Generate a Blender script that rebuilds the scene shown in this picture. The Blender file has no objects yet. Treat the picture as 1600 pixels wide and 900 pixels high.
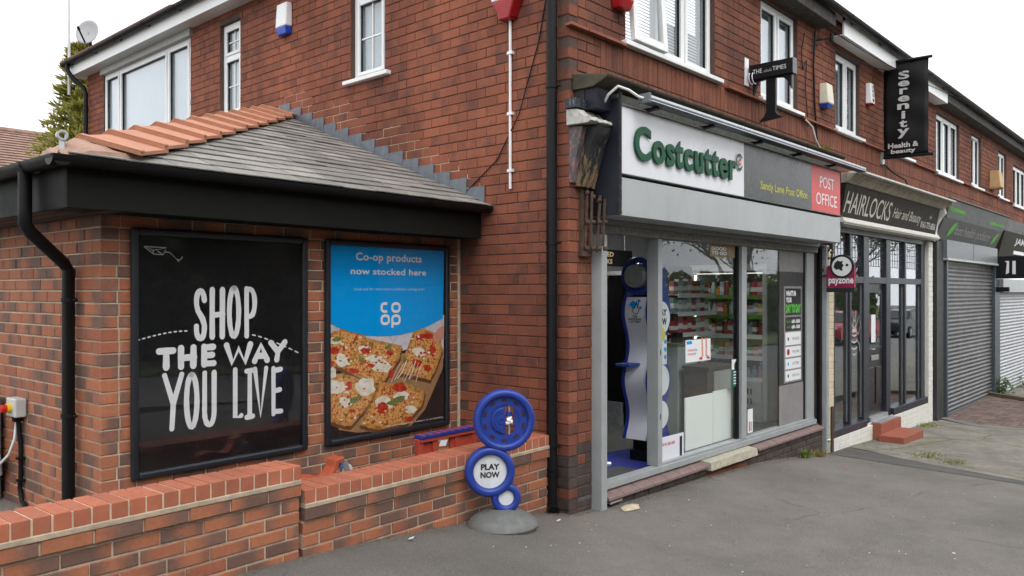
import bpy, math, random
from mathutils import Vector, Matrix, noise as mnoise
R = math.radians
random.seed(7)
SC = bpy.context.scene
COL = SC.collection
# ------------------------------------------------------------------ camera
CAM = Vector((-4.911, -3.826, 1.75)); TH = R(41.99); FPX = 1250.0
cd = bpy.data.cameras.new('camera'); co = bpy.data.objects.new('camera', cd); COL.objects.link(co)
cd.sensor_width = 36.0; cd.lens = FPX / 1600 * 36; cd.shift_y = 6.0 / 1600; cd.clip_start = .05; cd.clip_end = 800
co.location = CAM; co.rotation_euler = (R(90), 0, TH - R(90)); SC.camera = co
# ------------------------------------------------------------------ overcast sky, weak soft sun, exposure
w = bpy.data.worlds.new('World'); SC.world = w; w.use_nodes = True
nt = w.node_tree; nt.nodes.clear()
sk = nt.nodes.new('ShaderNodeTexSky'); sk.sky_type = 'NISHITA'; sk.sun_disc = False
sk.sun_elevation = R(52); sk.sun_rotation = R(205); sk.air_density = 1.0; sk.dust_density = 6.0
hs = nt.nodes.new('ShaderNodeHueSaturation'); hs.inputs['Saturation'].default_value = .12
cl = nt.nodes.new('ShaderNodeMix'); cl.data_type = 'RGBA'; cl.inputs[0].default_value = .82
cl.inputs[7].default_value = (8.6, 8.75, 9.0, 1)      # even cloud cover
bg = nt.nodes.new('ShaderNodeBackground'); bg.inputs[1].default_value = .135
wo = nt.nodes.new('ShaderNodeOutputWorld')
nt.links.new(sk.outputs[0], hs.inputs['Color']); nt.links.new(hs.outputs[0], cl.inputs[6])
nt.links.new(cl.outputs[2], bg.inputs[0]); nt.links.new(bg.outputs[0], wo.inputs[0])
sd = bpy.data.lights.new('sun', 'SUN'); sd.energy = .8; sd.angle = R(30); sd.color = (1, .97, .92)
so = bpy.data.objects.new('sun', sd); COL.objects.link(so); so.location = (-8, -10, 20)
so.rotation_euler = (R(38), 0, R(-25))
SC.view_settings.view_transform = 'Standard'; SC.view_settings.look = 'None'
SC.view_settings.exposure = .68; SC.view_settings.gamma = 1; SC.view_settings.use_curve_mapping = False
SC.cycles.use_denoising = True; SC.cycles.use_adaptive_sampling = True; SC.cycles.adaptive_threshold = .03
SC.cycles.max_bounces = 6; SC.cycles.diffuse_bounces = 2; SC.cycles.glossy_bounces = 3
SC.cycles.transparent_max_bounces = 8; SC.cycles.caustics_reflective = False; SC.cycles.caustics_refractive = False

# ------------------------------------------------------------------ measuring: a point of a real plane from the photo
FW = Vector((math.cos(TH), math.sin(TH), 0)); RT = Vector((math.sin(TH), -math.cos(TH), 0)); UP = Vector((0, 0, 1))
EA = R(2.07); E1 = Vector((math.cos(EA), math.sin(EA), 0)); E2 = Vector((-math.sin(EA), math.cos(EA), 0)); EO = Vector((0, 1.209, 0))
class Fr:
    """a wall frame: origin, U to the right as seen from outside, N outwards, Z up"""
    def __init__(s, o, u, n): s.o = Vector(o); s.u = Vector(u).normalized(); s.n = Vector(n).normalized()
    def p(s, u, z, n=0.0): return s.o + s.u * u + UP * z + s.n * n
    def at(s, px, py, n=0.0):          # (u, z) of the point of the plane n that the photo shows at px, py
        d = FW + RT * ((px - 800) / FPX) + UP * ((456 - py) / FPX)
        t = (s.n.dot(s.o - CAM) + n) / s.n.dot(d); q = CAM + d * t - s.o
        return q.dot(s.u), q.z
    def mat(s, u=0, z=0, n=0): 
        m = Matrix.Identity(4); v = -s.n
        for i in range(3): m[i][0] = s.u[i]; m[i][1] = v[i]; m[i][2] = UP[i]
        m.translation = s.p(u, z, n); return m
FRONT = Fr((0, 0, 0), (1, 0, 0), (0, -1, 0))
SIDE = Fr((0, 0, 0), (0, -1, 0), (-1, 0, 0))
POST = Fr(EO, E1, -E2)                                  # wall with the posters
UL = -3.043
EXTL = Fr(EO + E1 * UL, -E2, -E1)                       # left wall of the extension
GV = 1.077
GARD = Fr(EO - E2 * GV, E1, -E2)                        # face of the low garden wall
def ext(u, v, z): return EO + E1 * u + E2 * v + UP * z
GK = [(-60, .36), (-5, .31), (-2.66, .275), (-2.03, .248), (-1.37, .195), (-.6, .115), (0, .015), (.35, -.005), (2, -.03), (3.2, -.075), (5, -.245), (5.4, -.29), (7, -.35), (10.4, -.465), (15, -.5), (80, -.9)]
def gz(x):
    for (a, b), (c, d) in zip(GK, GK[1:]):
        if x <= c: return b + (d - b) * (x - a) / (c - a)
    return GK[-1][1]

# ------------------------------------------------------------------ objects
WM = {}
def tag(o, label=None, cat=None, group=None, kind=None):
    if label: o['label'] = label
    if cat: o['category'] = cat
    if group: o['group'] = group
    if kind: o['kind'] = kind
    return o
def link(o, m=None, parent=None):
    COL.objects.link(o); m = m if m is not None else Matrix.Identity(4); WM[o.name] = m
    if parent is not None:
        o.parent = parent; o.matrix_parent_inverse = WM[parent.name].inverted()
    o.matrix_basis = m; return o
def thing(name, loc, label, cat, group=None):
    o = bpy.data.objects.new(name, None); o.empty_display_size = .1
    link(o, Matrix.Translation(Vector(loc))); return tag(o, label, cat, group)
class MB:
    def __init__(s): s.v = []; s.f = []; s.sm = False
    def add(s, vs, fs):
        b = len(s.v); s.v += [Vector(a) for a in vs]; s.f += [tuple(i + b for i in f) for f in fs]; return s
    def hexa(s, c): return s.add(c, [(0, 3, 2, 1), (4, 5, 6, 7), (0, 1, 5, 4), (1, 2, 6, 5), (2, 3, 7, 6), (3, 0, 4, 7)])
    def box(s, x0, x1, y0, y1, z0, z1):
        return s.hexa([(x0, y0, z0), (x1, y0, z0), (x1, y1, z0), (x0, y1, z0), (x0, y0, z1), (x1, y0, z1), (x1, y1, z1), (x0, y1, z1)])
    def fbox(s, fr, u0, u1, z0, z1, n0, n1):
        return s.hexa([fr.p(u0, z0, n1), fr.p(u1, z0, n1), fr.p(u1, z0, n0), fr.p(u0, z0, n0), fr.p(u0, z1, n1), fr.p(u1, z1, n1), fr.p(u1, z1, n0), fr.p(u0, z1, n0)])
    def ring(s, fr, u0, u1, z0, z1, w, n0, n1, wb=None):       # rectangular frame
        wb = w if wb is None else wb
        s.fbox(fr, u0, u0 + w, z0, z1, n0, n1); s.fbox(fr, u1 - w, u1, z0, z1, n0, n1)
        s.fbox(fr, u0 + w, u1 - w, z0, z0 + wb, n0, n1); s.fbox(fr, u0 + w, u1 - w, z1 - w, z1, n0, n1); return s
    def tube(s, pts, r, n=8, caps=True):
        pts = [Vector(p) for p in pts]; rs = r if isinstance(r, (list, tuple)) else [r] * len(pts); b = len(s.v); up = None
        for i, p in enumerate(pts):
            t = (pts[min(i + 1, len(pts) - 1)] - pts[max(i - 1, 0)]).normalized()
            if up is None: up = Vector((0, 0, 1)) if abs(t.z) < .9 else Vector((1, 0, 0))
            x = t.cross(up).normalized(); y = x.cross(t).normalized(); up = y
            for k in range(n):
                a = 2 * math.pi * k / n; s.v.append(p + (x * math.cos(a) + y * math.sin(a)) * rs[i])
        for i in range(len(pts) - 1):
            for k in range(n): s.f.append((b + i * n + k, b + i * n + (k + 1) % n, b + (i + 1) * n + (k + 1) % n, b + (i + 1) * n + k))
        if caps:
            s.f.append(tuple(b + k for k in range(n - 1, -1, -1))); s.f.append(tuple(b + (len(pts) - 1) * n + k for k in range(n)))
        return s
    def prism(s, poly, fn, n0, n1):                              # poly of (a,b); fn(a,b,n) -> point
        k = len(poly); b = len(s.v)
        s.v += [Vector(fn(a, c, n0)) for a, c in poly] + [Vector(fn(a, c, n1)) for a, c in poly]
        s.f += [tuple(b + i for i in range(k - 1, -1, -1)), tuple(b + k + i for i in range(k))]
        s.f += [(b + i, b + (i + 1) % k, b + k + (i + 1) % k, b + k + i) for i in range(k)]; return s
    def disc_ring(s, fn, r0, r1, n0, n1, seg=40, rnd=0):          # annulus (r0=0: disc), local fn(x,z,n)
        prof = [(r0, n0), (r0, n1), (r1 - rnd, n1), (r1 - rnd * .3, n1 - rnd * .3), (r1, n1 - rnd), (r1, n0)] if rnd else [(r0, n0), (r0, n1), (r1, n1), (r1, n0)]
        b = len(s.v); m = len(prof)
        for k in range(seg):
            a = 2 * math.pi * k / seg
            for r, n in prof: s.v.append(Vector(fn(math.cos(a) * r, math.sin(a) * r, n)))
        for k in range(seg):
            for j in range(m):
                s.f.append((b + k * m + j, b + k * m + (j + 1) % m, b + ((k + 1) % seg) * m + (j + 1) % m, b + ((k + 1) % seg) * m + j))
        return s
    def build(s, name, mat, parent=None, bevel=0, smooth=False, label=None, cat=None, group=None, kind=None, m=None):
        me = bpy.data.meshes.new(name); off = Vector((0, 0, 0))
        if parent is None and m is None and s.v:
            lo = [min(v[i] for v in s.v) for i in range(3)]; hi = [max(v[i] for v in s.v) for i in range(3)]
            off = Vector(((lo[0] + hi[0]) / 2, (lo[1] + hi[1]) / 2, lo[2]))
        me.from_pydata([v - off for v in s.v], [], s.f); me.materials.append(mat)
        if smooth or s.sm:
            me.shade_smooth()
            try: me.set_sharp_from_angle(angle=R(38))
            except Exception: pass
        me.update(); o = bpy.data.objects.new(name, me)
        link(o, m if m is not None else Matrix.Translation(off), parent)
        if bevel:
            b = o.modifiers.new('bevel', 'BEVEL'); b.width = bevel; b.segments = 2; b.limit_method = 'ANGLE'
        return tag(o, label, cat, group, kind)
def copy_tree(o, m, parent=None):
    c = o.copy(); COL.objects.link(c); delta = m
    if parent is None: c.matrix_basis = m; WM[c.name] = m
    else: c.parent = parent; WM[c.name] = WM[o.name]
    for ch in list(o.children): 
        d = ch.copy(); COL.objects.link(d); d.parent = c; WM[d.name] = WM[ch.name]
        for g in list(ch.children):
            e = g.copy(); COL.objects.link(e); e.parent = d
    return c

# ------------------------------------------------------------------ materials
def node(t, typ, ins=None, **props):
    n = t.nodes.new(typ)
    for k, v in props.items(): setattr(n, k, v)
    for k, v in (ins or {}).items():
        sock = n.inputs[k]
        if isinstance(v, bpy.types.NodeSocket): t.links.new(v, sock)
        else:
            if sock.type == 'RGBA' and len(v) == 3: v = (*v, 1)
            sock.default_value = v
    return n
def newmat(name):
    m = bpy.data.materials.new(name); m.use_nodes = True; t = m.node_tree; return m, t, t.nodes['Principled BSDF']
def ramp(t, fac, stops, interp='LINEAR'):
    n = t.nodes.new('ShaderNodeValToRGB'); n.color_ramp.interpolation = interp; e = n.color_ramp.elements
    while len(e) < len(stops): e.new(.5)
    for el, (p, c) in zip(e, stops): el.position = p; el.color = (*c, 1) if len(c) == 3 else c
    t.links.new(fac, n.inputs[0]); return n.outputs[0]
def mixc(t, fac, a, b, mode='MIX'):
    n = t.nodes.new('ShaderNodeMix'); n.data_type = 'RGBA'; n.blend_type = mode
    for i, v in ((0, fac), (6, a), (7, b)):
        if isinstance(v, bpy.types.NodeSocket): t.links.new(v, n.inputs[i])
        elif i == 0: n.inputs[0].default_value = v
        else: n.inputs[i].default_value = (*v, 1)
    return n.outputs[2]
def math_(t, op, a, b=0.0, c=None, clamp=False):
    n = t.nodes.new('ShaderNodeMath'); n.operation = op; n.use_clamp = clamp
    for i, v in enumerate((a, b) if c is None else (a, b, c)):
        if isinstance(v, bpy.types.NodeSocket): t.links.new(v, n.inputs[i])
        else: n.inputs[i].default_value = v
    return n.outputs[0]
def wpos(t): return t.nodes.new('ShaderNodeNewGeometry').outputs['Position']
def noise(t, scale, detail=4, rough=.6, vec=None, stretch=None):
    v = vec if vec is not None else wpos(t)
    if stretch: v = node(t, 'ShaderNodeMapping', {'Vector': v, 'Scale': stretch}).outputs[0]
    return node(t, 'ShaderNodeTexNoise', {'Vector': v, 'Scale': scale, 'Detail': detail, 'Roughness': rough}).outputs[0]
def bump(t, h, strength=.3, dist=.004): return node(t, 'ShaderNodeBump', {'Height': h, 'Strength': strength, 'Distance': dist}).outputs[0]
MC = {}
def mt(name, col, rough=.5, metal=0.0, var=.12, scale=6.0, bmp=0.0, bs=60.0, dirt=0.0, dirtcol=(.06, .05, .04), spec=None, rnd=0.0):
    """plain surface with mottled tone, optional grime and fine relief"""
    if name in MC: return MC[name]
    m, t, b = newmat(name); MC[name] = m
    n = noise(t, scale, 5); f = ramp(t, n, [(.25, (1 - var,) * 3), (.75, (1 + var,) * 3)])
    c = mixc(t, 1.0, col, f, 'MULTIPLY')
    if rnd:
        r_, q_, s_ = brick_rand(t); c = mixc(t, 1.0, c, ramp(t, r_, [(0, (1 - rnd,) * 3), (.5, (1, 1, 1)), (1, (1 + rnd, 1 + rnd * .8, 1 + rnd * .7))]), 'MULTIPLY')
        sp_ = ramp(t, noise(t, 21, 7, .75), [(.62, (0, 0, 0)), (.72, (.6,) * 3)]); c = mixc(t, math_(t, 'MULTIPLY', sp_, math_(t, 'MULTIPLY', q_, .9)), c, (.17, .13, .105))
    if dirt:
        d = ramp(t, noise(t, scale * 1.7, 7, .7, stretch=(1, 1, .45)), [(.5, (0, 0, 0)), (.72, (1, 1, 1))])
        c = mixc(t, math_(t, 'MULTIPLY', d, dirt), c, dirtcol)
    t.links.new(c, b.inputs['Base Color'])
    rr = ramp(t, noise(t, scale * 2.3, 4), [(.2, (max(rough - .08, .02),) * 3), (.8, (min(rough + .1, 1),) * 3)])
    t.links.new(rr, b.inputs['Roughness']); b.inputs['Metallic'].default_value = metal
    if spec is not None: b.inputs['Specular IOR Level'].default_value = spec
    if bmp: t.links.new(bump(t, noise(t, bs, 4), bmp), b.inputs['Normal'])
    return m
def glass_mat(name, tint=(.93, .96, .95), k=1.0, haze=0.0):
    m = bpy.data.materials.new(name); m.use_nodes = True; t = m.node_tree; t.nodes.clear()
    wv = bump(t, noise(t, 1.6, 2), .02, .02)
    fa = t.nodes.new('ShaderNodeLayerWeight'); fa.inputs[0].default_value = .5       # one face of the pane; Schlick
    fr = math_(t, 'MULTIPLY_ADD', math_(t, 'POWER', fa.outputs['Facing'], 5.0), .96, .04)
    f = math_(t, 'MULTIPLY_ADD', fr, k, haze, True)
    tr = node(t, 'ShaderNodeBsdfTransparent', {'Color': tint}); gl = node(t, 'ShaderNodeBsdfGlossy', {'Color': (.95, .97, 1), 'Roughness': 0.0, 'Normal': wv})
    mx = node(t, 'ShaderNodeMixShader', {0: f, 1: tr.outputs[0], 2: gl.outputs[0]}); o = node(t, 'ShaderNodeOutputMaterial', {0: mx.outputs[0]})
    MC[name] = m; return m
def brick_rand(t):
    oi = t.nodes.new('ShaderNodeObjectInfo').outputs['Random']; ri = t.nodes.new('ShaderNodeNewGeometry').outputs['Random Per Island']
    r = math_(t, 'FRACT', math_(t, 'ADD', oi, ri)); r2 = math_(t, 'FRACT', math_(t, 'MULTIPLY', r, 17.31)); r3 = math_(t, 'FRACT', math_(t, 'MULTIPLY', r, 53.7)); return r, r2, r3
def old_brick(name='old_red_brick', tone=(1, 1, 1)):
    m, t, b = newmat(name); r, r2, r3 = brick_rand(t)
    base = ramp(t, r, [(0, (.225, .079, .049)), (.3, (.262, .091, .054)), (.65, (.292, .104, .060)), (1, (.248, .086, .053))])
    n1 = noise(t, 9, 6, .65); pm = node(t, 'ShaderNodeUVMap'); uv = node(t, 'ShaderNodeSeparateXYZ', {0: pm.outputs[0]})
    # burnt heart of the face: a dark patch of its own on some bricks
    du = math_(t, 'ABSOLUTE', math_(t, 'SUBTRACT', uv.outputs[0], math_(t, 'MULTIPLY_ADD', r2, .8, .1)))
    dk = math_(t, 'SUBTRACT', math_(t, 'MULTIPLY_ADD', r3, .62, math_(t, 'MULTIPLY', math_(t, 'SUBTRACT', n1, .5), 1.4)), math_(t, 'MULTIPLY_ADD', du, .9, .12))
    dkm = ramp(t, dk, [(.0, (0, 0, 0)), (.45, (.58,) * 3)])
    base = mixc(t, 1, base, tone, 'MULTIPLY'); c = mixc(t, dkm, base, (.085, .053, .047))
    n2 = ramp(t, noise(t, 1.1, 4), [(.35, (.74, .74, .77)), (.65, (1.14, 1.1, 1.06))]); c = mixc(t, 1, c, n2, 'MULTIPLY')
    n3 = ramp(t, noise(t, 70, 5), [(.3, (.78,) * 3), (.7, (1.18,) * 3)]); c = mixc(t, 1, c, n3, 'MULTIPLY')
    st = ramp(t, noise(t, 2.4, 5, .6, stretch=(1, 1, .16)), [(.3, (.74, .75, .77)), (.55, (1, 1, 1)), (.75, (1.08, 1.06, 1.04))]); c = mixc(t, 1, c, st, 'MULTIPLY')   # rain streaks and soot
    sp = ramp(t, noise(t, 38, 6, .75), [(.66, (0, 0, 0)), (.74, (.55,) * 3)]); c = mixc(t, math_(t, 'MULTIPLY', sp, .55), c, (.36, .22, .16))   # spalled specks
    t.links.new(c, b.inputs['Base Color']); b.inputs['Roughness'].default_value = .86; b.inputs['Specular IOR Level'].default_value = .25
    h = math_(t, 'ADD', noise(t, 60, 5, .7), math_(t, 'MULTIPLY', noise(t, 14, 3), 1.2)); t.links.new(bump(t, h, .55, .004), b.inputs['Normal'])
    MC['old'] = m; return m
def new_brick():
    m, t, b = newmat('multi_facing_brick'); r, r2, r3 = brick_rand(t)
    pm = node(t, 'ShaderNodeUVMap'); uv = node(t, 'ShaderNodeSeparateXYZ', {0: pm.outputs[0]})
    n1 = noise(t, 12, 5); u = math_(t, 'ADD', uv.outputs[0], math_(t, 'MULTIPLY', math_(t, 'SUBTRACT', n1, .5), .35))
    cen = ramp(t, r2, [(0, (-.15,) * 3), (.3, (.1,) * 3), (.5, (.5,) * 3), (.7, (.95,) * 3), (1, (1.2,) * 3)])
    cen = math_(t, 'MULTIPLY_ADD', r2, 1.5, -.25)
    d = math_(t, 'ABSOLUTE', math_(t, 'SUBTRACT', u, cen)); off = math_(t, 'MULTIPLY_ADD', r3, .75, -.42)
    mk = ramp(t, math_(t, 'SUBTRACT', d, off), [(.34, (0, 0, 0)), (.80, (.95,) * 3)])
    org = ramp(t, r, [(0, (.315, .115, .062)), (.5, (.375, .142, .073)), (1, (.285, .098, .057))])
    drk = ramp(t, r3, [(0, (.125, .075, .060)), (.6, (.16, .093, .073)), (1, (.195, .102, .074))])
    c = mixc(t, mk, org, drk); n3 = ramp(t, noise(t, 45, 6, .7), [(.3, (.83,) * 3), (.7, (1.14,) * 3)]); c = mixc(t, 1, c, n3, 'MULTIPLY')
    sm = ramp(t, noise(t, 16, 7, .72), [(.58, (0, 0, 0)), (.76, (.55,) * 3)]); c = mixc(t, math_(t, 'MULTIPLY', sm, .5), c, (.42, .36, .32))   # mortar smears
    t.links.new(c, b.inputs['Base Color']); b.inputs['Roughness'].default_value = .74; b.inputs['Specular IOR Level'].default_value = .3
    t.links.new(bump(t, noise(t, 55, 5, .7), .35, .003), b.inputs['Normal']); MC['new'] = m; return m
def asphalt():
    m, t, b = newmat('worn_asphalt')
    n = noise(t, .8, 6, .6); n2 = noise(t, 160, 3, .7); n3 = noise(t, 5, 5, .65)
    c = ramp(t, n, [(.32, (.108, .101, .092)), (.7, (.160, .149, .135))])
    c = mixc(t, 1, c, ramp(t, n2, [(.25, (.42,) * 3), (.5, (1.0,) * 3), (.75, (1.75,) * 3)]), 'MULTIPLY')
    c = mixc(t, 1, c, ramp(t, n3, [(.3, (.9,) * 3), (.7, (1.1, 1.08, 1.06))]), 'MULTIPLY')
    vo = node(t, 'ShaderNodeTexVoronoi', {'Vector': wpos(t), 'Scale': 95.0}); sp = ramp(t, vo.outputs['Color'], [(.86, (0, 0, 0)), (.93, (1,) * 3)])
    c = mixc(t, math_(t, 'MULTIPLY', sp, .35), c, (.30, .28, .26))
    st = ramp(t, noise(t, .55, 3, .5), [(.62, (0, 0, 0)), (.75, (1,) * 3)]); c = mixc(t, math_(t, 'MULTIPLY', st, .28), c, (.11, .075, .068))
    vm = node(t, 'ShaderNodeMapping', {'Vector': mixc(t, .2, wpos(t), node(t, 'ShaderNodeTexNoise', {'Vector': wpos(t), 'Scale': 1.7, 'Detail': 6.0}).outputs[1]), 'Scale': (.42, .42, 0)}).outputs[0]
    vc = node(t, 'ShaderNodeTexVoronoi', {'Vector': vm, 'Scale': 1.0}, feature='DISTANCE_TO_EDGE').outputs[0]; ck = ramp(t, vc, [(0, (1,) * 3), (.004, (0, 0, 0))])
    ckm = math_(t, 'MULTIPLY', ck, ramp(t, noise(t, .9, 3), [(.5, (0, 0, 0)), (.6, (.6,) * 3)])); c = mixc(t, ckm, c, (.03, .03, .028))
    pat = ramp(t, noise(t, .32, 2, .4), [(.46, (.86, .86, .87)), (.52, (1.06, 1.05, 1.03))]); c = mixc(t, 1, c, pat, 'MULTIPLY')
    gum = node(t, 'ShaderNodeTexVoronoi', {'Vector': wpos(t), 'Scale': 3.2}); gm = ramp(t, gum.outputs['Distance'], [(.045, (1,) * 3), (.06, (0, 0, 0))]); c = mixc(t, math_(t, 'MULTIPLY', gm, .35), c, (.055, .053, .05))
    t.links.new(c, b.inputs['Base Color']); b.inputs['Roughness'].default_value = .88
    t.links.new(bump(t, math_(t, 'ADD', n2, vo.outputs['Distance']), .6, .005), b.inputs['Normal']); MC['asphalt'] = m; return m
def slate_mat():
    m, t, b = newmat('riven_slate'); r, r2, r3 = brick_rand(t)
    c = ramp(t, r, [(0, (.165, .158, .148)), (.5, (.225, .215, .20)), (1, (.29, .272, .248))])
    c = mixc(t, 1, c, ramp(t, noise(t, 6, 6, .7), [(.3, (.78,) * 3), (.7, (1.2,) * 3)]), 'MULTIPLY')
    t.links.new(c, b.inputs['Base Color']); b.inputs['Roughness'].default_value = .6
    t.links.new(bump(t, noise(t, 22, 6, .7), .5, .005), b.inputs['Normal']); return m
def mortar_mat(name, col):
    m, t, b = newmat(name); c = mixc(t, 1, col, ramp(t, noise(t, 30, 6, .7), [(.25, (.68,) * 3), (.75, (1.25,) * 3)]), 'MULTIPLY')
    c = mixc(t, 1, c, ramp(t, noise(t, 1.5, 3), [(.3, (.8,) * 3), (.7, (1.15,) * 3)]), 'MULTIPLY')
    t.links.new(c, b.inputs['Base Color']); b.inputs['Roughness'].default_value = .95; t.links.new(bump(t, noise(t, 140, 4), .6, .004), b.inputs['Normal']); return m
def wood_rot():
    m, t, b = newmat('rotten_painted_wood'); zz = node(t, 'ShaderNodeSeparateXYZ', {0: wpos(t)}).outputs[2]
    g = noise(t, 22, 6, .7, stretch=(4, 4, .22)); pt = ramp(t, math_(t, 'ADD', noise(t, 9, 5, .65, stretch=(2, 2, .5)), math_(t, 'MULTIPLY', math_(t, 'SUBTRACT', zz, 2.78), .9)), [(.44, (0, 0, 0)), (.5, (1,) * 3)])
    wd = ramp(t, g, [(.3, (.06, .035, .02)), (.5, (.20, .13, .07)), (.7, (.34, .25, .14))]); c = mixc(t, pt, wd, (.018, .019, .022))
    t.links.new(c, b.inputs['Base Color']); b.inputs['Roughness'].default_value = .8; t.links.new(bump(t, g, .9, .012), b.inputs['Normal']); return m
OLD, NEW = old_brick(), new_brick(); OLDF = old_brick('sooty_red_brick', (.80, .86, .90))
ASPH = asphalt(); SLATE = slate_mat(); ROT = wood_rot()
MORT_O = mortar_mat('dark_old_mortar', (.098, .060, .048)); MORT_N = mortar_mat('tan_mortar', (.50, .405, .30)); 
CAPB = mt('smooth_red_brick', (.345, .108, .058), .75, var=.2, scale=9, bmp=.4, dirt=.25, dirtcol=(.25, .16, .12), rnd=.16)
UPVC = mt('white_upvc', (.78, .79, .79), .32, var=.04, dirt=.12, dirtcol=(.45, .43, .39)); BLK = mt('black_plastic', (.006, .006, .007), .45, var=.2, dirt=.05, dirtcol=(.03, .03, .028), spec=.22)
ALU = mt('grey_aluminium', (.37, .39, .40), .42, .2, var=.08, dirt=.2, dirtcol=(.18, .17, .15)); ALUD = mt('dull_grey_metal', (.16, .17, .18), .5, .3, var=.12, dirt=.3)
GREYP = mt('light_grey_panel', (.40, .42, .43), .4, .1, var=.07, scale=2, dirt=.3, dirtcol=(.26, .26, .24)); ANTH = mt('anthracite_paint', (.028, .032, .042), .4, var=.15, dirt=.1, dirtcol=(.09, .085, .08))
LEAD = mt('lead', (.15, .165, .19), .55, .3, var=.3, scale=14, bmp=.3, bs=20, dirt=.2, dirtcol=(.3, .31, .32)); CREAM = mt('cream_plastic', (.66, .62, .50), .45, dirt=.15)
WHITE = mt('white_plastic', (.78, .79, .80), .35, var=.04, dirt=.06, dirtcol=(.45, .43, .4)); WPRINT = mt('white_print', (.76, .77, .79), .5, var=.03); BLACK = mt('black_panel', (.010, .010, .012), .18, var=.2, scale=2)
BLUEP = mt('royal_blue_plastic', (.011, .036, .25), .42, var=.18, bmp=.08, dirt=.22, dirtcol=(.06, .075, .16)); REDP = mt('red_plastic', (.42, .055, .03), .45, var=.1); GREEN = mt('dark_green_acrylic', (.002, .068, .03), .4, var=.05, spec=.25)
GLASS = glass_mat('shop_glass', (.97, .985, .98)); GLASSU = glass_mat('house_glass', (.86, .89, .9), 1.5, .05); GLASSP = glass_mat('poster_acrylic', (.97, .97, .97), .8)
RUST = mt('rusty_iron', (.085, .055, .042), .85, .3, var=.45, scale=18, bmp=.8, bs=40, dirt=.5, dirtcol=(.12, .05, .025)); GALV = mt('galvanised_steel', (.45, .46, .47), .4, .7, var=.1)
CONC = mt('concrete', (.30, .285, .255), .92, var=.22, scale=2.2, bmp=.6, bs=90, dirt=.35, dirtcol=(.15, .135, .11))
MOSS = mt('moss', (.14, .16, .03), .95, var=.4, scale=30, bmp=.8)
ENGB = mt('dark_engineering_brick', (.062, .044, .04), .6, var=.4, scale=9, bmp=.4, bs=50, dirt=.3, dirtcol=(.10, .075, .06))
# ------------------------------------------------------------------ bricks
BM = {}
def brick_geo(L, H, D, c=.004):
    x, z = L / 2, H / 2
    v = [(-x, c, -z), (x, c, -z), (x, c, z), (-x, c, z), (-x + c, 0, -z + c), (x - c, 0, -z + c), (x - c, 0, z - c), (-x + c, 0, z - c), (-x, D, -z), (x, D, -z), (x, D, z), (-x, D, z)]
    f = [(4, 5, 6, 7), (0, 1, 5, 4), (1, 2, 6, 5), (2, 3, 7, 6), (3, 0, 4, 7), (8, 9, 1, 0), (9, 10, 2, 1), (10, 11, 3, 2), (11, 8, 0, 3)]
    return v, f
def set_uv(me, uvs):
    l = me.uv_layers.new(name='UVMap')
    for lp in me.loops: l.data[lp.index].uv = uvs[lp.vertex_index]
def brick_mesh(L, H, D, mat):
    k = (round(L * 200), round(H * 500), round(D * 200), mat.name)
    if k not in BM:
        v, f = brick_geo(L, H, D); me = bpy.data.meshes.new('brick'); me.from_pydata(v, [], f)
        uv = [(a[0] / L + .5, a[2] / H + .5) for a in v]; set_uv(me, uv); me.materials.append(mat); BM[k] = me
    return BM[k]
def seen_size(p, nrm, L, H):
    q = p - CAM; d = q.dot(FW)
    if d < .3: return 0
    x = 800 + FPX * q.dot(RT) / d; y = 456 - FPX * q.z / d
    if not (-30 < x < 1630 and -20 < y < 920): return 0
    return L * H * abs(q.normalized().dot(nrm)) / d / d
def lay(thing_, jobs, n_single, names=('brick', 'brickwork')):
    """jobs: (frame, u, z, L, H, D, proud, material, parent part, occluded). The largest in view are objects, the rest one joined part."""
    sc = []
    for j in jobs:
        fr, u, z, L, H, D, pr, mat, par, occ = j; s = seen_size(fr.p(u, z), fr.n, L, H)
        if s > 0 and not occ: sc.append((s, j))
        elif s > 0 or occ == 2: sc.append((0, j))
        elif occ != 1: sc.append((0, j))
    sc.sort(key=lambda a: -a[0]); rest = {}
    for i, (s, j) in enumerate(sc):
        fr, u, z, L, H, D, pr, mat, par, occ = j
        if i < n_single and s > 0:
            o = bpy.data.objects.new(names[0], brick_mesh(L, H, D, mat)); link(o, fr.mat(u, z, pr), par)
        else: rest.setdefault((par.name, mat.name), []).append(j)
    for (pn, mn), js in rest.items():
        V, F_, U = [], [], []
        for fr, u, z, L, H, D, pr, mat, par, occ in js:
            v, f = brick_geo(L, H, D); M = fr.mat(u, z, pr); b = len(V)
            V += [M @ Vector(a) for a in v]; F_ += [tuple(i + b for i in q) for q in f]; U += [(a[0] / L + .5, a[2] / H + .5) for a in v]
        me = bpy.data.meshes.new(names[1]); me.from_pydata(V, [], F_); set_uv(me, U); me.materials.append(js[0][7])
        o = bpy.data.objects.new(names[1], me); link(o, None, js[0][8]); o['kind'] = 'stuff'
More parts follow.
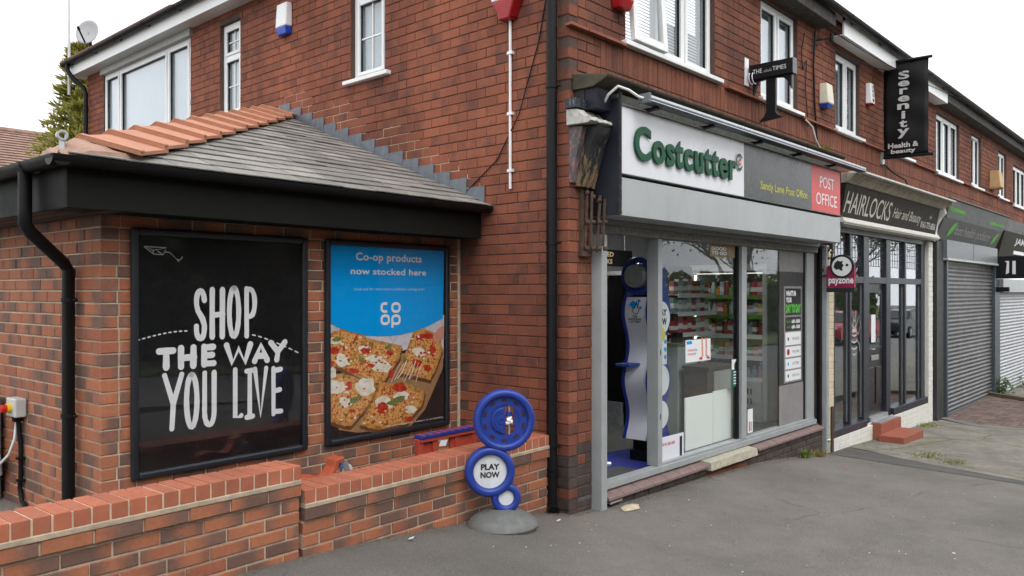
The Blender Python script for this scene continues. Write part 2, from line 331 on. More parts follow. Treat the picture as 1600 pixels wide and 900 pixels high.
def rows(fr, part, u0, u1, z0, z1, ch, pitch, joint, mat, openings=(), keep=None, q0=None, q1=None, D=.103, occ=None, phase=0, matf=None, jit=.0016):
    """stretcher bond courses; q0/q1: quoin start inset on (even, odd) courses"""
    out = []; n = int(round((z1 - z0) / ch))
    for i in range(n):
        za = z0 + i * ch; zb = za + ch - joint; a0 = u0 + (q0[i % 2] if q0 else 0); a1 = u1 - (q1[i % 2] if q1 else 0)
        cuts = []; x = u0 + ((i + phase) % 2) * pitch / 2 - pitch * 2 + random.uniform(-.012, .012)
        while x < a1:
            l, r = max(x, a0), min(x + pitch - joint, a1); x += pitch + random.uniform(-.003, .003)
            if a1 - r < .06: r = a1
            if l - a0 < .03: l = a0
            if r - l < .025: continue
            segs = [(l, r)]
            for (p0, p1, y0, y1) in openings:
                if y0 < zb - .01 and y1 > za + .01:
                    ns = []
                    for l_, r_ in segs:
                        if r_ <= p0 or l_ >= p1: ns.append((l_, r_)); continue
                        if l_ < p0 - .02: ns.append((l_, p0 - .004))
                        if r_ > p1 + .02: ns.append((p1 + .004, r_))
                    segs = ns
            for l_, r_ in segs:
                uc, zc = (l_ + r_) / 2, (za + zb) / 2
                if keep and not keep(uc, zc): continue
                L = round((r_ - l_) * 200) / 200
                mm = matf(uc, zc) if matf else mat
                out.append((fr, uc, zc, L, zb - za, D, random.uniform(-jit, jit), mm, part, occ(uc, zc) if occ else 0))
    return out
def backing(name, fr, u0, u1, z0, z1, openings, mat, parent, n=-.007, depth=.12, keepcell=None):
    us = sorted({u0, u1, *[a for o in openings for a in o[:2] if u0 < a < u1]}); zs = sorted({z0, z1, *[a for o in openings for a in o[2:] if z0 < a < z1]}); mb = MB()
    for a, b in zip(us, us[1:]):
        for c, d in zip(zs, zs[1:]):
            m = ((a + b) / 2, (c + d) / 2)
            if any(o[0] < m[0] < o[1] and o[2] < m[1] < o[3] for o in openings): continue
            if keepcell and not keepcell(*m): continue
            mb.add([fr.p(a, c, n), fr.p(b, c, n), fr.p(b, d, n), fr.p(a, d, n)], [(0, 1, 2, 3)])
    for o in openings:                                   # reveals
        a, b, c, d = o; q = -depth - .1
        for P in ((a, c, a, d), (b, c, b, d), (a, c, b, c), (a, d, b, d)):
            mb.add([fr.p(P[0], P[1], n), fr.p(P[2], P[3], n), fr.p(P[2], P[3], q), fr.p(P[0], P[1], q)], [(0, 1, 2, 3)])
    return mb.build(name, mat, parent)

# ------------------------------------------------------------------ ground
def sheet(name, xs, ys, mat, dz=0, fn=None, **k):
    mb = MB(); nx, ny = len(xs), len(ys)
    for y in ys:
        for x in xs:
            X, Y = (fn(x, y) if fn else (x, y)); mb.v.append(Vector((X, Y, gz(X) + dz + (.012 * (mnoise.noise((X * .9, Y * .9, 3)) ) if -8 < X < 14 else 0))))
    mb.f = [(j * nx + i, j * nx + i + 1, (j + 1) * nx + i + 1, (j + 1) * nx + i) for j in range(ny - 1) for i in range(nx - 1)]
    return mb.build(name, mat, None, smooth=True, m=Matrix.Identity(4), **k)
def lin(a, b, n): return [a + (b - a) * i / (n - 1) for i in range(n)]
sheet('ground', [-120, -60, -30, -15] + lin(-9, 14, 93) + [18, 25, 40, 80, 160], [-120, -60, -30, -20] + lin(-12, 1, 53) + [4, 8, 20, 60, 140], ASPH, kind='structure')
def concmat():
    m, t, b = newmat('old_concrete_pavement')
    c = ramp(t, noise(t, 1.4, 6, .65), [(.34, (.145, .134, .114)), (.66, (.245, .228, .196))]); c = mixc(t, 1, c, ramp(t, noise(t, 90, 4, .7), [(.3, (.55,) * 3), (.7, (1.5,) * 3)]), 'MULTIPLY'); c = mixc(t, 1, c, ramp(t, noise(t, 9, 6, .7), [(.3, (.78,) * 3), (.7, (1.2,) * 3)]), 'MULTIPLY')
    vo = node(t, 'ShaderNodeTexVoronoi', {'Vector': node(t, 'ShaderNodeMapping', {'Vector': mixc(t, .12, wpos(t), node(t, 'ShaderNodeTexNoise', {'Vector': wpos(t), 'Scale': 3.0}).outputs[1]), 'Scale': (.55, .55, 0)}).outputs[0], 'Scale': 1.0}, feature='DISTANCE_TO_EDGE')
    cr = ramp(t, vo.outputs[0], [(.0, (.8,) * 3), (.006, (0, 0, 0))]); c = mixc(t, cr, c, (.05, .05, .03))
    mo = ramp(t, math_(t, 'ADD', noise(t, 2.6, 7, .75), math_(t, 'MULTIPLY', ramp(t, vo.outputs[0], [(0, (1,) * 3), (.1, (0, 0, 0))]), .18)), [(.64, (0, 0, 0)), (.74, (1,) * 3)]); c = mixc(t, math_(t, 'MULTIPLY', mo, .6), c, (.13, .13, .05))
    t.links.new(c, b.inputs['Base Color']); b.inputs['Roughness'].default_value = .95
    t.links.new(bump(t, math_(t, 'SUBTRACT', noise(t, 40, 6, .75), math_(t, 'MULTIPLY', cr, .5)), .8, .012), b.inputs['Normal']); return m
PAVE = concmat()
def wob(y, s): return .05 * mnoise.noise((y * 1.7, s, 0)) + .03 * mnoise.noise((y * 6, s, 2))
sheet('pavement', lin(0, 1, 60), lin(-6.5, -.02, 40), PAVE, .007, lambda a, y: (5.98 + .48 * y + 2 * wob(y, 1) + 55 * a ** 2.2, y), kind='structure')
# newer asphalt strip along the joint of the two surfaces
sheet('asphalt_patch', lin(0, 1, 6), lin(-6, -.05, 40), mt('fresh_asphalt', (.085, .083, .08), .9, var=.2, scale=3, bmp=.9, bs=150), .004, lambda a, y: (5.12 + .28 * y + .02 * y * y + a * (.8 + .2 * y * 0 + .1 * mnoise.noise((y, 5, 0))), y), kind='structure')

# ------------------------------------------------------------------ the corner building
ROOF_Z0, ROOF_Y0, ROOF_K = 2.465, .91, .396
def roof_z(Y): return ROOF_Z0 + (Y - ROOF_Y0) * ROOF_K if Y < 4.1 else 3.3
BLD = thing('corner_building', (2.6, 3, 0), 'red brick end of terrace with the corner shop and the long side wall', 'building')
CH = .084
# windows of the side wall: openings in (u = -Y, z)
WS = [(-8.99, -6.2, 3.7, 5.06), (-5.43, -4.95, 3.87, 5.02), (-2.785, -2.25, 3.86, 4.98)]
def keep_side(u, z): return not (-u > 1.22 and z < roof_z(-u) - .12)
pw = backing('side_wall', SIDE, -9.62, -.0, -.15, 5.4, WS, MORT_O, BLD)
def eng(u, z): return ENGB if z < .50 and random.random() < .85 else OLD
jobs = rows(SIDE, pw, -9.62, 0, -.12, 5.34, CH, .23, .0065, OLD, WS, keep_side, q1=(0, .113), matf=lambda u, z: ENGB if (z < .5 and u > -.35 and random.random() < .8) else OLD, occ=lambda u, z: 1 if (-u > 1.15 and z < roof_z(-u) - .05) else 0)
mb = MB(); ys_ = lin(.95, 4.0, 24)                       # tan repointing beside the extension roof, a little proud of the old joints
for a_, b_ in zip(ys_, ys_[1:]):
    h_ = lambda y: roof_z(y) + .36 + .16 * mnoise.noise((y * 2.3, 0, 4)) - max(0, (1.5 - y)) * .25
    mb.add([(.0045, a_, roof_z(a_) - .1), (.0045, b_, roof_z(b_) - .1), (.0045, b_, round(h_(a_) / CH) * CH), (.0045, a_, round(h_(a_) / CH) * CH)], [(0, 1, 2, 3)])
mb.build('repointing', MORT_N, BLD)
WF = [(.786, 2.36, 3.86, 5.0), (3.41, 4.40, 3.86, 4.98)]
X_A = 5.36                                                # party line with the next shop
SOLD0, SOLD1 = 3.42, 3.80                                 # soldier course
pf = backing('front_wall', FRONT, 0.0, X_A, SOLD0 - .12, 5.4, WF, MORT_O, BLD)
jobs += rows(FRONT, pf, 0, X_A, 3.834, 5.34, CH, .23, .0065, OLDF, WF, q0=(.113, 0))
pier = backing('pier', FRONT, 0.0, .30, -.2, SOLD0 - .12, [], MORT_O, BLD)
jobs += rows(FRONT, pier, 0, .30, -.12, 3.36, CH, .23, .0065, OLD, [], q0=(.113, 0), matf=lambda u, z: ENGB if (z < .55 and random.random() < .85) else OLDF)
jobs += rows(FRONT, pf, 0, .42, 3.324, 3.83, CH, .23, .0065, OLDF, [], q0=(.113, 0))
# soldier course: bricks on end
u = .425
while u < X_A - .02:
    h = .235
    jobs.append((FRONT, u + .036, 3.70 - .0, .072, h, .1, random.uniform(-.002, .002), OLDF, pf, 0)); jobs.append((FRONT, u + .036, 3.455, .072, .235, .1, random.uniform(-.002, .002), OLDF, pf, 0)); u += .079
lay(BLD, jobs, 300)
# tile string course under the sills
for a, b in ((-.03, .74), (2.56, 3.37), (4.46, 5.36)):
    x = a
    while x < b - .05:
        l = min(.23, b - x); MB().fbox(FRONT, x, x + l - .006, 3.812, 3.834, -.02, .05 + random.uniform(-.004, .004)).build('tile', mt('clay_tile', (.24, .075, .045), .85, var=.25, scale=14, bmp=.5), BLD); x += l
# window makers
def window(par, fr, u0, u1, z0, z1, lights, sill=True, recess=.07, bars=None, curtain='curtain', transom=None, fw=.055, openl=None):
    """lights: list of widths as fractions; each pane gets a frame of its own"""
    wf = MB().ring(fr, u0 + .004, u1 - .004, z0 + .004, z1 - .004, fw, -recess - .07, -recess).build('window', UPVC, par, bevel=.006)
    iu0, iu1, iz0, iz1 = u0 + fw, u1 - fw, z0 + fw, z1 - fw; x = iu0; tot = iu1 - iu0
    for i, f in enumerate(lights):
        a, b = x, x + tot * f; x = b
        if i: MB().fbox(fr, a - .024, a + .024, iz0, iz1, -recess - .065, -recess - .002).build('mullion', UPVC, wf)
        a += .024 if i else 0; b -= .024 if i < len(lights) - 1 else 0
        zz = [(iz0, iz1)] if not transom else [(iz0, iz0 + (iz1 - iz0) * transom - .02), (iz0 + (iz1 - iz0) * transom + .02, iz1)]
        if transom: MB().fbox(fr, a, b, zz[0][1], zz[1][0], -recess - .06, -recess + .001).build('transom', UPVC, wf)
        for (c, d) in zz:
            if openl == i:
                M = Fr(fr.p(a, d, -recess), fr.u, fr.n); tl = R(4)
                M.n = (fr.n * math.cos(tl) + UP * math.sin(tl)).normalized(); upv = (UP * math.cos(tl) - fr.n * math.sin(tl) * -1).normalized()
                def q(uu, zz_, nn): return M.o + fr.u * uu + (UP * math.cos(tl) - fr.n * math.sin(tl)) * (zz_) + (fr.n * math.cos(tl) + UP * math.sin(tl)) * nn
                L, H = b - a, d - c; mb = MB()
                for (p0, p1, r0, r1) in ((-.02, .05, -H - .03, .0), (L - .05, L + .02, -H - .03, .0), (.05, L - .05, -H - .03, -H + .04), (.05, L - .05, -.07, .0)):
                    mb.hexa([q(p0, r0, .05), q(p1, r0, .05), q(p1, r0, .0), q(p0, r0, .0), q(p0, r1, .05), q(p1, r1, .05), q(p1, r1, .0), q(p0, r1, .0)])
                mb.build('sash', UPVC, wf, bevel=.005); MB().add([q(.05, -H + .04, .02), q(L - .05, -H + .04, .02), q(L - .05, -.07, .02), q(.05, -.07, .02)], [(0, 1, 2, 3)]).build('pane', GLASSU, wf)
                continue
            MB().ring(fr, a + .003, b - .003, c + .003, d - .003, .036, -recess - .055, -recess + .012).build('sash', UPVC, wf, bevel=.005)
            MB().fbox(fr, a + .037, b - .037, c + .037, d - .037, -recess - .03, -recess - .026).build('pane', GLASSU, wf)
            MB().ring(fr, a + .036, b - .036, c + .036, d - .036, .006, -recess - .03, -recess - .008).build('gasket', BLK, wf)
            if bars:
                nb, nh = bars
                for k in range(1, nb): m_ = a + .037 + (b - a - .074) * k / nb; MB().fbox(fr, m_ - .008, m_ + .008, c + .037, d - .037, -recess - .034, -recess - .018).build('glazing_bar', UPVC, wf)
                for k in range(1, nh): m_ = c + .037 + (d - c - .074) * k / nh; MB().fbox(fr, a + .037, b - .037, m_ - .008, m_ + .008, -recess - .0345, -recess - .0175).build('glazing_bar', UPVC, wf)
    # room behind: curtain or blind slats
    if curtain == 'blind':
        z = iz0 + .02
        mb = MB()
        while z < iz1: mb.add([fr.p(iu0, z, -recess - .116), fr.p(iu1, z, -recess - .116), fr.p(iu1, z + .023, -recess - .130), fr.p(iu0, z + .023, -recess - .130)], [(0, 1, 2, 3)]); z += .03
        mb.build('blind', mt('blind_slat', (.78, .78, .76), .5), wf, kind='stuff')
    elif curtain:
        mb = MB(); n = max(8, int((u1 - u0) / .03))
        for k in range(n + 1):
            uu = u0 + .005 + (u1 - u0 - .01) * k / n; dd = .002 * math.sin(k * 1.9) + .004 * math.sin(k * .5)
            mb.v += [fr.p(uu, z0, -recess - .085 + dd), fr.p(uu, z1, -recess - .085 + dd)]
        mb.f = [(2 * k, 2 * k + 2, 2 * k + 3, 2 * k + 1) for k in range(n)]
        mb.build('curtain', mt('net_curtain', (.74, .77, .79), .9, var=.02, scale=1), wf, smooth=True)
    else: pass
    MB().fbox(fr, u0, u1, z0, z1, -recess - 1.2, -recess - 1.19).build('room', mt('dim_room', (.12, .115, .11), .9), wf)
    if sill: MB().fbox(fr, u0 - .07, u1 + .09, z0 - .028, z0 + .012, -.10, .055).build('sill', UPVC, wf, bevel=.006)
    return wf
window(BLD, SIDE, *WS[0], [.19, .58, .23], sill=False, recess=.02)
window(BLD, SIDE, *WS[1], [1], sill=True, recess=.05, bars=(2, 2), transom=.66)
window(BLD, SIDE, *WS[2], [1], sill=True, recess=.05, bars=(2, 2), transom=.76)
window(BLD, FRONT, *WF[0], [.355, .32, .325], recess=.05, curtain='blind', openl=0)
window(BLD, FRONT, *WF[1], [.5, .5], recess=.05)
# grey boarding above the wide window
MB().fbox(SIDE, -9.02, -6.13, 5.052, 5.16, -.05, .045).build('window_head_board', mt('grey_board', (.40, .40, .385), .6, var=.08), BLD)
# eaves
def eaves(par, fr, u0, u1, zb, proj, white, zt=None, drop=.16):
    MB().fbox(fr, u0, u1, zb, zb + drop, proj - .022, proj).build('fascia_board', mt('white_fascia_upvc', (.82, .83, .83), .35, var=.03) if white else mt('weathered_fascia', (.045, .04, .036), .8, var=.4, scale=9, dirt=.6, dirtcol=(.2, .19, .17)), par)
    MB().fbox(fr, u0, u1, zb + .004, zb + .016, -.05, proj - .023).build('soffit', UPVC if white else mt('weathered_fascia', (.04, .036, .03), .8), par)
def gutter(par, fr, u0, u1, z, n, r=.055, brk=.9, mat=None, seg=10):
    mat = mat or BLK; mb = MB(); pr = []
    for k in range(seg + 1):
        a = math.pi + math.pi * k / seg; pr.append((math.cos(a), math.sin(a)))
    for rr in (r, r - .005):
        for c, s_ in pr: mb.v += [fr.p(u0, z + s_ * rr, n + c * rr), fr.p(u1, z + s_ * rr, n + c * rr)]
    k = seg + 1
    for o in (0, 2 * k): mb.f += [(o + 2 * i, o + 2 * i + 1, o + 2 * i + 3, o + 2 * i + 2) for i in range(seg)]
    mb.f += [(0, 1, 2 * k + 1, 2 * k), (2 * seg, 2 * seg + 1, 2 * k + 2 * seg + 1, 2 * k + 2 * seg)]
    for e in (0, 1): mb.f.append(tuple(2 * i + e for i in range(k)))
    g = mb.build('gutter', mat, par, smooth=True); u = u0 + .25; bm = None
    while u < u1:
        b = MB(); 
        for i in range(seg): 
            (c0, s0), (c1, s1) = pr[i], pr[i + 1]; q = r + .006
            b.add([fr.p(u, z + s0 * q, n + c0 * q), fr.p(u + .03, z + s0 * q, n + c0 * q), fr.p(u + .03, z + s1 * q, n + c1 * q), fr.p(u, z + s1 * q, n + c1 * q)], [(0, 1, 2, 3)])
        b.fbox(fr, u, u + .03, z - .05, z + .005, n - r - .022, n - r + .004).build('bracket', mat, g); u += brk
    return g
eaves(BLD, SIDE, -9.85, .24, 5.145, .20, True, drop=.19); gutter(BLD, SIDE, -9.9, .30, 5.345, .262)
eaves(BLD, FRONT, -.24, 5.08, 5.02, .20, False, drop=.17)
gutter(BLD, FRONT, -.30, X_A, 5.215, .262)
TILE = mt('roof_tile', (.19, .085, .055), .85, var=.35, scale=8, bmp=.5)
# hipped roof of the corner building
rf = MB(); a = [(-.22, -.22, 5.30), (X_A, -.22, 5.25), (X_A, 9.95, 5.38), (-.22, 9.95, 5.38)]; hip = Vector((4.2, 4.6, 8.3)); h2 = Vector((X_A, 4.6, 8.3)); h3 = Vector((4.2, 5.4, 8.3)); h4 = Vector((X_A, 5.4, 8.3))
rf.add([a[0], a[1], h2, hip], [(0, 1, 2, 3)]); rf.add([a[3], a[0], hip, h3], [(0, 1, 2, 3)]); rf.add([a[2], a[3], h3, h4], [(0, 1, 2, 3)]); rf.add([hip, h2, h4, h3], [(0, 1, 2, 3)])
rf.build('roof', TILE, BLD)
for k in range(44):                                        # tile course along the side eave
    y0 = 9.98 - k * .24; MB().box(-.29, -.02, y0 - .236, y0, 5.362, 5.384).build('tile', TILE, BLD, m=Matrix.Translation((0, 0, 0)) @ Matrix.Identity(4)) if k < 16 else None
# rear return and hidden shell so that no light leaks in
MB().box(.10, X_A, 9.5, 9.60, -.1, 5.2).build('rear_wall', OLD, BLD)
# far downpipe of the side wall
def pipe(par, name, pts, r=.034, mat=None, clips=(), fr=None, n=12):
    o = MB().tube(pts, r, n).build(name, mat or BLK, par, smooth=True)
    for (p, ax) in clips:
        c = Vector(p); MB().tube([c - UP * .013, c + UP * .013], r + .007, n).build('clip', mat or BLK, o, smooth=True)
        e = c + Vector(ax) * .075; MB().tube([c, e], .008, 6).build('clip', mat or BLK, o)
    return o
pipe(BLD, 'downpipe', [(-.26, 9.72, 5.31), (-.26, 9.72, 5.22), (-.22, 9.69, 5.13), (-.08, 9.56, 4.95), (-.06, 9.53, 4.86), (-.06, 9.53, 3.0)], clips=[((-.06, 9.53, 4.6), (.2, -1, 0))])
# near downpipe by the corner
pipe(BLD, 'downpipe', [(-.065, .118, 5.4), (-.065, .118, .2), (-.07, .112, .09), (-.115, .06, .06)], .043, clips=[((-.065, .118, z), (.25, -1, 0)) for z in (4.28, 3.35, 2.13, .55)])
cpo = [c for c in BLD.children if c.name.startswith('downpipe')][-1]
for z in (.32, .36, .22): MB().tube([(-.065, .118, z), (-.065, .118, z + .022)], .05, 16).build('collar', BLK, cpo, smooth=True)
MB().disc_ring(lambda x, z, n: Vector((-.115, .06, .062)) + Vector((.75, -.66, 0)) * x * 1 + UP * z + Vector((-.66, -.75, 0)) * n, .036, .047, -.05, .006, 20).build('outlet', BLK, cpo, smooth=True)
# ------------------------------------------------------------------ the extension with the posters
EXT = thing('brick_extension', ext(-1.5, 1.2, .2), 'single storey new brick extension with a slate hipped roof and two poster cases', 'extension')
ep = backing('front_wall', POST, UL, 0, .0, 2.25, [], MORT_N, EXT); el = backing('left_wall', EXTL, -3.6, 0, .0, 2.25, [], MORT_N, EXT)
def occ_p(u, z): return 1 if (-2.85 < u < -1.64 and .64 < z < 2.11) or (-1.43 < u < -.19 and .64 < z < 2.11) or z < .45 else 0
jobs = rows(POST, ep, UL, -.03, .262, 2.21, .075, .225, .010, NEW, q0=(.113, 0), occ=occ_p)
jobs += rows(EXTL, el, -3.6, 0, .262, 2.21, .075, .225, .010, NEW, q1=(0, .113))
# header-and-stretcher look of the left wall: narrow faces
lay(EXT, jobs, 300)
MB().fbox(POST, -.03, .0, .1, 2.23, -.05, .004).build('joint_strip', MORT_N, EXT)
# roof
EV, EZ = -.36, 2.455                                      # eaves line (v) and its height
def rpt(u, v): return ext(u, v, EZ + (v - EV) * ROOF_K)
UE = UL - .36; VT = 2.88
hip0 = ext(UE, EV, EZ); hip1 = ext(-.02, VT, EZ + (VT - EV) * ROOF_K); hd = (hip1 - hip0)
def hip_u(v): return UE + (v - EV) * (-.02 - UE) / (VT - EV)
bd = MB(); bd.add([hip0, ext(.0, EV, EZ), hip1], [(0, 1, 2)]); bd.add([hip0, hip1, ext(UE, VT + .4, EZ)], [(0, 1, 2)]); bd.add([hip1, ext(UE, VT + .4, EZ), ext(0, VT + .6, EZ + (VT - EV) * ROOF_K)], [(0, 1, 2)])
bd.build('roof', mt('roof_felt', (.02, .02, .02), .9), EXT)
cs = math.cos(math.atan(ROOF_K)); sn = math.sin(math.atan(ROOF_K)); NR = (E2 * -sn + UP * cs); SD = (E2 * cs + UP * sn)
rj = 0; v = EV - .02; row = 0; gauge = .165
SRow = []
while v < VT - .05:
    x = hip_u(max(v, EV)) + .03 - (.15 if row % 2 else 0)
    while x < -.005:
        a, b = max(x, hip_u(max(v, EV)) + .0), min(x + .298, -.004)
        if b - a > .04: SRow.append((a, b, v))
        x += .30
    v += gauge * cs; row += 1
def hcut(p): return p
for a, b, v in SRow:
    o = ext(0, v, EZ + (v - EV) * ROOF_K); L = .37; j = random.uniform(-.002, .003); l2 = min(L, (VT - v) / cs + .05)
    def q(u, s, n): return ext(u, v + s * cs, EZ + (v - EV) * ROOF_K + s * sn) + NR * (n + .030 + j - s * .055)
    mb = MB(); c = random.uniform(-.006, .006); top = min(l2, .30)
    ua, ub = a + .001, b - .001; k = hip_u(v + top * cs); ta = max(ua, min(k, ub - .01))
    mb.hexa([q(ua, c, 0), q(ub, -c, 0), q(ub, top, 0), q(ta, top, 0), q(ua, c, .007), q(ub, -c, .007), q(ub, top, .007), q(ta, top, .007)]); mb.build('slate', SLATE, EXT)
# hip tiles
HT = mt('terracotta_hip_tile', (.44, .205, .128), .8, var=.12, scale=5, bmp=.3, dirt=.25, dirtcol=(.28, .15, .1), rnd=.07); HL = hd.length; hdn = hd.normalized(); nt_ = 12; tl = (HL - .26) / nt_
n1 = NR; sl = (E1 - hdn * E1.dot(hdn)); 
# wing directions: down the front slope and down the left slope, square to the hip
SDn = -(SD - hdn * SD.dot(hdn)).normalized(); SDl = Vector((-1 * E1 * math.cos(.62) + UP * -math.sin(.62))); SDl = (SDl - hdn * SDl.dot(hdn)).normalized(); HN = (hdn.cross(E1 - E2)).normalized(); HN = HN if HN.z > 0 else -HN
for i in range(nt_):
    s0, s1 = i * tl + .26, (i + 1) * tl + .05 + .26
    if i == nt_ - 1: s1 = HL - .02
    def q(s, w_, side, n): return hip0 + hdn * s + (SDn if side else SDl) * w_ + HN * (n + .048 + .022 * (1 - (s - s0) / tl))
    mb = MB(); W_ = .33
    for side in (0, 1):
        mb.hexa([q(s0, 0, side, 0), q(s1, 0, side, 0), q(s1, W_, side, 0), q(s0, W_, side, 0), q(s0, 0, side, .022), q(s1, 0, side, .022), q(s1, W_, side, .022), q(s0, W_, side, .022)])
        mb.hexa([q(s0, 0, side, .022), q(s0 + .045, 0, side, .022), q(s0 + .045, W_ + .006, side, .022), q(s0, W_ + .006, side, .022), q(s0, 0, side, .032), q(s0 + .045, 0, side, .032), q(s0 + .045, W_ + .006, side, .032), q(s0, W_ + .006, side, .032)])
    mb.build('hip_tile', HT, EXT, bevel=.002)
# mortar bedding at the foot of the hip and the hip iron
mb = MB(); st = lin(.0, .42, 9); N_ = 17
for i, s_ in enumerate(st):
    SDt = Vector(-E1 * math.cos(.377) - UP * math.sin(.377)); SDt = (SDt - hdn * SDt.dot(hdn)).normalized(); wd = min(.30, s_ * .95 + .03); ht = min(.075, .03 + s_ * .35)
    for k in range(N_):
        f = k / (N_ - 1) * 2 - 1; mb.v.append(hip0 + hdn * s_ + (SDt * .9 if f < 0 else SDn) * abs(f) * wd + HN * ((ht - .02 * abs(f)) * (1 if abs(f) < .98 else -.1) + .012 * mnoise.noise((k * .8, i * 1.3, 1))))
mb.f = [(i * N_ + k, i * N_ + k + 1, (i + 1) * N_ + k + 1, (i + 1) * N_ + k) for i in range(len(st) - 1) for k in range(N_ - 1)]
b_ = len(mb.v); mb.v.append(hip0 + hdn * .02 - UP * .02); mb.f += [(k, k + 1, b_) for k in range(N_ - 1)]
mb.build('bedding_mortar', mt('pink_mortar', (.36, .225, .175), .95, var=.2, scale=12, bmp=.8, bs=50), EXT, smooth=True)
hi = hip0 + hdn * .03; hv = Vector((hdn.x, hdn.y, 0)).normalized(); hw = Vector((hdn.y, -hdn.x, 0)).normalized()
MB().hexa([hi - hw * .016 - hv * .004 - UP * .02, hi + hw * .016 - hv * .004 - UP * .02, hi + hw * .016 + hv * .004 - UP * .02, hi - hw * .016 + hv * .004 - UP * .02, hi - hw * .014 - hv * .004 + UP * .09, hi + hw * .014 - hv * .004 + UP * .09, hi + hw * .014 + hv * .004 + UP * .09, hi - hw * .014 + hv * .004 + UP * .09]).build('hip_iron', GALV, EXT, bevel=.002)
sc = hi + UP * .11; ax = (-hv * .8 + hw * .6).normalized(); sx_ = UP.cross(ax).normalized()
MB().disc_ring(lambda x, z, n: sc + sx_ * x + UP * z + ax * n, .017, .028, -.018, .018, 24).build('hip_iron_scroll', GALV, EXT, smooth=True)
# stepped lead flashing on the side wall of the corner building, each step tucked into a course
k = 0
while True:
    y0 = .90 + k * .2121; y1 = y0 + .225
    if y1 > 4.25: break
    zb0, zb1 = roof_z(y0) + .0, roof_z(y1) + .0; zt = roof_z(y1) + .105
    def q(y, z, x): return Vector((-x, y, z))
    x0, x1 = .006 + .0015 * (k % 2), .011 + .0015 * (k % 2)
    w1, w2 = random.uniform(-.006, .006), random.uniform(-.006, .008)
    MB().hexa([q(y0, zb0 - .03, x0), q(y0 + w1, zt + w2, x0), q(y1, zt, x0), q(y1, zb1 - .03, x0), q(y0, zb0 - .03, x1 + .01), q(y0 + w1, zt + w2, x1), q(y1, zt, x1), q(y1, zb1 - .03, x1 + .01)]).build('lead_flashing', LEAD, EXT); k += 1
# fascia, soffit, gutters
FAS = mt('dark_olive_fascia', (.0065, .007, .006), .6, var=.15, scale=3, dirt=.08, dirtcol=(.025, .025, .022), spec=.15); FV = .30
MB().fbox(POST, UL - FV, -.055, 2.20, 2.43, FV - .02, FV).build('fascia_board', FAS, EXT, bevel=.003); MB().fbox(POST, UL - FV, -.055, 2.206, 2.216, -.02, FV - .021).build('soffit', FAS, EXT)
EL2 = Fr(EXTL.o, EXTL.u, EXTL.n)
MB().fbox(EXTL, -3.6, FV - .021, 2.20, 2.43, FV - .02, FV + .0).build('fascia_board', FAS, EXT, bevel=.003)
SOFB = mt('brown_soffit', (.05, .035, .028), .6)
for k in range(3): MB().fbox(EXTL, -3.6, FV - .022, 2.204 + k * .004, 2.212 + k * .004, -.02 + k * .1, .075 + k * .1).build('soffit', SOFB, EXT)
gutter(EXT, POST, UL - FV - .11, -.03, 2.465, FV + .058, .056, .82); gutter(EXT, EXTL, -3.6, FV + .1, 2.465, FV + .058, .056, .82)
pq = lambda u, v, z: ext(u, v, z)
pipe(EXT, 'downpipe', [pq(UL - FV - .058, .12, 2.44), pq(UL - FV - .058, .12, 2.22), pq(UL - FV - .058, .12, 2.13), pq(UL - FV - .03, .13, 2.09), pq(UL - .09, .30, 1.925), pq(UL - .055, .315, 1.88), pq(UL - .055, .315, .15)], .036,
     clips=[(pq(UL - .055, .315, 1.70), -E2 * .9 + E1 * .3), (pq(UL - .055, .315, 1.0), -E2 * .9 + E1 * .3)])
# ------------------------------------------------------------------ garden wall
GW = thing('garden_wall', GARD.p(-2.5, .2, -.1), 'low stepped brick garden wall with red capping in front of the extension', 'wall')
SECT = [(-6.0, -2.425, .782), (-2.40, -.085, .637)]; jobs = []
for si, (u0, u1, top) in enumerate(SECT):
    zc = top - .170                                      # underside of the projecting course
    core = MB().fbox(GARD, u0, u1 - .002, -.1, zc - .005, -.20, -.008)
    wl = core.build('wall_core', MORT_N, GW)
    MB().fbox(GARD, u0, u1 + .0, zc + .066, zc + .094, -.205, .024).build('mortar_bed', mt('sandy_bed_mortar', (.40, .32, .235), .95, var=.25, scale=18, bmp=.8), GW, bevel=.005); MB().fbox(GARD, u0, u1 - .01, zc + .001, zc + .064, -.2, .010).build('mortar_bed', MORT_N, GW)
    MB().fbox(GARD, u0, u1 - .006, zc + .093, top - .006, -.205, .010).build('mortar_bed', mt('light_mortar', (.56, .46, .34), .95, var=.2, scale=20, bmp=.5), GW)
    n = 8
    jobs += rows(GARD, wl, u0, u1, zc - .0725 * n - .008, zc - .002, .0725, .225, .011, NEW, q1=(0, 0), phase=si)
    x = u0
    if si: x = u0 - .0
    while x < u1 - .02:                                  # projecting course
        r = min(x + .214, u1); L = round((r - x) * 200) / 200; jobs.append((GARD, (x + r) / 2, zc + .033, L, .064, .1, .020 + random.uniform(-.001, .001), NEW, wl, 0)); x += .225
    x = u0
    while x < u1 - .03:                                  # capping bricks on edge
        j = random.uniform(-.002, .002); w_ = .0725
        MB().fbox(GARD, x, min(x + w_, u1), zc + .093, top + j, -.215, .016 + random.uniform(-.002, .002)).build('capping_brick', CAPB, GW, bevel=.004); x += .0822
lay(GW, jobs, 300)
MB().add([GARD.p(-.085, 0, -.02), GARD.p(.03, 0, -.02), GARD.p(.03, .55, -.02), GARD.p(-.085, .55, -.02)], [(0, 1, 2, 3)]).build('end_mortar', MORT_N, GW)
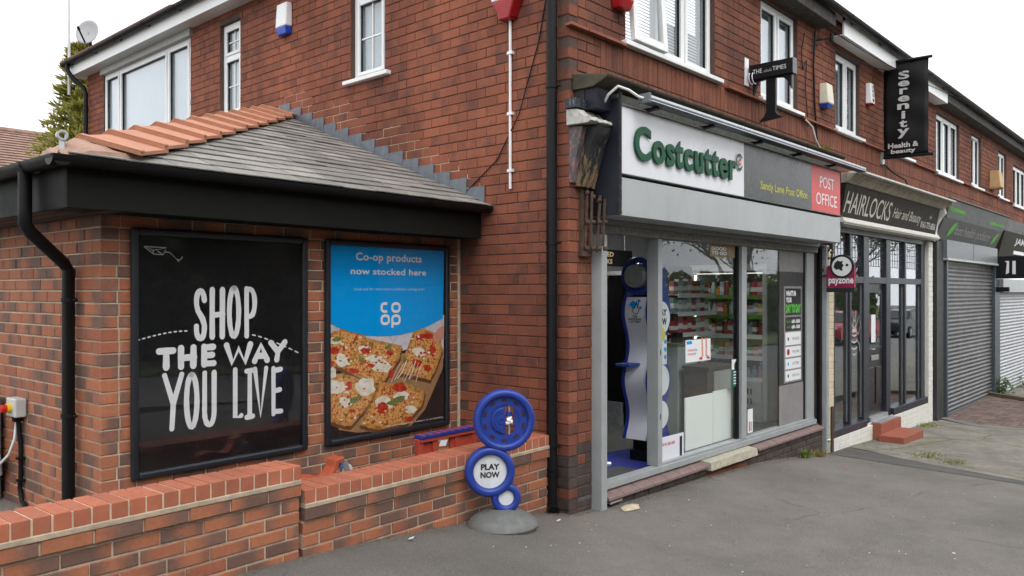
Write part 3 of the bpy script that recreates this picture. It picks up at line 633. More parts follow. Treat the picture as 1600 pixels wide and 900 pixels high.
# ------------------------------------------------------------------ lettering helpers
def text(body, fr, rect, n, mat, par, name='lettering', bold=.0, shear=0, ext_=.0006, res=3, spacing=1.0, align='CENTER', fit=True, label=None, word=None):
    cu = bpy.data.curves.new('t', 'FONT'); cu.body = body; cu.size = 1; cu.offset = bold; cu.shear = shear; cu.extrude = .0; cu.resolution_u = res; cu.space_character = spacing; cu.space_line = .95; cu.align_x = align
    ob = bpy.data.objects.new('t', cu); COL.objects.link(ob); dg = bpy.context.evaluated_depsgraph_get(); dg.update()
    me = bpy.data.meshes.new_from_object(ob.evaluated_get(dg)); COL.objects.unlink(ob); bpy.data.objects.remove(ob); bpy.data.curves.remove(cu)
    xs = [v.co.x for v in me.vertices]; ys = [v.co.y for v in me.vertices]; x0, x1, y0, y1 = min(xs), max(xs), min(ys), max(ys); u0, u1, z0, z1 = rect
    V = [fr.p(u0 + (v.co.x - x0) / (x1 - x0) * (u1 - u0), z0 + (v.co.y - y0) / (y1 - y0) * (z1 - z0), n) for v in me.vertices]; F_ = [tuple(p.vertices) for p in me.polygons]; bpy.data.meshes.remove(me)
    mb = MB(); mb.v = V; mb.f = F_
    o = mb.build(name, mat, par)
    if ext_ > .001:
        s = o.modifiers.new('solid', 'SOLIDIFY'); s.thickness = ext_; s.offset = 0
    return o
def prect(fr, x0, y0, x1, y1, n=0):                      # rectangle of a plane from two photo corners
    a = fr.at(x0, y0, n); b = fr.at(x1, y1, n); return (a[0], b[0], b[1], a[1])
LAYER = [0]
def ribbon(mb, pts, w, fn, caps=True, jit=0):
    """flat brush stroke; pts (a,b); fn(a,b) -> point"""
    pts = [Vector((p[0], p[1], 0)) for p in pts]; n = len(pts); L, R_ = [], []
    for i, p in enumerate(pts):
        t = (pts[min(i + 1, n - 1)] - pts[max(i - 1, 0)]); t.normalize(); q = Vector((-t.y, t.x, 0)); ww = w * (1 + (random.uniform(-jit, jit) if jit else 0)) / 2; L.append(p + q * ww); R_.append(p - q * ww)
    b = len(mb.v); mb.v += [fn(a.x, a.y) for a in L] + [fn(a.x, a.y) for a in R_]; mb.f += [(b + i, b + n + i, b + n + i + 1, b + i + 1) for i in range(n - 1)]
    if caps:
        for p, q in ((pts[0], pts[0] - pts[1]), (pts[-1], pts[-1] - pts[-2])):
            q = q.normalized(); o = Vector((-q.y, q.x, 0)); b = len(mb.v); K = 6
            mb.v += [fn(*((p + (o * math.cos(math.pi * k / K) + q * math.sin(math.pi * k / K)) * w / 2)[:2])) for k in range(K + 1)]; mb.f.append(tuple(b + k for k in range(K + 1)))
def arc(cx, cy, rx, ry, a0, a1, n=12): return [(cx + rx * math.cos(R(a0 + (a1 - a0) * i / n)), cy + ry * math.sin(R(a0 + (a1 - a0) * i / n))) for i in range(n + 1)]
GL = {'S': [[(.92, .80)] + arc(.5, .78, .42, .22, 10, 170, 8) + [(.10, .70), (.25, .58), (.72, .42), (.92, .28)] + arc(.5, .2, .42, .2, 0, -180, 8) + [(.08, .26)]],
      'H': [[(.06, 1), (.05, .5), (.06, 0)], [(.94, 1), (.93, .5), (.92, 0)], [(.05, .46), (.98, .48)]],
      'O': [arc(.5, .5, .45, .5, 90, 455, 26)], 'P': [[(.08, 0), (.06, 1)], [(.06, .98), (.5, .99)] + arc(.5, .7, .44, .28, 90, -90, 8) + [(.1, .40)]],
      'T': [[(0, .93), (1, .93)], [(.5, .95), (.5, 0)]], 'E': [[(.1, 0), (.1, 1)], [(.1, .95), (.95, .97)], [(.1, .5), (.85, .52)], [(.1, .05), (.98, .04)]],
      'W': [[(0, 1), (.24, .03), (.5, .8), (.76, .03), (1, 1)]], 'A': [[(0, 0), (.5, .97), (1, 0)], [(.2, .3), (.8, .3)]], 'Y': [[(.02, 1), (.5, .46)], [(.98, 1), (.5, .46), (.42, 0)]],
      'U': [[(.08, 1), (.07, .3)] + arc(.5, .25, .43, .25, 180, 360, 10) + [(.93, 1)]], 'L': [[(.12, 1), (.12, .04), (.98, .06)]], 'I': [[(.1, .97), (.9, .98)], [(.5, .97), (.5, .03)], [(.1, .03), (.9, .04)]], 'V': [[(.02, 1), (.5, .03), (.98, 1)]]}
def hand(fr, par, ch, rect, w, n, mat):
    u0, u1, z0, z1 = rect; mb = MB()
    for k, st in enumerate(GL[ch]):
        ribbon(mb, [(u0 + w / 2 + (u1 - u0 - w) * a, z0 + w / 2 + (z1 - z0 - w) * b) for a, b in st], w, lambda a, b: fr.p(a, b, n + k * .0004), jit=.10)
    mb.build('letter', mat, par)
def poly(fr, pts, n, name, mat, par, wobble=0, sub=0, seed=1):
    """flat printed shape given by photo points of the plane"""
    q = [fr.at(x, y, n) for x, y in pts]
    if sub:
        r_ = []
        for i, a in enumerate(q):
            b = q[(i + 1) % len(q)]
            for k in range(sub): t_ = k / sub; r_.append((a[0] + (b[0] - a[0]) * t_ + wobble * mnoise.noise((i * 3.1 + t_ * 4, seed, 0)), a[1] + (b[1] - a[1]) * t_ + wobble * mnoise.noise((i * 3.1 + t_ * 4, seed, 9))))
        q = r_
    mb = MB(); mb.add([fr.p(a, b, n) for a, b in q], [tuple(range(len(q)))]); return mb.build(name, mat, par)
def blob(fr, x, y, rx, ry, n, name, mat, par, seed, rough=.3, k=18, ang=0):
    pts = []
    for i in range(k):
        a = 2 * math.pi * i / k; rr = 1 + rough * mnoise.noise((math.cos(a) * 1.6 + seed * 7.3, math.sin(a) * 1.6, seed)); px, py = math.cos(a) * rx * rr, math.sin(a) * ry * rr; pts.append((x + px * math.cos(ang) - py * math.sin(ang), y + px * math.sin(ang) + py * math.cos(ang)))
    return poly(fr, pts, n, name, mat, par)
# ------------------------------------------------------------------ poster cases
def case(rect, label):
    u0, u1, z0, z1 = rect; c = thing('poster_case', POST.p((u0 + u1) / 2, z0, .02), label, 'poster', 'poster cases on the extension wall')
    fm = mt('slate_blue_black_frame', (.014, .017, .023), .34, var=.12)
    for (a, b, c0, d) in ((u0, u0 + .042, z0, z1), (u1 - .042, u1, z0, z1), (u0 + .042, u1 - .042, z0, z0 + .042), (u0 + .042, u1 - .042, z1 - .042, z1)):
        MB().fbox(POST, a, b, c0, d, .003, .042).build('frame', fm, c, bevel=.012)
    MB().fbox(POST, u0 + .03, u1 - .03, z0 + .03, z1 - .03, .003, .012).build('backing_panel', BLACK, c)
    MB().fbox(POST, u0 + .036, u1 - .036, z0 + .036, z1 - .036, .022, .024).build('cover_sheet', GLASSP, c); return c
C1 = case((-2.876, -1.617, .614, 2.136), 'black poster with hand-drawn white words about shopping, in a dark frame')
PN = .0125
for ch, x0, y0, x1, y1 in (('S', 300, 450, 323, 533), ('H', 325, 448, 351, 530), ('O', 352, 446, 376, 529), ('P', 379, 447, 401, 528)): hand(POST, C1, ch, prect(POST, x0, y0, x1, y1), .036, PN, WPRINT)
for ch, x0, y0, x1, y1 in (('T', 242, 542, 274, 578), ('H', 275, 539, 307, 576), ('E', 311, 537, 337, 573), ('W', 348, 535, 394, 570), ('A', 392, 534, 420, 567), ('Y', 417, 531, 448, 565)): hand(POST, C1, ch, prect(POST, x0, y0, x1, y1), .042, PN, WPRINT)
for ch, x0, y0, x1, y1 in (('Y', 251, 583, 287, 671), ('O', 285, 582, 311, 669), ('U', 313, 579, 338, 666), ('L', 361, 574, 379, 657), ('I', 379, 574, 398, 656), ('V', 393, 573, 418, 654), ('E', 421, 572, 441, 648)): hand(POST, C1, ch, prect(POST, x0, y0, x1, y1), .034, PN, WPRINT)
def dash(par, pts, w, n, frac=.6, name='dashed_line'):
    q = [POST.at(x, y, n) for x, y in pts]; mb = MB()
    for a, b in zip(q, q[1:]): ribbon(mb, [a, (a[0] + (b[0] - a[0]) * frac, a[1] + (b[1] - a[1]) * frac)], w, lambda x, y: POST.p(x, y, n), caps=False)
    mb.build(name, WPRINT, par)
dash(C1, [(214 + k * 8.2, 532 - 15 * math.sin(k / 10 * 1.6)) for k in range(11)], .008, PN); dash(C1, [(394 + k * 9.5, 523 + 30 * (k / 8) ** 1.25) for k in range(9)], .008, PN)
def line(fr, par, pts, w, n, mat, name): 
    mb = MB(); ribbon(mb, [fr.at(x, y, n) for x, y in pts], w, lambda a, b: fr.p(a, b, n), caps=False); return mb.build(name, mat, par)
PGR = mt('grey_print', (.36, .36, .36), .6)
for q in ([(225, 385), (260, 387), (239, 391), (225, 385), (240, 397), (255, 398), (259, 390)], [(239, 391), (240, 397)], [(246, 392), (255, 398)], [(257, 394), (264, 394), (270, 399), (276, 405), (282, 406), (285, 401)], [(266, 395), (272, 401), (280, 409)]): line(POST, C1, q, .006, PN + .0003, PGR, 'paper_plane')
C2 = case((-1.457, -.162, .61, 2.141), 'blue co-op poster with a photo of sliced pizza, in a dark frame')
CYAN = mt('cyan_print', (.0, .33, .82), .5, var=.02, spec=.1); arcp = [(513, 503), (530, 512), (550, 519), (575, 524), (600, 525), (625, 523), (650, 517), (672, 508), (692, 497)]
def prin(name, cols, scale, seed=0, contrast=1):
    m, t, b = newmat(name); v = node(t, 'ShaderNodeMapping', {'Vector': wpos(t), 'Location': (seed, seed * .7, 0)}).outputs[0]; n = noise(t, scale, 6, .68, v); k = len(cols)
    t.links.new(ramp(t, n, [(.3 + .4 * i / (k - 1), c) for i, c in enumerate(cols)]), b.inputs['Base Color']); b.inputs['Roughness'].default_value = .5; return m
TOP = prin('print_pizza_topping', [(.14, .018, .008), (.36, .03, .010), (.46, .07, .015), (.58, .22, .04), (.76, .52, .20), (.60, .24, .05), (.40, .05, .012), (.18, .04, .015)], 40); CRUST = prin('print_crust', [(.07, .025, .01), (.30, .11, .025), (.52, .24, .06), (.60, .32, .10), (.24, .08, .02)], 30, 3)
MOZ = prin('print_mozzarella', [(.62, .50, .34), (.78, .73, .62), (.82, .79, .72)], 22, 5); TOM = prin('print_tomato', [(.22, .012, .008), (.50, .03, .012), (.60, .09, .03)], 30, 6); BAS = prin('print_basil', [(.05, .07, .012), (.16, .20, .05), (.3, .3, .1)], 60, 8)
WD = prin('print_board', [(.22, .12, .055), (.36, .21, .10), (.28, .15, .07)], 8, 2); DK = mt('print_dark', (.016, .012, .012), .5); CLO = prin('print_cloth', [(.45, .42, .48), (.62, .60, .64), (.36, .38, .55)], 9, 4); BRN = prin('print_shadow_brown', [(.10, .035, .015), (.20, .08, .03)], 20)
poly(POST, [(512, 379), (694, 391), (693, 656), (513, 690)], PN, 'print_background', DK, C2); n = PN + .0004
poly(POST, [(514, 500), (694, 492), (693, 560), (640, 545), (580, 560), (514, 575)], n, 'print_cloth', CLO, C2); n += .0003
poly(POST, [(514, 640), (560, 560), (693, 545), (692, 575), (664, 640), (640, 668), (560, 676), (530, 672)], n, 'print_board', WD, C2); n += .0003
SL = [([(514, 520), (535, 514), (572, 522), (570, 535), (545, 566), (538, 576), (514, 572)], 1), ([(572, 528), (628, 540), (624, 560), (600, 597), (580, 600), (536, 577), (556, 552)], 2), ([(514, 590), (534, 582), (590, 603), (585, 625), (548, 666), (530, 664), (514, 657)], 3), ([(592, 598), (640, 600), (664, 612), (660, 632), (634, 662), (590, 672), (562, 664), (570, 648)], 4), ([(646, 518), (662, 513), (688, 524), (691, 548), (680, 580), (672, 593), (622, 583), (636, 545)], 5)]
for q, sd_ in SL:
    cx = sum(p[0] for p in q) / len(q); cy = sum(p[1] for p in q) / len(q)
    poly(POST, [(x + (x - cx) * .03, y + 5 + (y - cy) * .02) for x, y in q], n, 'print_slice_shadow', BRN, C2, .012, 5, sd_); poly(POST, q, n + .0003, 'print_crust', CRUST, C2, .014, 6, sd_); poly(POST, [(cx + (x - cx) * .86, cy + (y - cy) * .84) for x, y in q], n + .0006, 'print_topping', TOP, C2, .02, 6, sd_ + 20)
n += .0009
for i, (x, y, rx, ry) in enumerate(((534, 563, 9, 10), (522, 533, 10, 5), (597, 573, 14, 9), (568, 545, 9, 6), (525, 605, 14, 12), (571, 604, 17, 13), (520, 582, 5, 9), (600, 630, 14, 12), (628, 618, 12, 7), (655, 550, 10, 8), (585, 560, 12, 5), (540, 628, 10, 8), (642, 640, 9, 6))): blob(POST, x, y, rx, ry, n, 'print_cheese', MOZ, C2, i + 1, .45)
n += .0003
for i, (x, y, rx, ry) in enumerate(((523, 548, 7, 6), (572, 548, 8, 5), (580, 571, 6, 3), (609, 551, 6, 4), (545, 603, 5, 7), (598, 637, 9, 8), (624, 606, 11, 7), (650, 567, 8, 6), (668, 525, 12, 5), (655, 528, 5, 6), (518, 567, 4, 4), (612, 584, 5, 6), (550, 642, 5, 3), (640, 655, 6, 4), (552, 580, 8, 4), (676, 548, 5, 9), (668, 575, 5, 6))): blob(POST, x, y, rx, ry, n, 'print_tomato', TOM, C2, i + 30, .5)
n += .0003
rb = random.Random(4)
for q, sd_ in SL:
    cx = sum(p[0] for p in q) / len(q); cy = sum(p[1] for p in q) / len(q)
    for k in range(26):
        a = q[rb.randrange(len(q))]; t_ = rb.uniform(0, .85); blob(POST, cx + (a[0] - cx) * t_ + rb.uniform(-8, 8), cy + (a[1] - cy) * t_ + rb.uniform(-6, 6), rb.uniform(1.2, 3.2), rb.uniform(1, 2.4), n + .00004 * k, 'print_crumb', (TOM, MOZ, CRUST, BRN, MOZ, TOM)[k % 6], C2, k + 90, .5, 9)
n += .0012
for i, (x, y, rx, ry) in enumerate(((526, 530, 7, 4), (565, 562, 4, 5), (555, 625, 10, 5), (620, 626, 14, 5), (607, 542, 6, 3), (633, 563, 3, 5), (580, 538, 4, 3))): blob(POST, x, y, rx, ry, n, 'print_basil', BAS, C2, i + 60, .6, ang=-.4)
for i in range(8): x = 614 + i * 5.3; line(POST, C2, [(x + 12 - i * .6, 566 + 3 * math.sin(i * 2.1)), (x + 5 - i * .4, 580 + i * .6), (x - 3 + 2 * math.sin(i * 3), 594 + 3 * math.cos(i * 1.7))], .0035 + .003 * (i % 3), n + .0002, MOZ, 'print_cheese_string')
poly(POST, [(676, 526), (684, 514), (693, 508), (693, 528), (684, 534), (678, 534)], n + .0003, 'print_fingers', mt('print_skin', (.62, .28, .2), .5, var=.1), C2, .004, 3)
poly(POST, [(512.5, 379)] + arcp + [(694, 391)], n + .0007, 'print_blue_field', CYAN, C2); TN = n + .0011
text('Co-op products', POST, prect(POST, 556, 394, 659, 414, TN), TN, WPRINT, C2, bold=.022, spacing=1.05); text('now stocked here', POST, prect(POST, 548, 418, 666, 431, TN), TN, WPRINT, C2, bold=.022, spacing=1.05); text('Look out for even more products coming soon', POST, prect(POST, 553, 449, 663, 455, TN), TN, mt('pale_blue_print', (.42, .62, .75), .5), C2)
def ringz(x, y, r, w, gap=None):
    c = POST.at(x, y, TN); k = POST.at(x + r, y, TN)[0] - c[0]; kz = POST.at(x, y - r * 1.1, TN)[1] - c[1]; a0, a1 = gap or (0, 360)
    mb = MB(); ribbon(mb, [(c[0] + k * math.copysign(abs(math.cos(R(a))) ** .75, math.cos(R(a))), c[1] + kz * math.copysign(abs(math.sin(R(a))) ** .75, math.sin(R(a)))) for a in [a0 + (a1 - a0) * i / 24 for i in range(25)]], w, lambda a, b: POST.p(a, b, TN), caps=False); mb.build('logo', WPRINT, C2)
ringz(602, 480.5, 5.7, .022, (64, 296)); ringz(618.8, 480.5, 5.7, .022); ringz(602, 499.5, 5.7, .022); ringz(618.8, 499.5, 5.7, .022); line(POST, C2, [(613.1, 498), (613.1, 512)], .022, TN + .0003, WPRINT, 'logo')
text('Serving suggestion. Subject to availability.', POST, (POST.at(604, 668, TN)[0], POST.at(693, 655, TN)[0], .672, .69), TN, WPRINT, C2)
# ------------------------------------------------------------------ lottery sign on the forecourt
LB = Vector((-.90, -.13, gz(-.9) + .0)); ld = (CAM - LB); ld.z = 0; ld.normalize(); ang = R(8); LNv = Vector((ld.x * math.cos(ang) - ld.y * math.sin(ang), ld.x * math.sin(ang) + ld.y * math.cos(ang), 0)); LR = UP.cross(LNv).normalized()
LS = thing('lottery_sign', LB, 'blue plastic pavement sign of stacked discs on a grey weighted base', 'sign')
def lf(x, z, n): return Vector((LB.x, LB.y, 0)) + LR * x + UP * z + LNv * n
mb = MB(); prof = [(.0, .215), (.05, .213), (.075, .205), (.10, .195), (.15, .17), (.20, .13), (.232, .085), (.242, .05), (.236, .015), (.22, -.02)]
for k in range(40):
    a = 2 * math.pi * k / 40
    for r, z in prof: mb.v.append(Vector((LB.x, LB.y, LB.z - .005)) + Vector((math.cos(a) * r, math.sin(a) * r, z * .62)))
m_ = len(prof); mb.f = [(k * m_ + j, k * m_ + j + 1, ((k + 1) % 40) * m_ + j + 1, ((k + 1) % 40) * m_ + j) for k in range(40) for j in range(m_ - 1)]
mb.build('base', mt('grey_rubber_base', (.115, .12, .115), .6, var=.2, scale=14, bmp=.3, dirt=.3, dirtcol=(.22, .21, .19)), LS, smooth=True)
MB().tube([lf(.022, .20, 0), lf(.022, .27, 0)], [.034, .03], 14).build('neck', BLUEP, LS, smooth=True)
def torus_ring(c, r_in, r_out, half, name='disc_rim'):
    mb = MB(); seg, ps = 56, 14; rc, rw = (r_in + r_out) / 2, (r_out - r_in) / 2
    for k in range(seg):
        a = 2 * math.pi * k / seg
        for j in range(ps):
            b = 2 * math.pi * j / ps; cx, sx = math.copysign(abs(math.cos(b)) ** .7, math.cos(b)), math.copysign(abs(math.sin(b)) ** .7, math.sin(b)); rr = rc + rw * cx; mb.v.append(lf(c[0] + math.cos(a) * rr, c[1] + math.sin(a) * rr, half * sx))
    mb.f = [(k * ps + j, k * ps + (j + 1) % ps, ((k + 1) % seg) * ps + (j + 1) % ps, ((k + 1) % seg) * ps + j) for k in range(seg) for j in range(ps)]
    return mb.build(name, BLUEP, LS, smooth=True)
cb, cm, cs_ = (.009, .876), (-.088, .530), (.022, .348)
torus_ring(cb, .158, .212, .045); torus_ring(cm, .112, .172, .044); torus_ring(cs_, .05, .102, .038)
fc = lambda c: (lambda x, z, n: lf(c[0] + x, c[1] + z, n))
MB().disc_ring(fc(cb), .104, .170, -.02, .012, 56).build('inner_rim', BLUEP, LS, smooth=True)
for k in range(10):
    a = R(18 + k * 36); c = fc(cb); x, z = math.cos(a) * .137, math.sin(a) * .137; t_ = Vector((-math.sin(a), math.cos(a))); r_ = Vector((math.cos(a), math.sin(a)))
    MB().prism([(x + t_.x * p + r_.x * q, z + t_.y * p + r_.y * q) for p, q in ((-.018, -.010), (.018, -.010), (.018, .010), (-.018, .010))], c, .006, .0135).build('slot', mt('slot_dark', (.03, .012, .012), .8), LS)
half = [(.005, -.106)] + [(math.cos(R(a)) * .106, math.sin(R(a)) * .106) for a in range(268, 90, -9)] + [(.005, .106)]
MB().prism(half, fc(cb), -.018, .006).build('dial_plate', BLUEP, LS); MB().prism([(x * .84, z * .84) for x, z in half], fc(cb), .006, .022).build('dial', BLUEP, LS, bevel=.006)
for k in range(7):
    a = R(105 + k * 25); x, z = -.01 + math.cos(a) * .062, math.sin(a) * .066; MB().disc_ring(lambda X, Z, n: lf(cb[0] + x + X, cb[1] + z + Z, n), .007, .0125, .022, .0255, 16).build('finger_hole', BLUEP, LS)
MB().disc_ring(fc((cb[0] - .018, cb[1])), .012, .024, .022, .028, 24).build('hub', BLUEP, LS)
for x0 in (.07,): MB().prism([(x0, -.085), (x0 + .012, -.08), (x0 + .03, -.05), (x0 + .034, .05), (x0 + .012, .085), (x0, .085)], fc(cb), -.012, .006).build('web', BLUEP, LS)
MB().tube([lf(cb[0] + .036, cb[1] - .11, 0), lf(cb[0] + .036, cb[1] + .11, 0)], .007, 10).build('spindle', GALV, LS, smooth=True); MB().tube([lf(cb[0] + .036, cb[1] + .03, 0), lf(cb[0] + .036, cb[1] + .055, 0)], .022, 14).build('spindle_collar', BLUEP, LS, smooth=True)
for dx, dz, r in ((.03, .0, .02), (.045, -.012, .016), (.022, -.02, .014), (.04, .016, .012)): MB().tube([lf(cb[0] + dx - .012, cb[1] + dz, .006), lf(cb[0] + dx + .012, cb[1] + dz, .006)], [r * .8, r], 10).build('knuckle', WHITE, LS, smooth=True)
SPW = mt('speckled_white_disc', (.62, .64, .66), .5, var=.06, dirt=.35, dirtcol=(.3, .3, .3))
MB().disc_ring(fc(cm), 0, .125, -.03, .012, 48).build('white_disc', SPW, LS); MB().disc_ring(fc(cs_), 0, .058, -.028, .014, 36).build('white_disc', SPW, LS)
LSF = Fr(lf(0, 0, 0), LR, LNv); PBK = mt('black_print', (.012, .012, .014), .5)
text('PLAY', LSF, (cm[0] - .063, cm[0] + .066, .541, .583), .0135, PBK, LS, bold=.045); text('NOW', LSF, (cm[0] - .066, cm[0] + .066, .487, .529), .0135, PBK, LS, bold=.045)
# ------------------------------------------------------------------ behind the garden wall
DOL = thing('castor_dolly', ext(-1.9, -.62, .2), 'upturned orange red plastic dolly with white castors behind the garden wall', 'dolly')
DR = mt('dolly_red', (.36, .07, .028), .5, var=.15)
def dq(u, z, n): return ext(u, -.62 - n, z + .02)
for pts in ([(-2.13, .56), (-2.07, .575), (-2.0, .565), (-1.96, .55), (-1.93, .552), (-1.93, .53), (-2.0, .53), (-2.05, .52), (-2.13, .50)], [(-1.96, .53), (-1.90, .56), (-1.87, .60), (-1.86, .645), (-1.79, .655), (-1.79, .635), (-1.825, .625), (-1.84, .585), (-1.87, .545), (-1.93, .50)]):
    MB().prism(pts, dq, -.05, .05).build('frame', DR, DOL, bevel=.006)
MB().prism([(-2.12, .22), (-1.70, .22), (-1.72, .50), (-2.10, .50)], dq, -.04, .03).build('deck', DR, DOL)
for u, z, a in ((-2.055, .505, .2), (-1.735, .552, -.5)):
    w_ = MB().disc_ring(lambda x, zz, n: dq(u + x, z + zz, n), .0, .042, -.014, .014, 24, .004).build('castor', mt('castor_grey_white', (.5, .51, .5), .45, dirt=.2), DOL, smooth=True); MB().disc_ring(lambda x, zz, n: dq(u + x, z + zz, n), .0, .014, -.02, .02, 14).build('axle', GALV, w_)
    MB().prism([(u - .05, z + .045), (u - .01, z + .07), (u + .012, z - .004), (u - .012, z - .012)], dq, .018, .024).build('fork', GALV, w_); MB().tube([dq(u - .06, z + .03, .02), dq(u - .06, z + .06, .02)], .016, 12).build('swivel', mt('blue_rubber', (.05, .12, .3), .5), w_)
RK = thing('plastic_rack', ext(-.62, -.5, .2), 'red plastic rack with a blue rail leaning behind the garden wall', 'rack')
RKF = Fr(ext(0, -.5, .025), E1, -E2); RRED = mt('rack_red', (.40, .055, .032), .5, var=.12)
MB().fbox(RKF, -.96, -.30, .622, .652, -.06, .02).build('rail', BLUEP, RK, bevel=.006)
for k in range(9): MB().fbox(RKF, -.94 + k * .075, -.915 + k * .075, .645, .654, -.05, .021).build('rail_slot', RRED, RK)
for u0 in (-.95, -.80, -.56, -.36):
    MB().prism([(u0, .2), (u0 + .05, .2), (u0 + .035, .622), (u0 - .02, .622)], lambda a, z, n: RKF.p(a, z, n), -.05, .0).build('upright', RRED, RK, bevel=.004)
MB().fbox(RKF, -.96, -.30, .40, .43, -.055, -.01).build('crossbar', RRED, RK); MB().fbox(RKF, -.62, -.36, .44, .621, -.03, -.01).build('panel', RRED, RK); MB().fbox(RKF, -.96, -.78, .40, .60, -.045, -.02).build('panel', RRED, RK); MB().fbox(RKF, -.96, -.30, .598, .621, -.055, .012).build('crossbar', RRED, RK)
MB().add([RKF.p(-.76, .545, .004), RKF.p(-.685, .538, .004), RKF.p(-.665, .582, .004), RKF.p(-.74, .59, .004)], [(0, 1, 2, 3)]).build('paper_label', WPRINT, RK)
# ------------------------------------------------------------------ electrics on the extension's left wall
ISO = thing('isolator_switch', EXTL.p(-1.22, .9, .05), 'pale grey switch box with a red and yellow knob on the extension', 'switch')
MB().fbox(EXTL, -1.30, -1.13, .905, 1.03, .004, .075).build('box', mt('pale_grey_box', (.52, .53, .53), .4), ISO, bevel=.008)
MB().disc_ring(lambda x, z, n: EXTL.p(-1.215 + x, .965 + z, n), 0, .034, .075, .10, 24).build('bezel', mt('switch_yellow', (.75, .5, .02), .4), ISO); MB().disc_ring(lambda x, z, n: EXTL.p(-1.215 + x, .965 + z, n), 0, .026, .10, .135, 24, .004).build('knob', mt('switch_red', (.6, .02, .015), .35), ISO)
MB().fbox(EXTL, -1.235, -1.19, .87, .906, .01, .06).build('gland', BLK, ISO)
cab = MB().tube([EXTL.p(-1.21, .88, .03), EXTL.p(-1.205, .8, .025), EXTL.p(-1.19, .7, .02), EXTL.p(-1.19, .5, .02), EXTL.p(-1.21, .42, .02), EXTL.p(-1.17, .33, .02), EXTL.p(-1.02, .27, .02), EXTL.p(-.85, .24, .02)], .016, 8).build('black_cable', BLK, ISO, smooth=True)
for u, z in ((-1.19, .62), (-1.19, .47), (-1.06, .285)): MB().fbox(EXTL, u - .025, u + .025, z - .008, z + .008, .0, .045).build('cable_clip', BLK, cab)
MB().tube([EXTL.p(-1.24, .88, .03), EXTL.p(-1.245, .75, .04), EXTL.p(-1.29, .64, .06), EXTL.p(-1.38, .57, .08), EXTL.p(-1.50, .53, .1), EXTL.p(-1.65, .52, .1)], .009, 8).build('white_cable', WHITE, ISO, smooth=True)
CABN = thing('condenser_unit', EXTL.p(-1.9, .2, .15), 'dark grey metal condenser cabinet against the extension, cut by the frame', 'cabinet')
MB().fbox(EXTL, -2.5, -1.53, .262, 1.01, .03, .33).build('casing', mt('graphite_casing', (.085, .09, .095), .5), CABN, bevel=.006); MB().tube([EXTL.p(-1.55, .62, .05), EXTL.p(-1.46, .62, .07), EXTL.p(-1.44, .58, .07), EXTL.p(-1.45, .48, .06), EXTL.p(-1.55, .47, .05)], .012, 8).build('pipe', GALV, CABN, smooth=True); MB().fbox(EXTL, -1.54, -1.45, .50, .60, .03, .12).build('bracket', BLK, CABN)
for u in (-2.4, -1.65): MB().fbox(EXTL, u, u + .06, .15, .262, .05, .3).build('foot', BLK, CABN)
# ------------------------------------------------------------------ alarms on the walls
def alarm(fr, u, z, w_, h, d, top, bot, split, label, taper=.8, name='alarm_box', bm=None):
    a = thing(name, fr.p(u, z, 0), label, 'alarm box', 'burglar alarm boxes on the walls')
    def sec(z0, z1, w0, w1, mat, nm, d0=d, d1=d):
        mb = MB(); q = [fr.p(u - w0 / 2, z0, .003), fr.p(u + w0 / 2, z0, .003), fr.p(u + w1 / 2, z1, .003), fr.p(u - w1 / 2, z1, .003)]; o_ = [fr.p(u - w0 * .44, z0, d0), fr.p(u + w0 * .44, z0, d0), fr.p(u + w1 * .44, z1, d1), fr.p(u - w1 * .44, z1, d1)]
        mb.add(q + o_, [(4, 5, 6, 7), (0, 1, 5, 4), (1, 2, 6, 5), (2, 3, 7, 6), (3, 0, 4, 7), (3, 2, 1, 0)]); return mb.build(nm, mat, a, bevel=.012)
    zs = z + h * split; sec(zs, z + h, w_, w_ * .97, top, 'cover', d, d * .8); sec(z, zs - .001, w_ * taper, w_, bot, 'lens', d * .75, d); return a
BLENS = mt('blue_lens', (.01, .06, .42), .2); RLENS = mt('red_lens', (.34, .008, .012), .25)
alarm(SIDE, -3.945, 4.58, .23, .345, .085, WHITE, BLENS, .24, 'white burglar alarm box with a blue base on the side wall', .85)
a2 = alarm(SIDE, -.60, 3.985, .30, .52, .11, WHITE, RLENS, .30, 'white shield shaped alarm box with a red tip above the white conduit', .35)
MB().prism([(-.76, 4.2), (-.745, 4.2), (-.66, 4.02), (-.69, 4.0)], lambda a, z, n: SIDE.p(a, z, n), .004, .06).build('side_trim', RLENS, a2); MB().prism([(-.455, 4.22), (-.44, 4.22), (-.53, 4.0), (-.56, 4.0)], lambda a, z, n: SIDE.p(a, z, n), .004, .06).build('side_trim', RLENS, a2)
alarm(FRONT, .66, 4.10, .22, .3, .11, mt('yellow_cover', (.75, .55, .1), .4), RLENS, .3, 'red and yellow alarm box beside the open upstairs window', .8)
alarm(FRONT, 5.16, 4.045, .22, .30, .12, CREAM, BLENS, .16, 'cream alarm box with a thin blue base by the dangling cables', .8)
b2 = alarm(FRONT, 6.82, 4.375, .16, .30, .09, WHITE, RLENS, .05, 'narrow white alarm box with a column of dark letters', .9)
for k, ch in enumerate('BRG'): text(ch, FRONT, (6.79, 6.85, 4.60 - k * .06, 4.645 - k * .06), .088, PBK, b2, bold=.03)
MB().fbox(FRONT, 6.785, 6.855, 4.405, 4.455, .08, .0885).build('red_panel', RLENS, b2)
alarm(FRONT, 14.62, 3.93, .36, .38, .22, mt('plywood_tan', (.50, .32, .15), .6), mt('plywood_tan', (.5, .3, .14), .6), .06, 'tan plywood coloured box hung beside a far upstairs window', 1, 'wall_box')
cond = MB().tube([SIDE.p(-.60, 4.0, .015), SIDE.p(-.60, 2.60, .015)], .012, 8).build('conduit', WHITE, None, smooth=True, label='thin white conduit running down the side wall from the alarm box', cat='conduit')
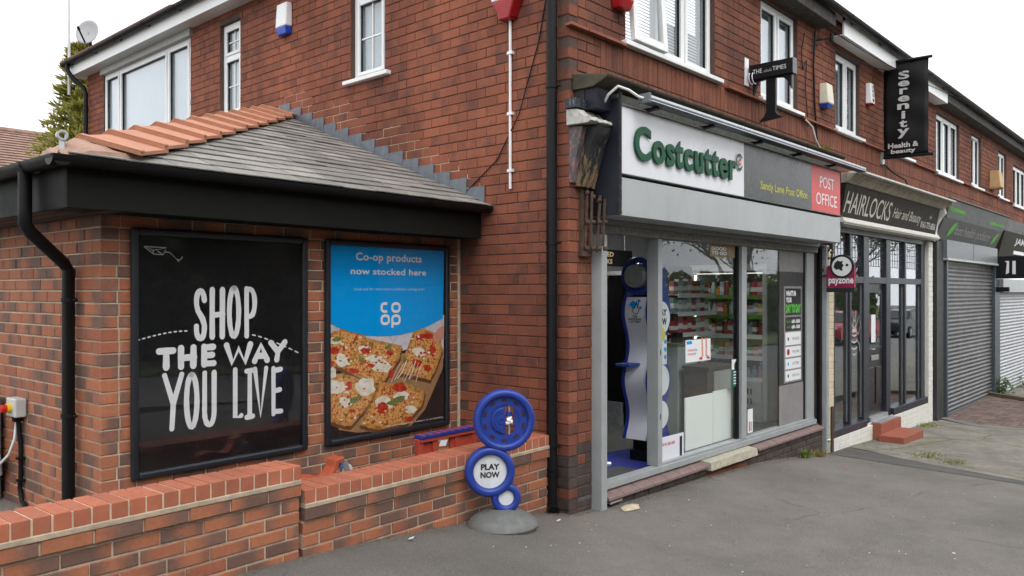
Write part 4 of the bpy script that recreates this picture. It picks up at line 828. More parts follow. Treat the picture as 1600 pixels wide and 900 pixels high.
for z in (3.72, 3.22, 2.75): MB().fbox(SIDE, -.625, -.57, z - .012, z + .012, .0, .03).build('saddle_clip', WHITE, cond)
def cable(name, pts, r, mat, label, cat='cable', sag=0):
    P = [Vector(p) for p in pts]; out = []
    for a, b in zip(P, P[1:]):
        for k in range(8): t_ = k / 8; q = a.lerp(b, t_); q.z -= sag * 4 * t_ * (1 - t_); out.append(q)
    out.append(P[-1]); return MB().tube(out, r, 6).build(name, mat, None, smooth=True, label=label, cat=cat)
cable('wall_cable', [SIDE.p(-.16, 4.35, .01), SIDE.p(-.30, 3.75, .01), SIDE.p(-.50, 3.2, .02), SIDE.p(-.75, 2.86, .01), SIDE.p(-1.12, 2.62, .01)], .005, BLK, 'thin black cable slanting down the brick side wall to the flashing')
# ------------------------------------------------------------------ dish, mast
DI = thing('satellite_dish', (.25, 10.2, 5.5), 'grey satellite dish on a bracket above the far eaves', 'satellite dish')
dc = Vector((.28, 10.35, 6.06)); dn = (Vector((-.9, -.75, .35))).normalized(); dx = dn.cross(UP).normalized(); dy = dx.cross(dn); mb = MB()
for j in range(7):
    r = .225 * j / 6
    for k in range(28): a = 2 * math.pi * k / 28; mb.v.append(dc + dx * math.cos(a) * r * .82 + dy * math.sin(a) * r + dn * (.05 * (j / 6) ** 2))
mb.f = [(j * 28 + k, j * 28 + (k + 1) % 28, (j + 1) * 28 + (k + 1) % 28, (j + 1) * 28 + k) for j in range(6) for k in range(28)]
o = mb.build('reflector', mt('dish_grey', (.33, .33, .34), .5, var=.06), DI, smooth=True); sm = o.modifiers.new('s', 'SOLIDIFY'); sm.thickness = .012
MB().tube([dc - dn * .02, dc - dn * .1 - UP * .3, (.28, 10.2, 5.4)], .03, 8).build('bracket', BLK, DI, smooth=True); MB().tube([dc - dy * .2 + dn * .05, dc + dn * .26 - dy * .1], .014, 8).build('feed_arm', BLK, DI); MB().tube([dc + dn * .25 - dy * .1, dc + dn * .3 - dy * .08], .022, 10).build('receiver', BLK, DI)
MB().tube([(-.14, 10.0, 4.9), (-.14, 10.0, 5.9), (-.14, 10.0, 6.9)], [.022, .022, .02], 8).build('mast', GALV, None, smooth=True, label='thin grey aerial mast standing at the far end of the eaves', cat='mast')
# ------------------------------------------------------------------ planting behind
LEAFM = {}
def leafmat(name, a, b_, tr=.25):
    m, t, b = newmat(name); r, r2, r3 = brick_rand(t); c = ramp(t, r, [(0, a), (1, b_)]); t.links.new(c, b.inputs['Base Color']); b.inputs['Roughness'].default_value = .7
    ts = node(t, 'ShaderNodeBsdfTranslucent', {'Color': c}); mx = node(t, 'ShaderNodeMixShader', {0: tr, 1: b.outputs[0], 2: ts.outputs[0]}); t.links.new(mx.outputs[0], t.nodes['Material Output'].inputs[0]); return m
BARK = mt('bark', (.07, .05, .035), .95, var=.4, scale=12, bmp=.9, bs=30)
CT = thing('conifer_tree', (1.6, 14.35, 0), 'feathery yellow green conifer beyond the far end of the building', 'tree'); ct0 = Vector((1.6, 14.35, 0))
MB().tube([ct0, ct0 + UP * 3, ct0 + UP * 6.6], [.2, .14, .03], 8).build('trunk', BARK, CT, smooth=True)
mb = MB(); rnd = random.Random(5)
for i in range(760):
    h = rnd.uniform(1.2, 6.9); L = (7.2 - h) * .36 * rnd.uniform(.6, 1.15); a = rnd.uniform(0, 2 * math.pi); d0 = Vector((math.cos(a), math.sin(a), .28)); p0 = ct0 + UP * h
    for k in range(16):
        t_ = rnd.uniform(.18, 1); p = p0 + d0 * L * t_ + UP * (-.35 * t_ * t_ * L + rnd.uniform(-.05, .05)); s = .14 * rnd.uniform(.6, 1.4)
        dv = (d0 * .7 + Vector((rnd.uniform(-1, 1), rnd.uniform(-1, 1), rnd.uniform(-.2, .7))) * .7).normalized(); sd_ = dv.cross(Vector((rnd.uniform(-1, 1), rnd.uniform(-1, 1), 1))).normalized()
        mb.add([p - sd_ * s * .16, p + dv * s * .6 - sd_ * s * .2, p + dv * s * 1.5, p + dv * s * .6 + sd_ * s * .2], [(0, 1, 2, 3)])
mb.build('crown', leafmat('conifer_leaf', (.16, .17, .035), (.44, .41, .10), .4), CT, kind='stuff')
NB = thing('neighbour_house', (2, 26, 0), 'distant house with a brown tiled roof at the left edge', 'house')
NT = mt('brown_plain_tile', (.26, .165, .13), .85, var=.3, scale=5, bmp=.4)
ra = [Vector((-4, 22, 4.5)), Vector((7.5, 22, 4.5)), Vector((5.5, 26, 7.0)), Vector((-2, 26, 7.0))]
MB().add(ra, [(0, 1, 2, 3)]).build('roof', NT, NB); MB().add([ra[1], Vector((7.5, 30, 4.5)), ra[2]], [(0, 1, 2)]).build('roof', NT, NB)
for k in range(24):
    t0, t1 = k / 24, (k + 1) / 24; e = .02; mb = MB(); l0, r0 = ra[0].lerp(ra[3], t0), ra[1].lerp(ra[2], t0); l1, r1 = ra[0].lerp(ra[3], t1), ra[1].lerp(ra[2], t1); o_ = Vector((0, -.6, .8)) * .05
    mb.hexa([l0, r0, r1, l1, l0 + o_, r0 + o_, r1 + o_ * .2, l1 + o_ * .2]).build('tile_course', NT, NB)
MB().box(-3.7, 7.2, 22.4, 29.6, -.2, 4.55).build('wall', OLD, NB); MB().tube([ra[3] + UP * .03, ra[2] + UP * .03], .11, 8).build('ridge', NT, NB, smooth=True)
# ------------------------------------------------------------------ corner shop: frame, glass, inside
SG = -.05                                                # glazing plane
fl = .125
MB().box(.12, X_A - .1, .0, 7, fl - .03, fl).build('shop_floor', mt('grey_vinyl_floor', (.10, .10, .10), .5, var=.15), BLD); MB().box(.12, X_A - .1, .1, 7, 2.62, 2.66).build('shop_ceiling', mt('ceiling_white', (.5, .51, .52), .8), BLD)
WALLM = mt('shop_wall_grey', (.36, .38, .39), .8); MB().box(.12, .16, .13, 7, fl, 2.62).build('shop_wall', WALLM, BLD); MB().box(X_A - .12, X_A - .1, .1, 7, -.3, 2.62).build('shop_wall', WALLM, BLD); MB().box(.12, X_A - .1, 6.9, 7, fl, 2.62).build('shop_wall', WALLM, BLD)
MB().fbox(FRONT, .30, X_A, 2.30, 3.42, -.16, -.10).build('lintel', WALLM, BLD)
FRM = thing('shopfront_frame', (2.7, .0, .1), 'grey aluminium shopfront with its open doorway under the white fascia sign', 'shopfront')
def part(name, fr, u0, u1, z0, z1, n0, n1, mat, par, bevel=.003, **k): return MB().fbox(fr, u0, u1, z0, z1, n0, n1).build(name, mat, par, bevel=bevel, **k)
part('sill_rail', FRONT, .40, 4.93, .128, .182, -.075, .022, ALU, FRM); part('sill_rail', FRONT, 1.36, 4.93, .184, .205, -.09, -.005, ALU, FRM)
part('mullion', FRONT, 1.295, 1.365, .183, 2.23, -.115, .004, ALU, FRM); part('mullion', FRONT, 2.945, 3.055, .206, 2.23, -.055, .003, ALU, FRM); part('mullion', FRONT, 2.90, 2.944, .206, 2.23, -.08, -.03, BLK, FRM); part('mullion', FRONT, 4.70, 4.93, .206, 2.23, -.09, -.012, ALU, FRM); part('mullion', FRONT, 4.66, 4.698, .206, 2.23, -.06, -.03, BLK, FRM)
part('keyhole', FRONT, 1.325, 1.335, 1.18, 1.23, .0, .0055, BLK, FRM, 0); part('keyhole', FRONT, 1.325, 1.335, .60, .65, .0, .0055, BLK, FRM, 0)
STN = mt('worn_shutter_lath', (.23, .22, .205), .8, var=.45, scale=25, bmp=.7, bs=40, dirt=.5, dirtcol=(.09, .085, .08)); part('shutter_lath', FRONT, .38, 4.95, 2.232, 2.298, -.02, .03, STN, FRM); part('head_rail', FRONT, .38, 4.95, 2.299, 2.345, -.06, .05, ALUD, FRM)
part('shutter_guide', FRONT, .302, .378, gz(.34) + .005, 2.21, -.02, .095, ALU, FRM); part('shutter_guide', FRONT, 5.085, 5.165, gz(5.1) + .0, 2.33, -.02, .085, ALU, FRM); part('shutter_guide', FRONT, 5.02, 5.083, gz(5.05), 2.33, -.02, .03, BLK, FRM)
part('door_jamb', FRONT, 4.93, 5.018, -.05, 2.30, -.1, -.02, mt('brown_black_wood', (.03, .02, .016), .7, var=.4), FRM)
for u, z, n in ((.395, .36, .085), (5.12, -.10, .09)): MB().tube([FRONT.p(u, z, n - .03), FRONT.p(u + .035, z, n + .01)], [.022, .018], 12).build('bullet_lock', GALV, FRM, smooth=True)
for z in (.95, 1.6): MB().tube([FRONT.p(.345, z, .094), FRONT.p(.345, z, .099)], .008, 8).build('screw', GALV, FRM)
for a, b in ((1.366, 2.90), (3.056, 4.66)): MB().fbox(FRONT, a, b, .206, 2.232, SG - .003, SG + .003).build('pane', GLASS, FRM)
# plinth: sill tiles, a loose concrete slab and dark bricks
PL = thing('shop_plinth', (2.8, -.05, 0), 'dark brick plinth with purple sill tiles under the shop window', 'plinth'); PUR = mt('purple_quarry_tile', (.20, .135, .125), .6, var=.25, scale=11, dirt=.2, dirtcol=(.3, .25, .22)); u = .41
MB().fbox(FRONT, .40, 5.02, -.4, .06, -.1, -.02).build('core', MORT_O, PL)
while u < 5.0:
    w_ = .222; z0 = .118
    if not (2.15 < u < 3.05): MB().hexa([FRONT.p(u, .056, .095), FRONT.p(min(u + w_, 5.01), .056, .095), FRONT.p(min(u + w_, 5.01), .086, -.05), FRONT.p(u, .086, -.05), FRONT.p(u, .082, .095), FRONT.p(min(u + w_, 5.01), .082, .095), FRONT.p(min(u + w_, 5.01), .124, -.05), FRONT.p(u, .124, -.05)]).build('sill_tile', PUR, PL, bevel=.004)
    u += .229
SLB = MB(); xs = lin(2.06, 3.06, 15)
for i, x in enumerate(xs):
    j = .010 * mnoise.noise((x * 5, 0, 1)); z = .035 + .0 * i
    SLB.v += [FRONT.p(x, z + j, .125 + j), FRONT.p(x, z + .075 + .01 * mnoise.noise((x * 4, 3, 1)), .115 + j), FRONT.p(x, z + .088, -.01), FRONT.p(x, z, -.01)]
SLB.f = [(4 * i + a, 4 * i + 4 + a, 4 * i + 4 + (a + 1) % 4, 4 * i + (a + 1) % 4) for i in range(14) for a in range(4)] + [(3, 2, 1, 0), (56, 57, 58, 59)]
SLB.build('cast_slab', mt('pebbly_concrete', (.40, .375, .30), .95, var=.3, scale=28, bmp=1, bs=70), PL)
jobs = []
pj = rows(FRONT, PL, .5, 5.02, -.36, .06, .07, .225, .008, ENGB, D=.07, matf=lambda u, z: OLD if 2.1 < u < 3.05 else ENGB, keep=lambda u, z: z > gz(u) - .04)
pj = [(a, b, c, d, e, f, g + .055, h, i, j) for a, b, c, d, e, f, g, h, i, j in pj]; lay(PL, pj, 300)
# inside things
def lit(name, col, e):
    m = bpy.data.materials.new(name); m.use_nodes = True; b = m.node_tree.nodes['Principled BSDF']; b.inputs['Base Color'].default_value = (*col, 1); b.inputs['Emission Color'].default_value = (*col, 1); b.inputs['Emission Strength'].default_value = e; return m
TUBE = lit('lit_tube', (1, .97, .9), 22.0)
for i, (x, y, lb) in enumerate(((3.0, 1.3, 'lit ceiling tube light just inside the doorway'), (2.6, 2.6, 'lit ceiling tube light over the middle of the shop'), (4.0, 4.4, 'lit ceiling tube light at the back of the shop'))):
    t_ = thing('ceiling_light', (x, y, 2.58), lb, 'light', 'ceiling tube lights in the shop'); MB().box(x - .6, x + .6, y - .05, y + .05, 2.585, 2.62).build('housing', WHITE, t_); MB().box(x - .58, x + .58, y - .03, y + .03, 2.565, 2.584).build('tube', TUBE, t_)
# lottery play stand
PS = thing('lottery_stand', (1.72, .4, fl), 'wavy blue and white lottery stand just inside the doorway', 'stand'); PB = Vector((1.73, .25, 0)); dep = .30
circ = [(1.90, .17), (1.55, .155), (1.24, .13), (.93, .155), (.58, .15)]
def prof_w(z, off=0):                                      # half widths of the wavy side
    return .16 + .042 * math.cos((z - 1.55) / .325 * math.pi) + off
zs = lin(.34, 1.98, 42); outl = [(prof_w(z), z) for z in zs] + [(.12, 2.02), (.0, 2.05), (-.12, 2.02)] + [(-prof_w(z), z) for z in reversed(zs)]
pf_ = lambda a, z, n: Vector((PB.x + a, PB.y - n, z))
MB().prism(outl, pf_, -.03, .0).build('side_plate', BLUEP, PS); MB().prism(outl, pf_, -dep, -dep + .03).build('side_plate', BLUEP, PS)
mb = MB(); k = 0
for z in zs: mb.v += [pf_(-prof_w(z, -.014), z, -.03), pf_(-prof_w(z, -.014), z, -dep + .03)]
mb.f = [(2 * i, 2 * i + 1, 2 * i + 3, 2 * i + 2) for i in range(len(zs) - 1) if zs[i] < 1.70]; LILAC = mt('pale_lilac_panel', (.72, .72, .80), .35, var=.04); mb.build('front_panel', LILAC, PS, smooth=True)
MB().box(PB.x - .06, PB.x + .06, PB.y + .04, PB.y + dep - .04, fl + .03, 1.72).build('core', BLK, PS)
for z, r in ((1.50, .16), (.90, .15), (.57, .135)): MB().disc_ring(lambda x, zz, n: pf_(x + .02, z + zz, n), 0, r, .001, .006, 36).build('white_disc', WPRINT, PS)
MB().fbox(Fr(PB, (1, 0, 0), (0, -1, 0)), -.02, .12, 1.05, 1.33, .001, .007).build('card', WPRINT, PS)
for k in range(3): MB().disc_ring(lambda x, zz, n: pf_(.09 + x, 1.27 - k * .075 + zz, n), 0, .022, .007, .0085, 18).build('card_dot', CYAN, PS)
PSF = Fr(PB, (1, 0, 0), (0, -1, 0)); text('PLAY', PSF, (-.08, .12, 1.52, 1.585), .0075, PBK, PS, bold=.04); text('NOW', PSF, (-.08, .12, 1.43, 1.50), .0075, PBK, PS, bold=.04)
MB().disc_ring(lambda x, zz, n: pf_(.02 + x, 1.34 + zz, n), 0, .07, .0085, .010, 24).build('yellow_badge', mt('badge_yellow', (.75, .6, .06), .5), PS)
torus = MB()
for k in range(40):
    a = 2 * math.pi * k / 40
    for j in range(8): b = 2 * math.pi * j / 8; rr = .155 + .03 * math.cos(b); torus.v.append(Vector((PB.x - .15 - .05 * 0 + .03 * math.sin(b), PB.y + dep / 2 + math.cos(a) * rr, 1.90 + math.sin(a) * rr)))
torus.f = [(k * 8 + j, k * 8 + (j + 1) % 8, ((k + 1) % 40) * 8 + (j + 1) % 8, ((k + 1) % 40) * 8 + j) for k in range(40) for j in range(8)]; torus.build('top_ring', BLUEP, PS, smooth=True)
mb = MB(); mb.tube([(PB.x - .22, PB.y + dep / 2, 1.9), (PB.x - .05, PB.y + dep / 2, 1.9)], [.11, .14], 24); mb.build('drum', mt('grey_chrome_drum', (.42, .43, .44), .2, .6), PS, smooth=True)
PSX = Fr((PB.x - .203, PB.y + dep / 2, 0), (0, -1, 0), (-1, 0, 0)); text('THE\nNATIONAL\nLOTTERY', PSX, (-.075, .075, 1.455, 1.525), -.008, PBK, PS, bold=.03)
for a, b, s in ((-.02, 1.63, .05), (.045, 1.665, .022), (.06, 1.60, .02)): MB().add([PSX.p(a - s, b, -.006), PSX.p(a, b - s * .8, -.006), PSX.p(a + s, b, -.006), PSX.p(a, b + s * .8, -.006)], [(0, 1, 2, 3)]).build('blue_star', CYAN, PS)
mb = MB()
for q in ([(-.01, 1.54), (-.03, 1.58), (.0, 1.60), (.02, 1.66)], [(.02, 1.66), (.03, 1.60), (.05, 1.58), (.03, 1.545), (.0, 1.54)], [(.03, 1.60), (.045, 1.65)]): ribbon(mb, q, .008, lambda a, b: PSX.p(a, b, -.005), caps=False)
mb.build('crossed_fingers_mark', PBK, PS)
MB().box(PB.x - .34, PB.x - .15, PB.y + .12, PB.y + .28, 1.045, 1.07).build('slip_shelf', BLUEP, PS, bevel=.005)
part('wheel_base', PSF, -.12, .12, fl, fl + .1, -.26, -.04, BLK, PS)
MB().add([(1.02, .25, fl + .004), (2.2, .12, fl + .004), (2.4, .75, fl + .004), (1.2, .95, fl + .004)], [(0, 1, 2, 3)]).build('floor_mat', mt('blue_carpet_mat', (.012, .02, .2), .9, bmp=.5), None, label='royal blue mat on the shop floor under the lottery stand', cat='mat')
MB().box(.45, 1.28, .02, .42, fl + .001, fl + .006).build('floor_mat', mt('charcoal_mat', (.055, .058, .06), .95, bmp=.6), None, label='charcoal entrance mat in the shop doorway', cat='mat')
# shelving beside the door
def gond(name, label, x0, x1, y0, y1, zs_, face, cat='shelving'):
    g = thing(name, ((x0 + x1) / 2, (y0 + y1) / 2, fl), label, cat); MB().box(x0, x1, y0, y1, fl, fl + .14).build('plinth', ALUD, g)
    if face == 'x': MB().box(x0, x0 + .03, y0, y1, fl + .14, zs_[-1] + .35).build('back_panel', ALUD, g)
    else: MB().box(x0, x1, y1 - .03, y1, fl + .14, zs_[-1] + .35).build('back_panel', ALUD, g)
    for z in zs_: MB().box(x0 + .03, x1, y0, y1 - .03, z - .012, z).build('shelf', WHITE, g); MB().box(x0 + .02, x1 + .012, y0 - .012, y0 - .001, z - .04, z + .012).build('price_strip', WHITE, g)
    return g
gond('shelf_unit', 'product shelving inside the shop, seen through the doorway', 2.85, 3.62, 2.0, 2.4, (.35, .65, .95, 1.2, 1.45, 1.7), 'y')
PC = {'grey': (.35, .37, .38), 'red': (.45, .03, .03), 'green': (.12, .35, .06), 'orange': (.65, .22, .03), 'white': (.65, .65, .63), 'blue': (.05, .12, .40), 'brown': (.20, .11, .06), 'yellow': (.65, .5, .08), 'pink': (.55, .14, .22)}
def pack(kind, col, x, y, z, w_, d, h, label, grp):
    t_ = thing('product', (x, y, z), label, 'packet', grp)
    mat = mt('pack_%s_%d' % (col, rp.randrange(3)), tuple(v_ * rp.uniform(.5, 1.1) for v_ in PC[col]), .4, var=.5, scale=38)
    if kind == 'box': MB().box(x - w_ / 2, x + w_ / 2, y - d / 2, y + d / 2, z + .001, z + h).build('carton', mat, t_, bevel=.003); MB().box(x - w_ / 2 - .001, x + w_ / 2 + .001, y - d / 2 - .0015, y + d / 2 + .001, z + h * .3, z + h * .62).build('print_band', WPRINT, t_)
    else:
        MB().tube([(x, y, z + .001), (x, y, z + h * .7), (x, y, z + h * .82), (x, y, z + h * .9)], [w_ / 2, w_ / 2, w_ * .25, w_ * .22], 12).build('bottle', mat, t_, smooth=True); MB().tube([(x, y, z + h * .9), (x, y, z + h)], w_ * .26, 10).build('cap', mt('pack_cap', (.5, .5, .5), .4), t_, smooth=True)
rp = random.Random(3)
for z in (.35, .65, .95, 1.2, 1.45, 1.7):
    y = 3.0
    while y < 3.58:
        c = rp.choice(['grey', 'red', 'white', 'blue', 'brown']); pack(rp.choice(['box', 'bottle']), c, y, 2.07, z, .11, .10, rp.uniform(.12, .2), c + ' packet on the shelving just inside the doorway', c + ' packets on the doorway shelving'); y += .125
MB().box(3.05, 3.40, 1.6, 1.85, fl, fl + .3).build('water_pack', mt('clear_wrap_grey', (.28, .30, .31), .3, var=.4, scale=20), None, label='shrink wrapped bottle pack on the floor by the shelving', cat='pack')
HS = thing('hanging_sign', (3.4, 2.0, 2.08), 'black board with pale capitals hung near the shop ceiling', 'sign'); MB().box(2.85, 3.85, 1.96, 1.99, 2.07, 2.28).build('board', BLACK, HS); HSF = Fr((0, 1.96, 0), (1, 0, 0), (0, -1, 0)); text('CHILLED', HSF, (2.95, 3.43, 2.19, 2.25), .002, mt('tan_print', (.45, .36, .22), .6), HS, bold=.03); text('DRINKS', HSF, (3.0, 3.40, 2.10, 2.16), .002, MC['tan_print'], HS, bold=.03)
for x in (3.0, 3.7): MB().tube([(x, 1.975, 2.28), (x, 1.975, 2.62)], .004, 6).build('wire', GALV, HS)
DF = thing('drinks_fridge', (3.3, 1.75, fl), 'tall black drinks fridge behind the lottery stand', 'fridge'); MB().box(3.12, 3.6, 1.55, 1.95, fl, 1.95).build('casing', BLACK, DF, bevel=.03); MB().box(3.10, 3.119, 1.6, 1.9, .3, 1.9).build('side_panel', BLK, DF)
DFF = Fr((0, 1.55, 0), (1, 0, 0), (0, -1, 0)); mb = MB()
for q in ([(3.16, 1.9), (3.15, 1.78), (3.21, 1.77)], [(3.25, 1.86), (3.25, 1.79), (3.30, 1.78), (3.32, 1.86)], [(3.36, 1.87), (3.4, 1.8), (3.43, 1.88)]): ribbon(mb, q, .03, lambda a, b: DFF.p(a, b, .004))
mb.build('orange_marking', mt('orange_print', (.7, .3, .02), .5), DF); MB().box(3.10, 3.62, 1.54, 1.96, 1.951, 2.0).build('lid', WHITE, DF)
# chiller facing the door
CHL = thing('open_chiller', (4.95, .96, fl), 'tall open fronted chiller cabinet with lit edges and stocked shelves', 'chiller'); x0, x1, y0, y1 = 4.58, 5.22, .46, 1.52; CW = mt('chiller_white', (.55, .58, .58), .3, var=.05)
MB().box(x0, x1, y0, y0 + .07, fl, 2.02).build('end_panel', CW, CHL, bevel=.02); MB().box(x0, x1, y1 - .05, y1, fl, 2.02).build('end_panel', CW, CHL, bevel=.02); MB().box(x1 - .03, x1, y0 + .071, y1 - .051, fl, 2.0).build('back_panel', mt('chiller_back', (.10, .10, .10), .5), CHL); MB().box(x0 - .02, x1, y0 - .01, y1 + .01, 2.021, 2.10).build('canopy', CW, CHL, bevel=.01)
MB().box(x0, x1 - .031, y0 + .071, y1 - .051, fl, .62).build('base_panel', CW, CHL)
for k in range(3):
    for j in range(8): MB().box(x0 - .004, x0 - .001, y0 + .20 + j * .045, y0 + .22 + j * .045, .22 + k * .12, .29 + k * .12).build('vent_slot', BLK, CHL)
MB().box(x0 + .005, x0 + .03, y1 - .075, y1 - .052, .75, 1.97).build('light_strip', lit('side_tube', (1, .95, .82), 1.3), CHL); MB().box(x0 + .01, x0 + .05, y0 + .08, y1 - .08, 1.98, 1.992).build('light_strip', lit('soft_tube', (1, .97, .9), .5), CHL)
cz = (.66, .93, 1.20, 1.45, 1.70); GST = mt('green_price_strip', (.10, .26, .03), .5)
for i, z in enumerate(cz): MB().box(x0 + .05, x1 - .04, y0 + .08, y1 - .06, z - .012, z).build('shelf', WHITE, CHL); MB().box(x0 + .035, x0 + .049, y0 + .08, y1 - .06, z - .045, z + .01).build('price_strip', GST if i in (3, 4) else WHITE, CHL)
for i, z in enumerate(cz):
    y = y0 + .14
    while y < y1 - .1:
        c = rp.choice(['green', 'orange', 'white', 'red', 'pink', 'yellow', 'brown', 'grey']) if i else rp.choice(['white', 'grey']); w_ = rp.choice([.055, .065, .08]); pack('bottle' if i == 0 else rp.choice(['box', 'box', 'bottle']), c, x0 + .14, y, z, .07, w_, rp.uniform(.12, .2), c + ' product standing on the lit chiller shelves', c + ' products in the chiller'); y += w_ + .008
# flower print boxes and cards stand on a rack in front of the chiller
RKI = gond('card_rack', 'tall display rack of printed boxes behind the shop window', 3.42, 4.35, 1.05, 1.4, (.75, 1.0, 1.25, 1.5, 1.72), 'y')
for z in (.75, 1.0, 1.25, 1.5, 1.72):
    x = 3.48
    while x < 4.32: c = rp.choice(['white', 'grey', 'pink', 'red', 'white']); pack('box', c, x, 1.13, z, .10, .06, rp.uniform(.14, .2), c + ' printed box on the tall rack behind the glass', c + ' boxes on the tall rack'); x += .108
CN = thing('shop_counter', (3.2, .95, fl), 'pale grey counter end behind the shop window', 'counter'); MB().box(2.95, 3.38, .76, 1.02, fl, 1.15).build('cabinet', mt('counter_grey', (.33, .37, .37), .5, var=.06), CN, bevel=.01); MB().box(2.92, 3.40, .74, 1.03, 1.151, 1.175).build('worktop', mt('counter_top', (.12, .12, .12), .4), CN); MB().box(3.0, 3.12, .80, .88, 1.176, 1.29).build('card_reader', BLK, CN)
BN = thing('wooden_display', (3.2, .55, fl), 'brown wooden display unit with steel panel behind the window', 'display'); MB().box(2.95, 3.5, .40, .68, fl, .90).build('body', mt('walnut', (.10, .065, .045), .6, var=.3), BN); MB().box(2.92, 3.54, .37, .70, .901, .935).build('top', mt('walnut_dark', (.06, .045, .035), .5), BN); MB().box(3.08, 3.48, .387, .399, .5, .88).build('steel_panel', mt('brushed_steel', (.55, .55, .52), .35, .5), BN)
for i, (a, b, lb) in enumerate(((1.965, 2.515, 'left one of the two pale boards standing behind the shop window'), (2.53, 2.94, 'right one of the two pale boards standing behind the shop window'))):
    MB().box(a, b, .105 + i * .004, .118 + i * .004, .207, .72 + i * .012).build('window_board', mt('pale_board', (.86, .88, .86), .5, var=.01), None, label=lb, cat='board', group='pale boards behind the shop window')
# things stuck on the window
def sticker(name, x0, y0, x1, y1, label, mat, cat='notice', n=SG + .006, back=False):
    r = prect(FRONT, x0, y0, x1, y1, n); s = thing(name, FRONT.p((r[0] + r[1]) / 2, r[2], n), label, cat); MB().fbox(FRONT, *r, n, n + .0015).build('sheet', mat, s); return s, r, n + .0022
s, r, n = sticker('window_notice', 1071, 532, 1110, 562, 'white card with red print and bare legs picture on the shop window', WPRINT); mb = MB()
for q in ([(r[0] + .32, r[3] - .004), (r[0] + .325, r[2] + .12), (r[0] + .33, r[2] + .05), (r[0] + .30, r[2] + .03)], [(r[0] + .40, r[3] - .004), (r[0] + .405, r[2] + .12), (r[0] + .40, r[2] + .05), (r[0] + .44, r[2] + .03)]): ribbon(mb, q, .034, lambda a, b: FRONT.p(a, b, n - .0004))
mb.build('picture', mt('skin_print', (.62, .30, .22), .5, var=.15, scale=20), s); mb = MB()
for u in (.29, .44): ribbon(mb, [(r[0] + u - .02, r[2] + .025), (r[0] + u + .025, r[2] + .022)], .02, lambda a, b: FRONT.p(a, b, n))
mb.build('picture_shoes', mt('red_print', (.5, .02, .05), .5), s)
text('Ordered the\nwrong size?', FRONT, (r[0] + .04, r[0] + .22, r[2] + .06, r[2] + .13), n, mt('red_print', (.5, .02, .05), .5), s, align='LEFT', bold=.01)
MB().fbox(FRONT, r[0] + .02, r[0] + .12, r[3] - .04, r[3] - .01, n, n + .0004).build('blue_flash', CYAN, s)
s, r, n = sticker('window_notice', 1143, 562, 1156, 603, 'dark green notice with a white top on the shop window', mt('bottle_green_print', (.01, .10, .07), .5)); MB().fbox(FRONT, r[0], r[1], r[3] - .105, r[3], n - .0006, n).build('white_top', WPRINT, s); MB().disc_ring(lambda x, z, q: FRONT.p((r[0] + r[1]) / 2 + x * .8, r[3] - .075 + z, q), 0, .05, n, n + .0007, 20).build('badge', PBK, s)
for k in range(5): MB().fbox(FRONT, r[0] + .04, r[1] - .04, r[2] + .03 + k * .03, r[2] + .043 + k * .03, n, n + .0004).build('text_line', WPRINT, s)
s, r, n = sticker('window_notice', 1033, 684, 1068, 720, 'pale lilac notice low on the shop window by the doorway', LILAC)
text('PAY IN CASH AND', FRONT, (r[0] + .0, r[0] + .24, r[3] - .085, r[3] - .055), n, MC['red_print'], s, bold=.03); text('CHEQUES TO YOUR', FRONT, (r[0], r[0] + .26, r[3] - .125, r[3] - .095), n, WPRINT, s, bold=.03); text('BANK ACCOUNT HERE', FRONT, (r[0], r[0] + .28, r[3] - .165, r[3] - .135), n, WPRINT, s, bold=.03); MB().fbox(FRONT, r[1] - .075, r[1] - .03, r[2] + .05, r[3] - .03, n, n + .0005).build('phone_picture', PBK, s)
s, r, n = sticker('window_notice', 1168, 640, 1176, 675, 'narrow white notice with red marks at the foot of the window', WPRINT); MB().fbox(FRONT, r[0] + .03, r[0] + .05, r[2] + .02, r[2] + .12, n, n + .0005).build('red_mark', RLENS, s); MB().fbox(FRONT, r[0] + .07, r[0] + .09, r[2] + .02, r[2] + .12, n, n + .0005).build('red_mark', RLENS, s)
s, r, n = sticker('window_sticker', 1109, 379, 1148, 403, 'brown sticker with white words at the top of the shop window', prin('kraft_brown', [(.16, .10, .045), (.26, .17, .08), (.36, .26, .14)], 12, 1), 'sticker'); text('GOOD\nTO GO', FRONT, (r[0] + .03, r[0] + .36, r[2] + .02, r[3] - .035), n, WPRINT, s, align='LEFT', bold=.05)
NEON = lit('green_neon', (.05, 1, .25), 1.6); NS = thing('neon_sign', (1.95, .4, 1.4), 'bright green neon claw marks glowing inside the window', 'neon sign'); 
for k, (a, l) in enumerate(((0, .13), (.075, .19), (.15, .14))): MB().tube([(1.92 + a - .03, .4, 1.60), (1.92 + a, .4, 1.615), (1.92 + a + .03, .4, 1.60), (1.92 + a, .4, 1.585), (1.925 + a, .4, 1.52), (1.915 + a, .4, 1.60 - l)], .007, 6).build('tube', NEON, NS, smooth=True)
MB().box(1.86, 2.14, .42, .44, 1.3, 1.7).build('backboard', BLACK, NS)
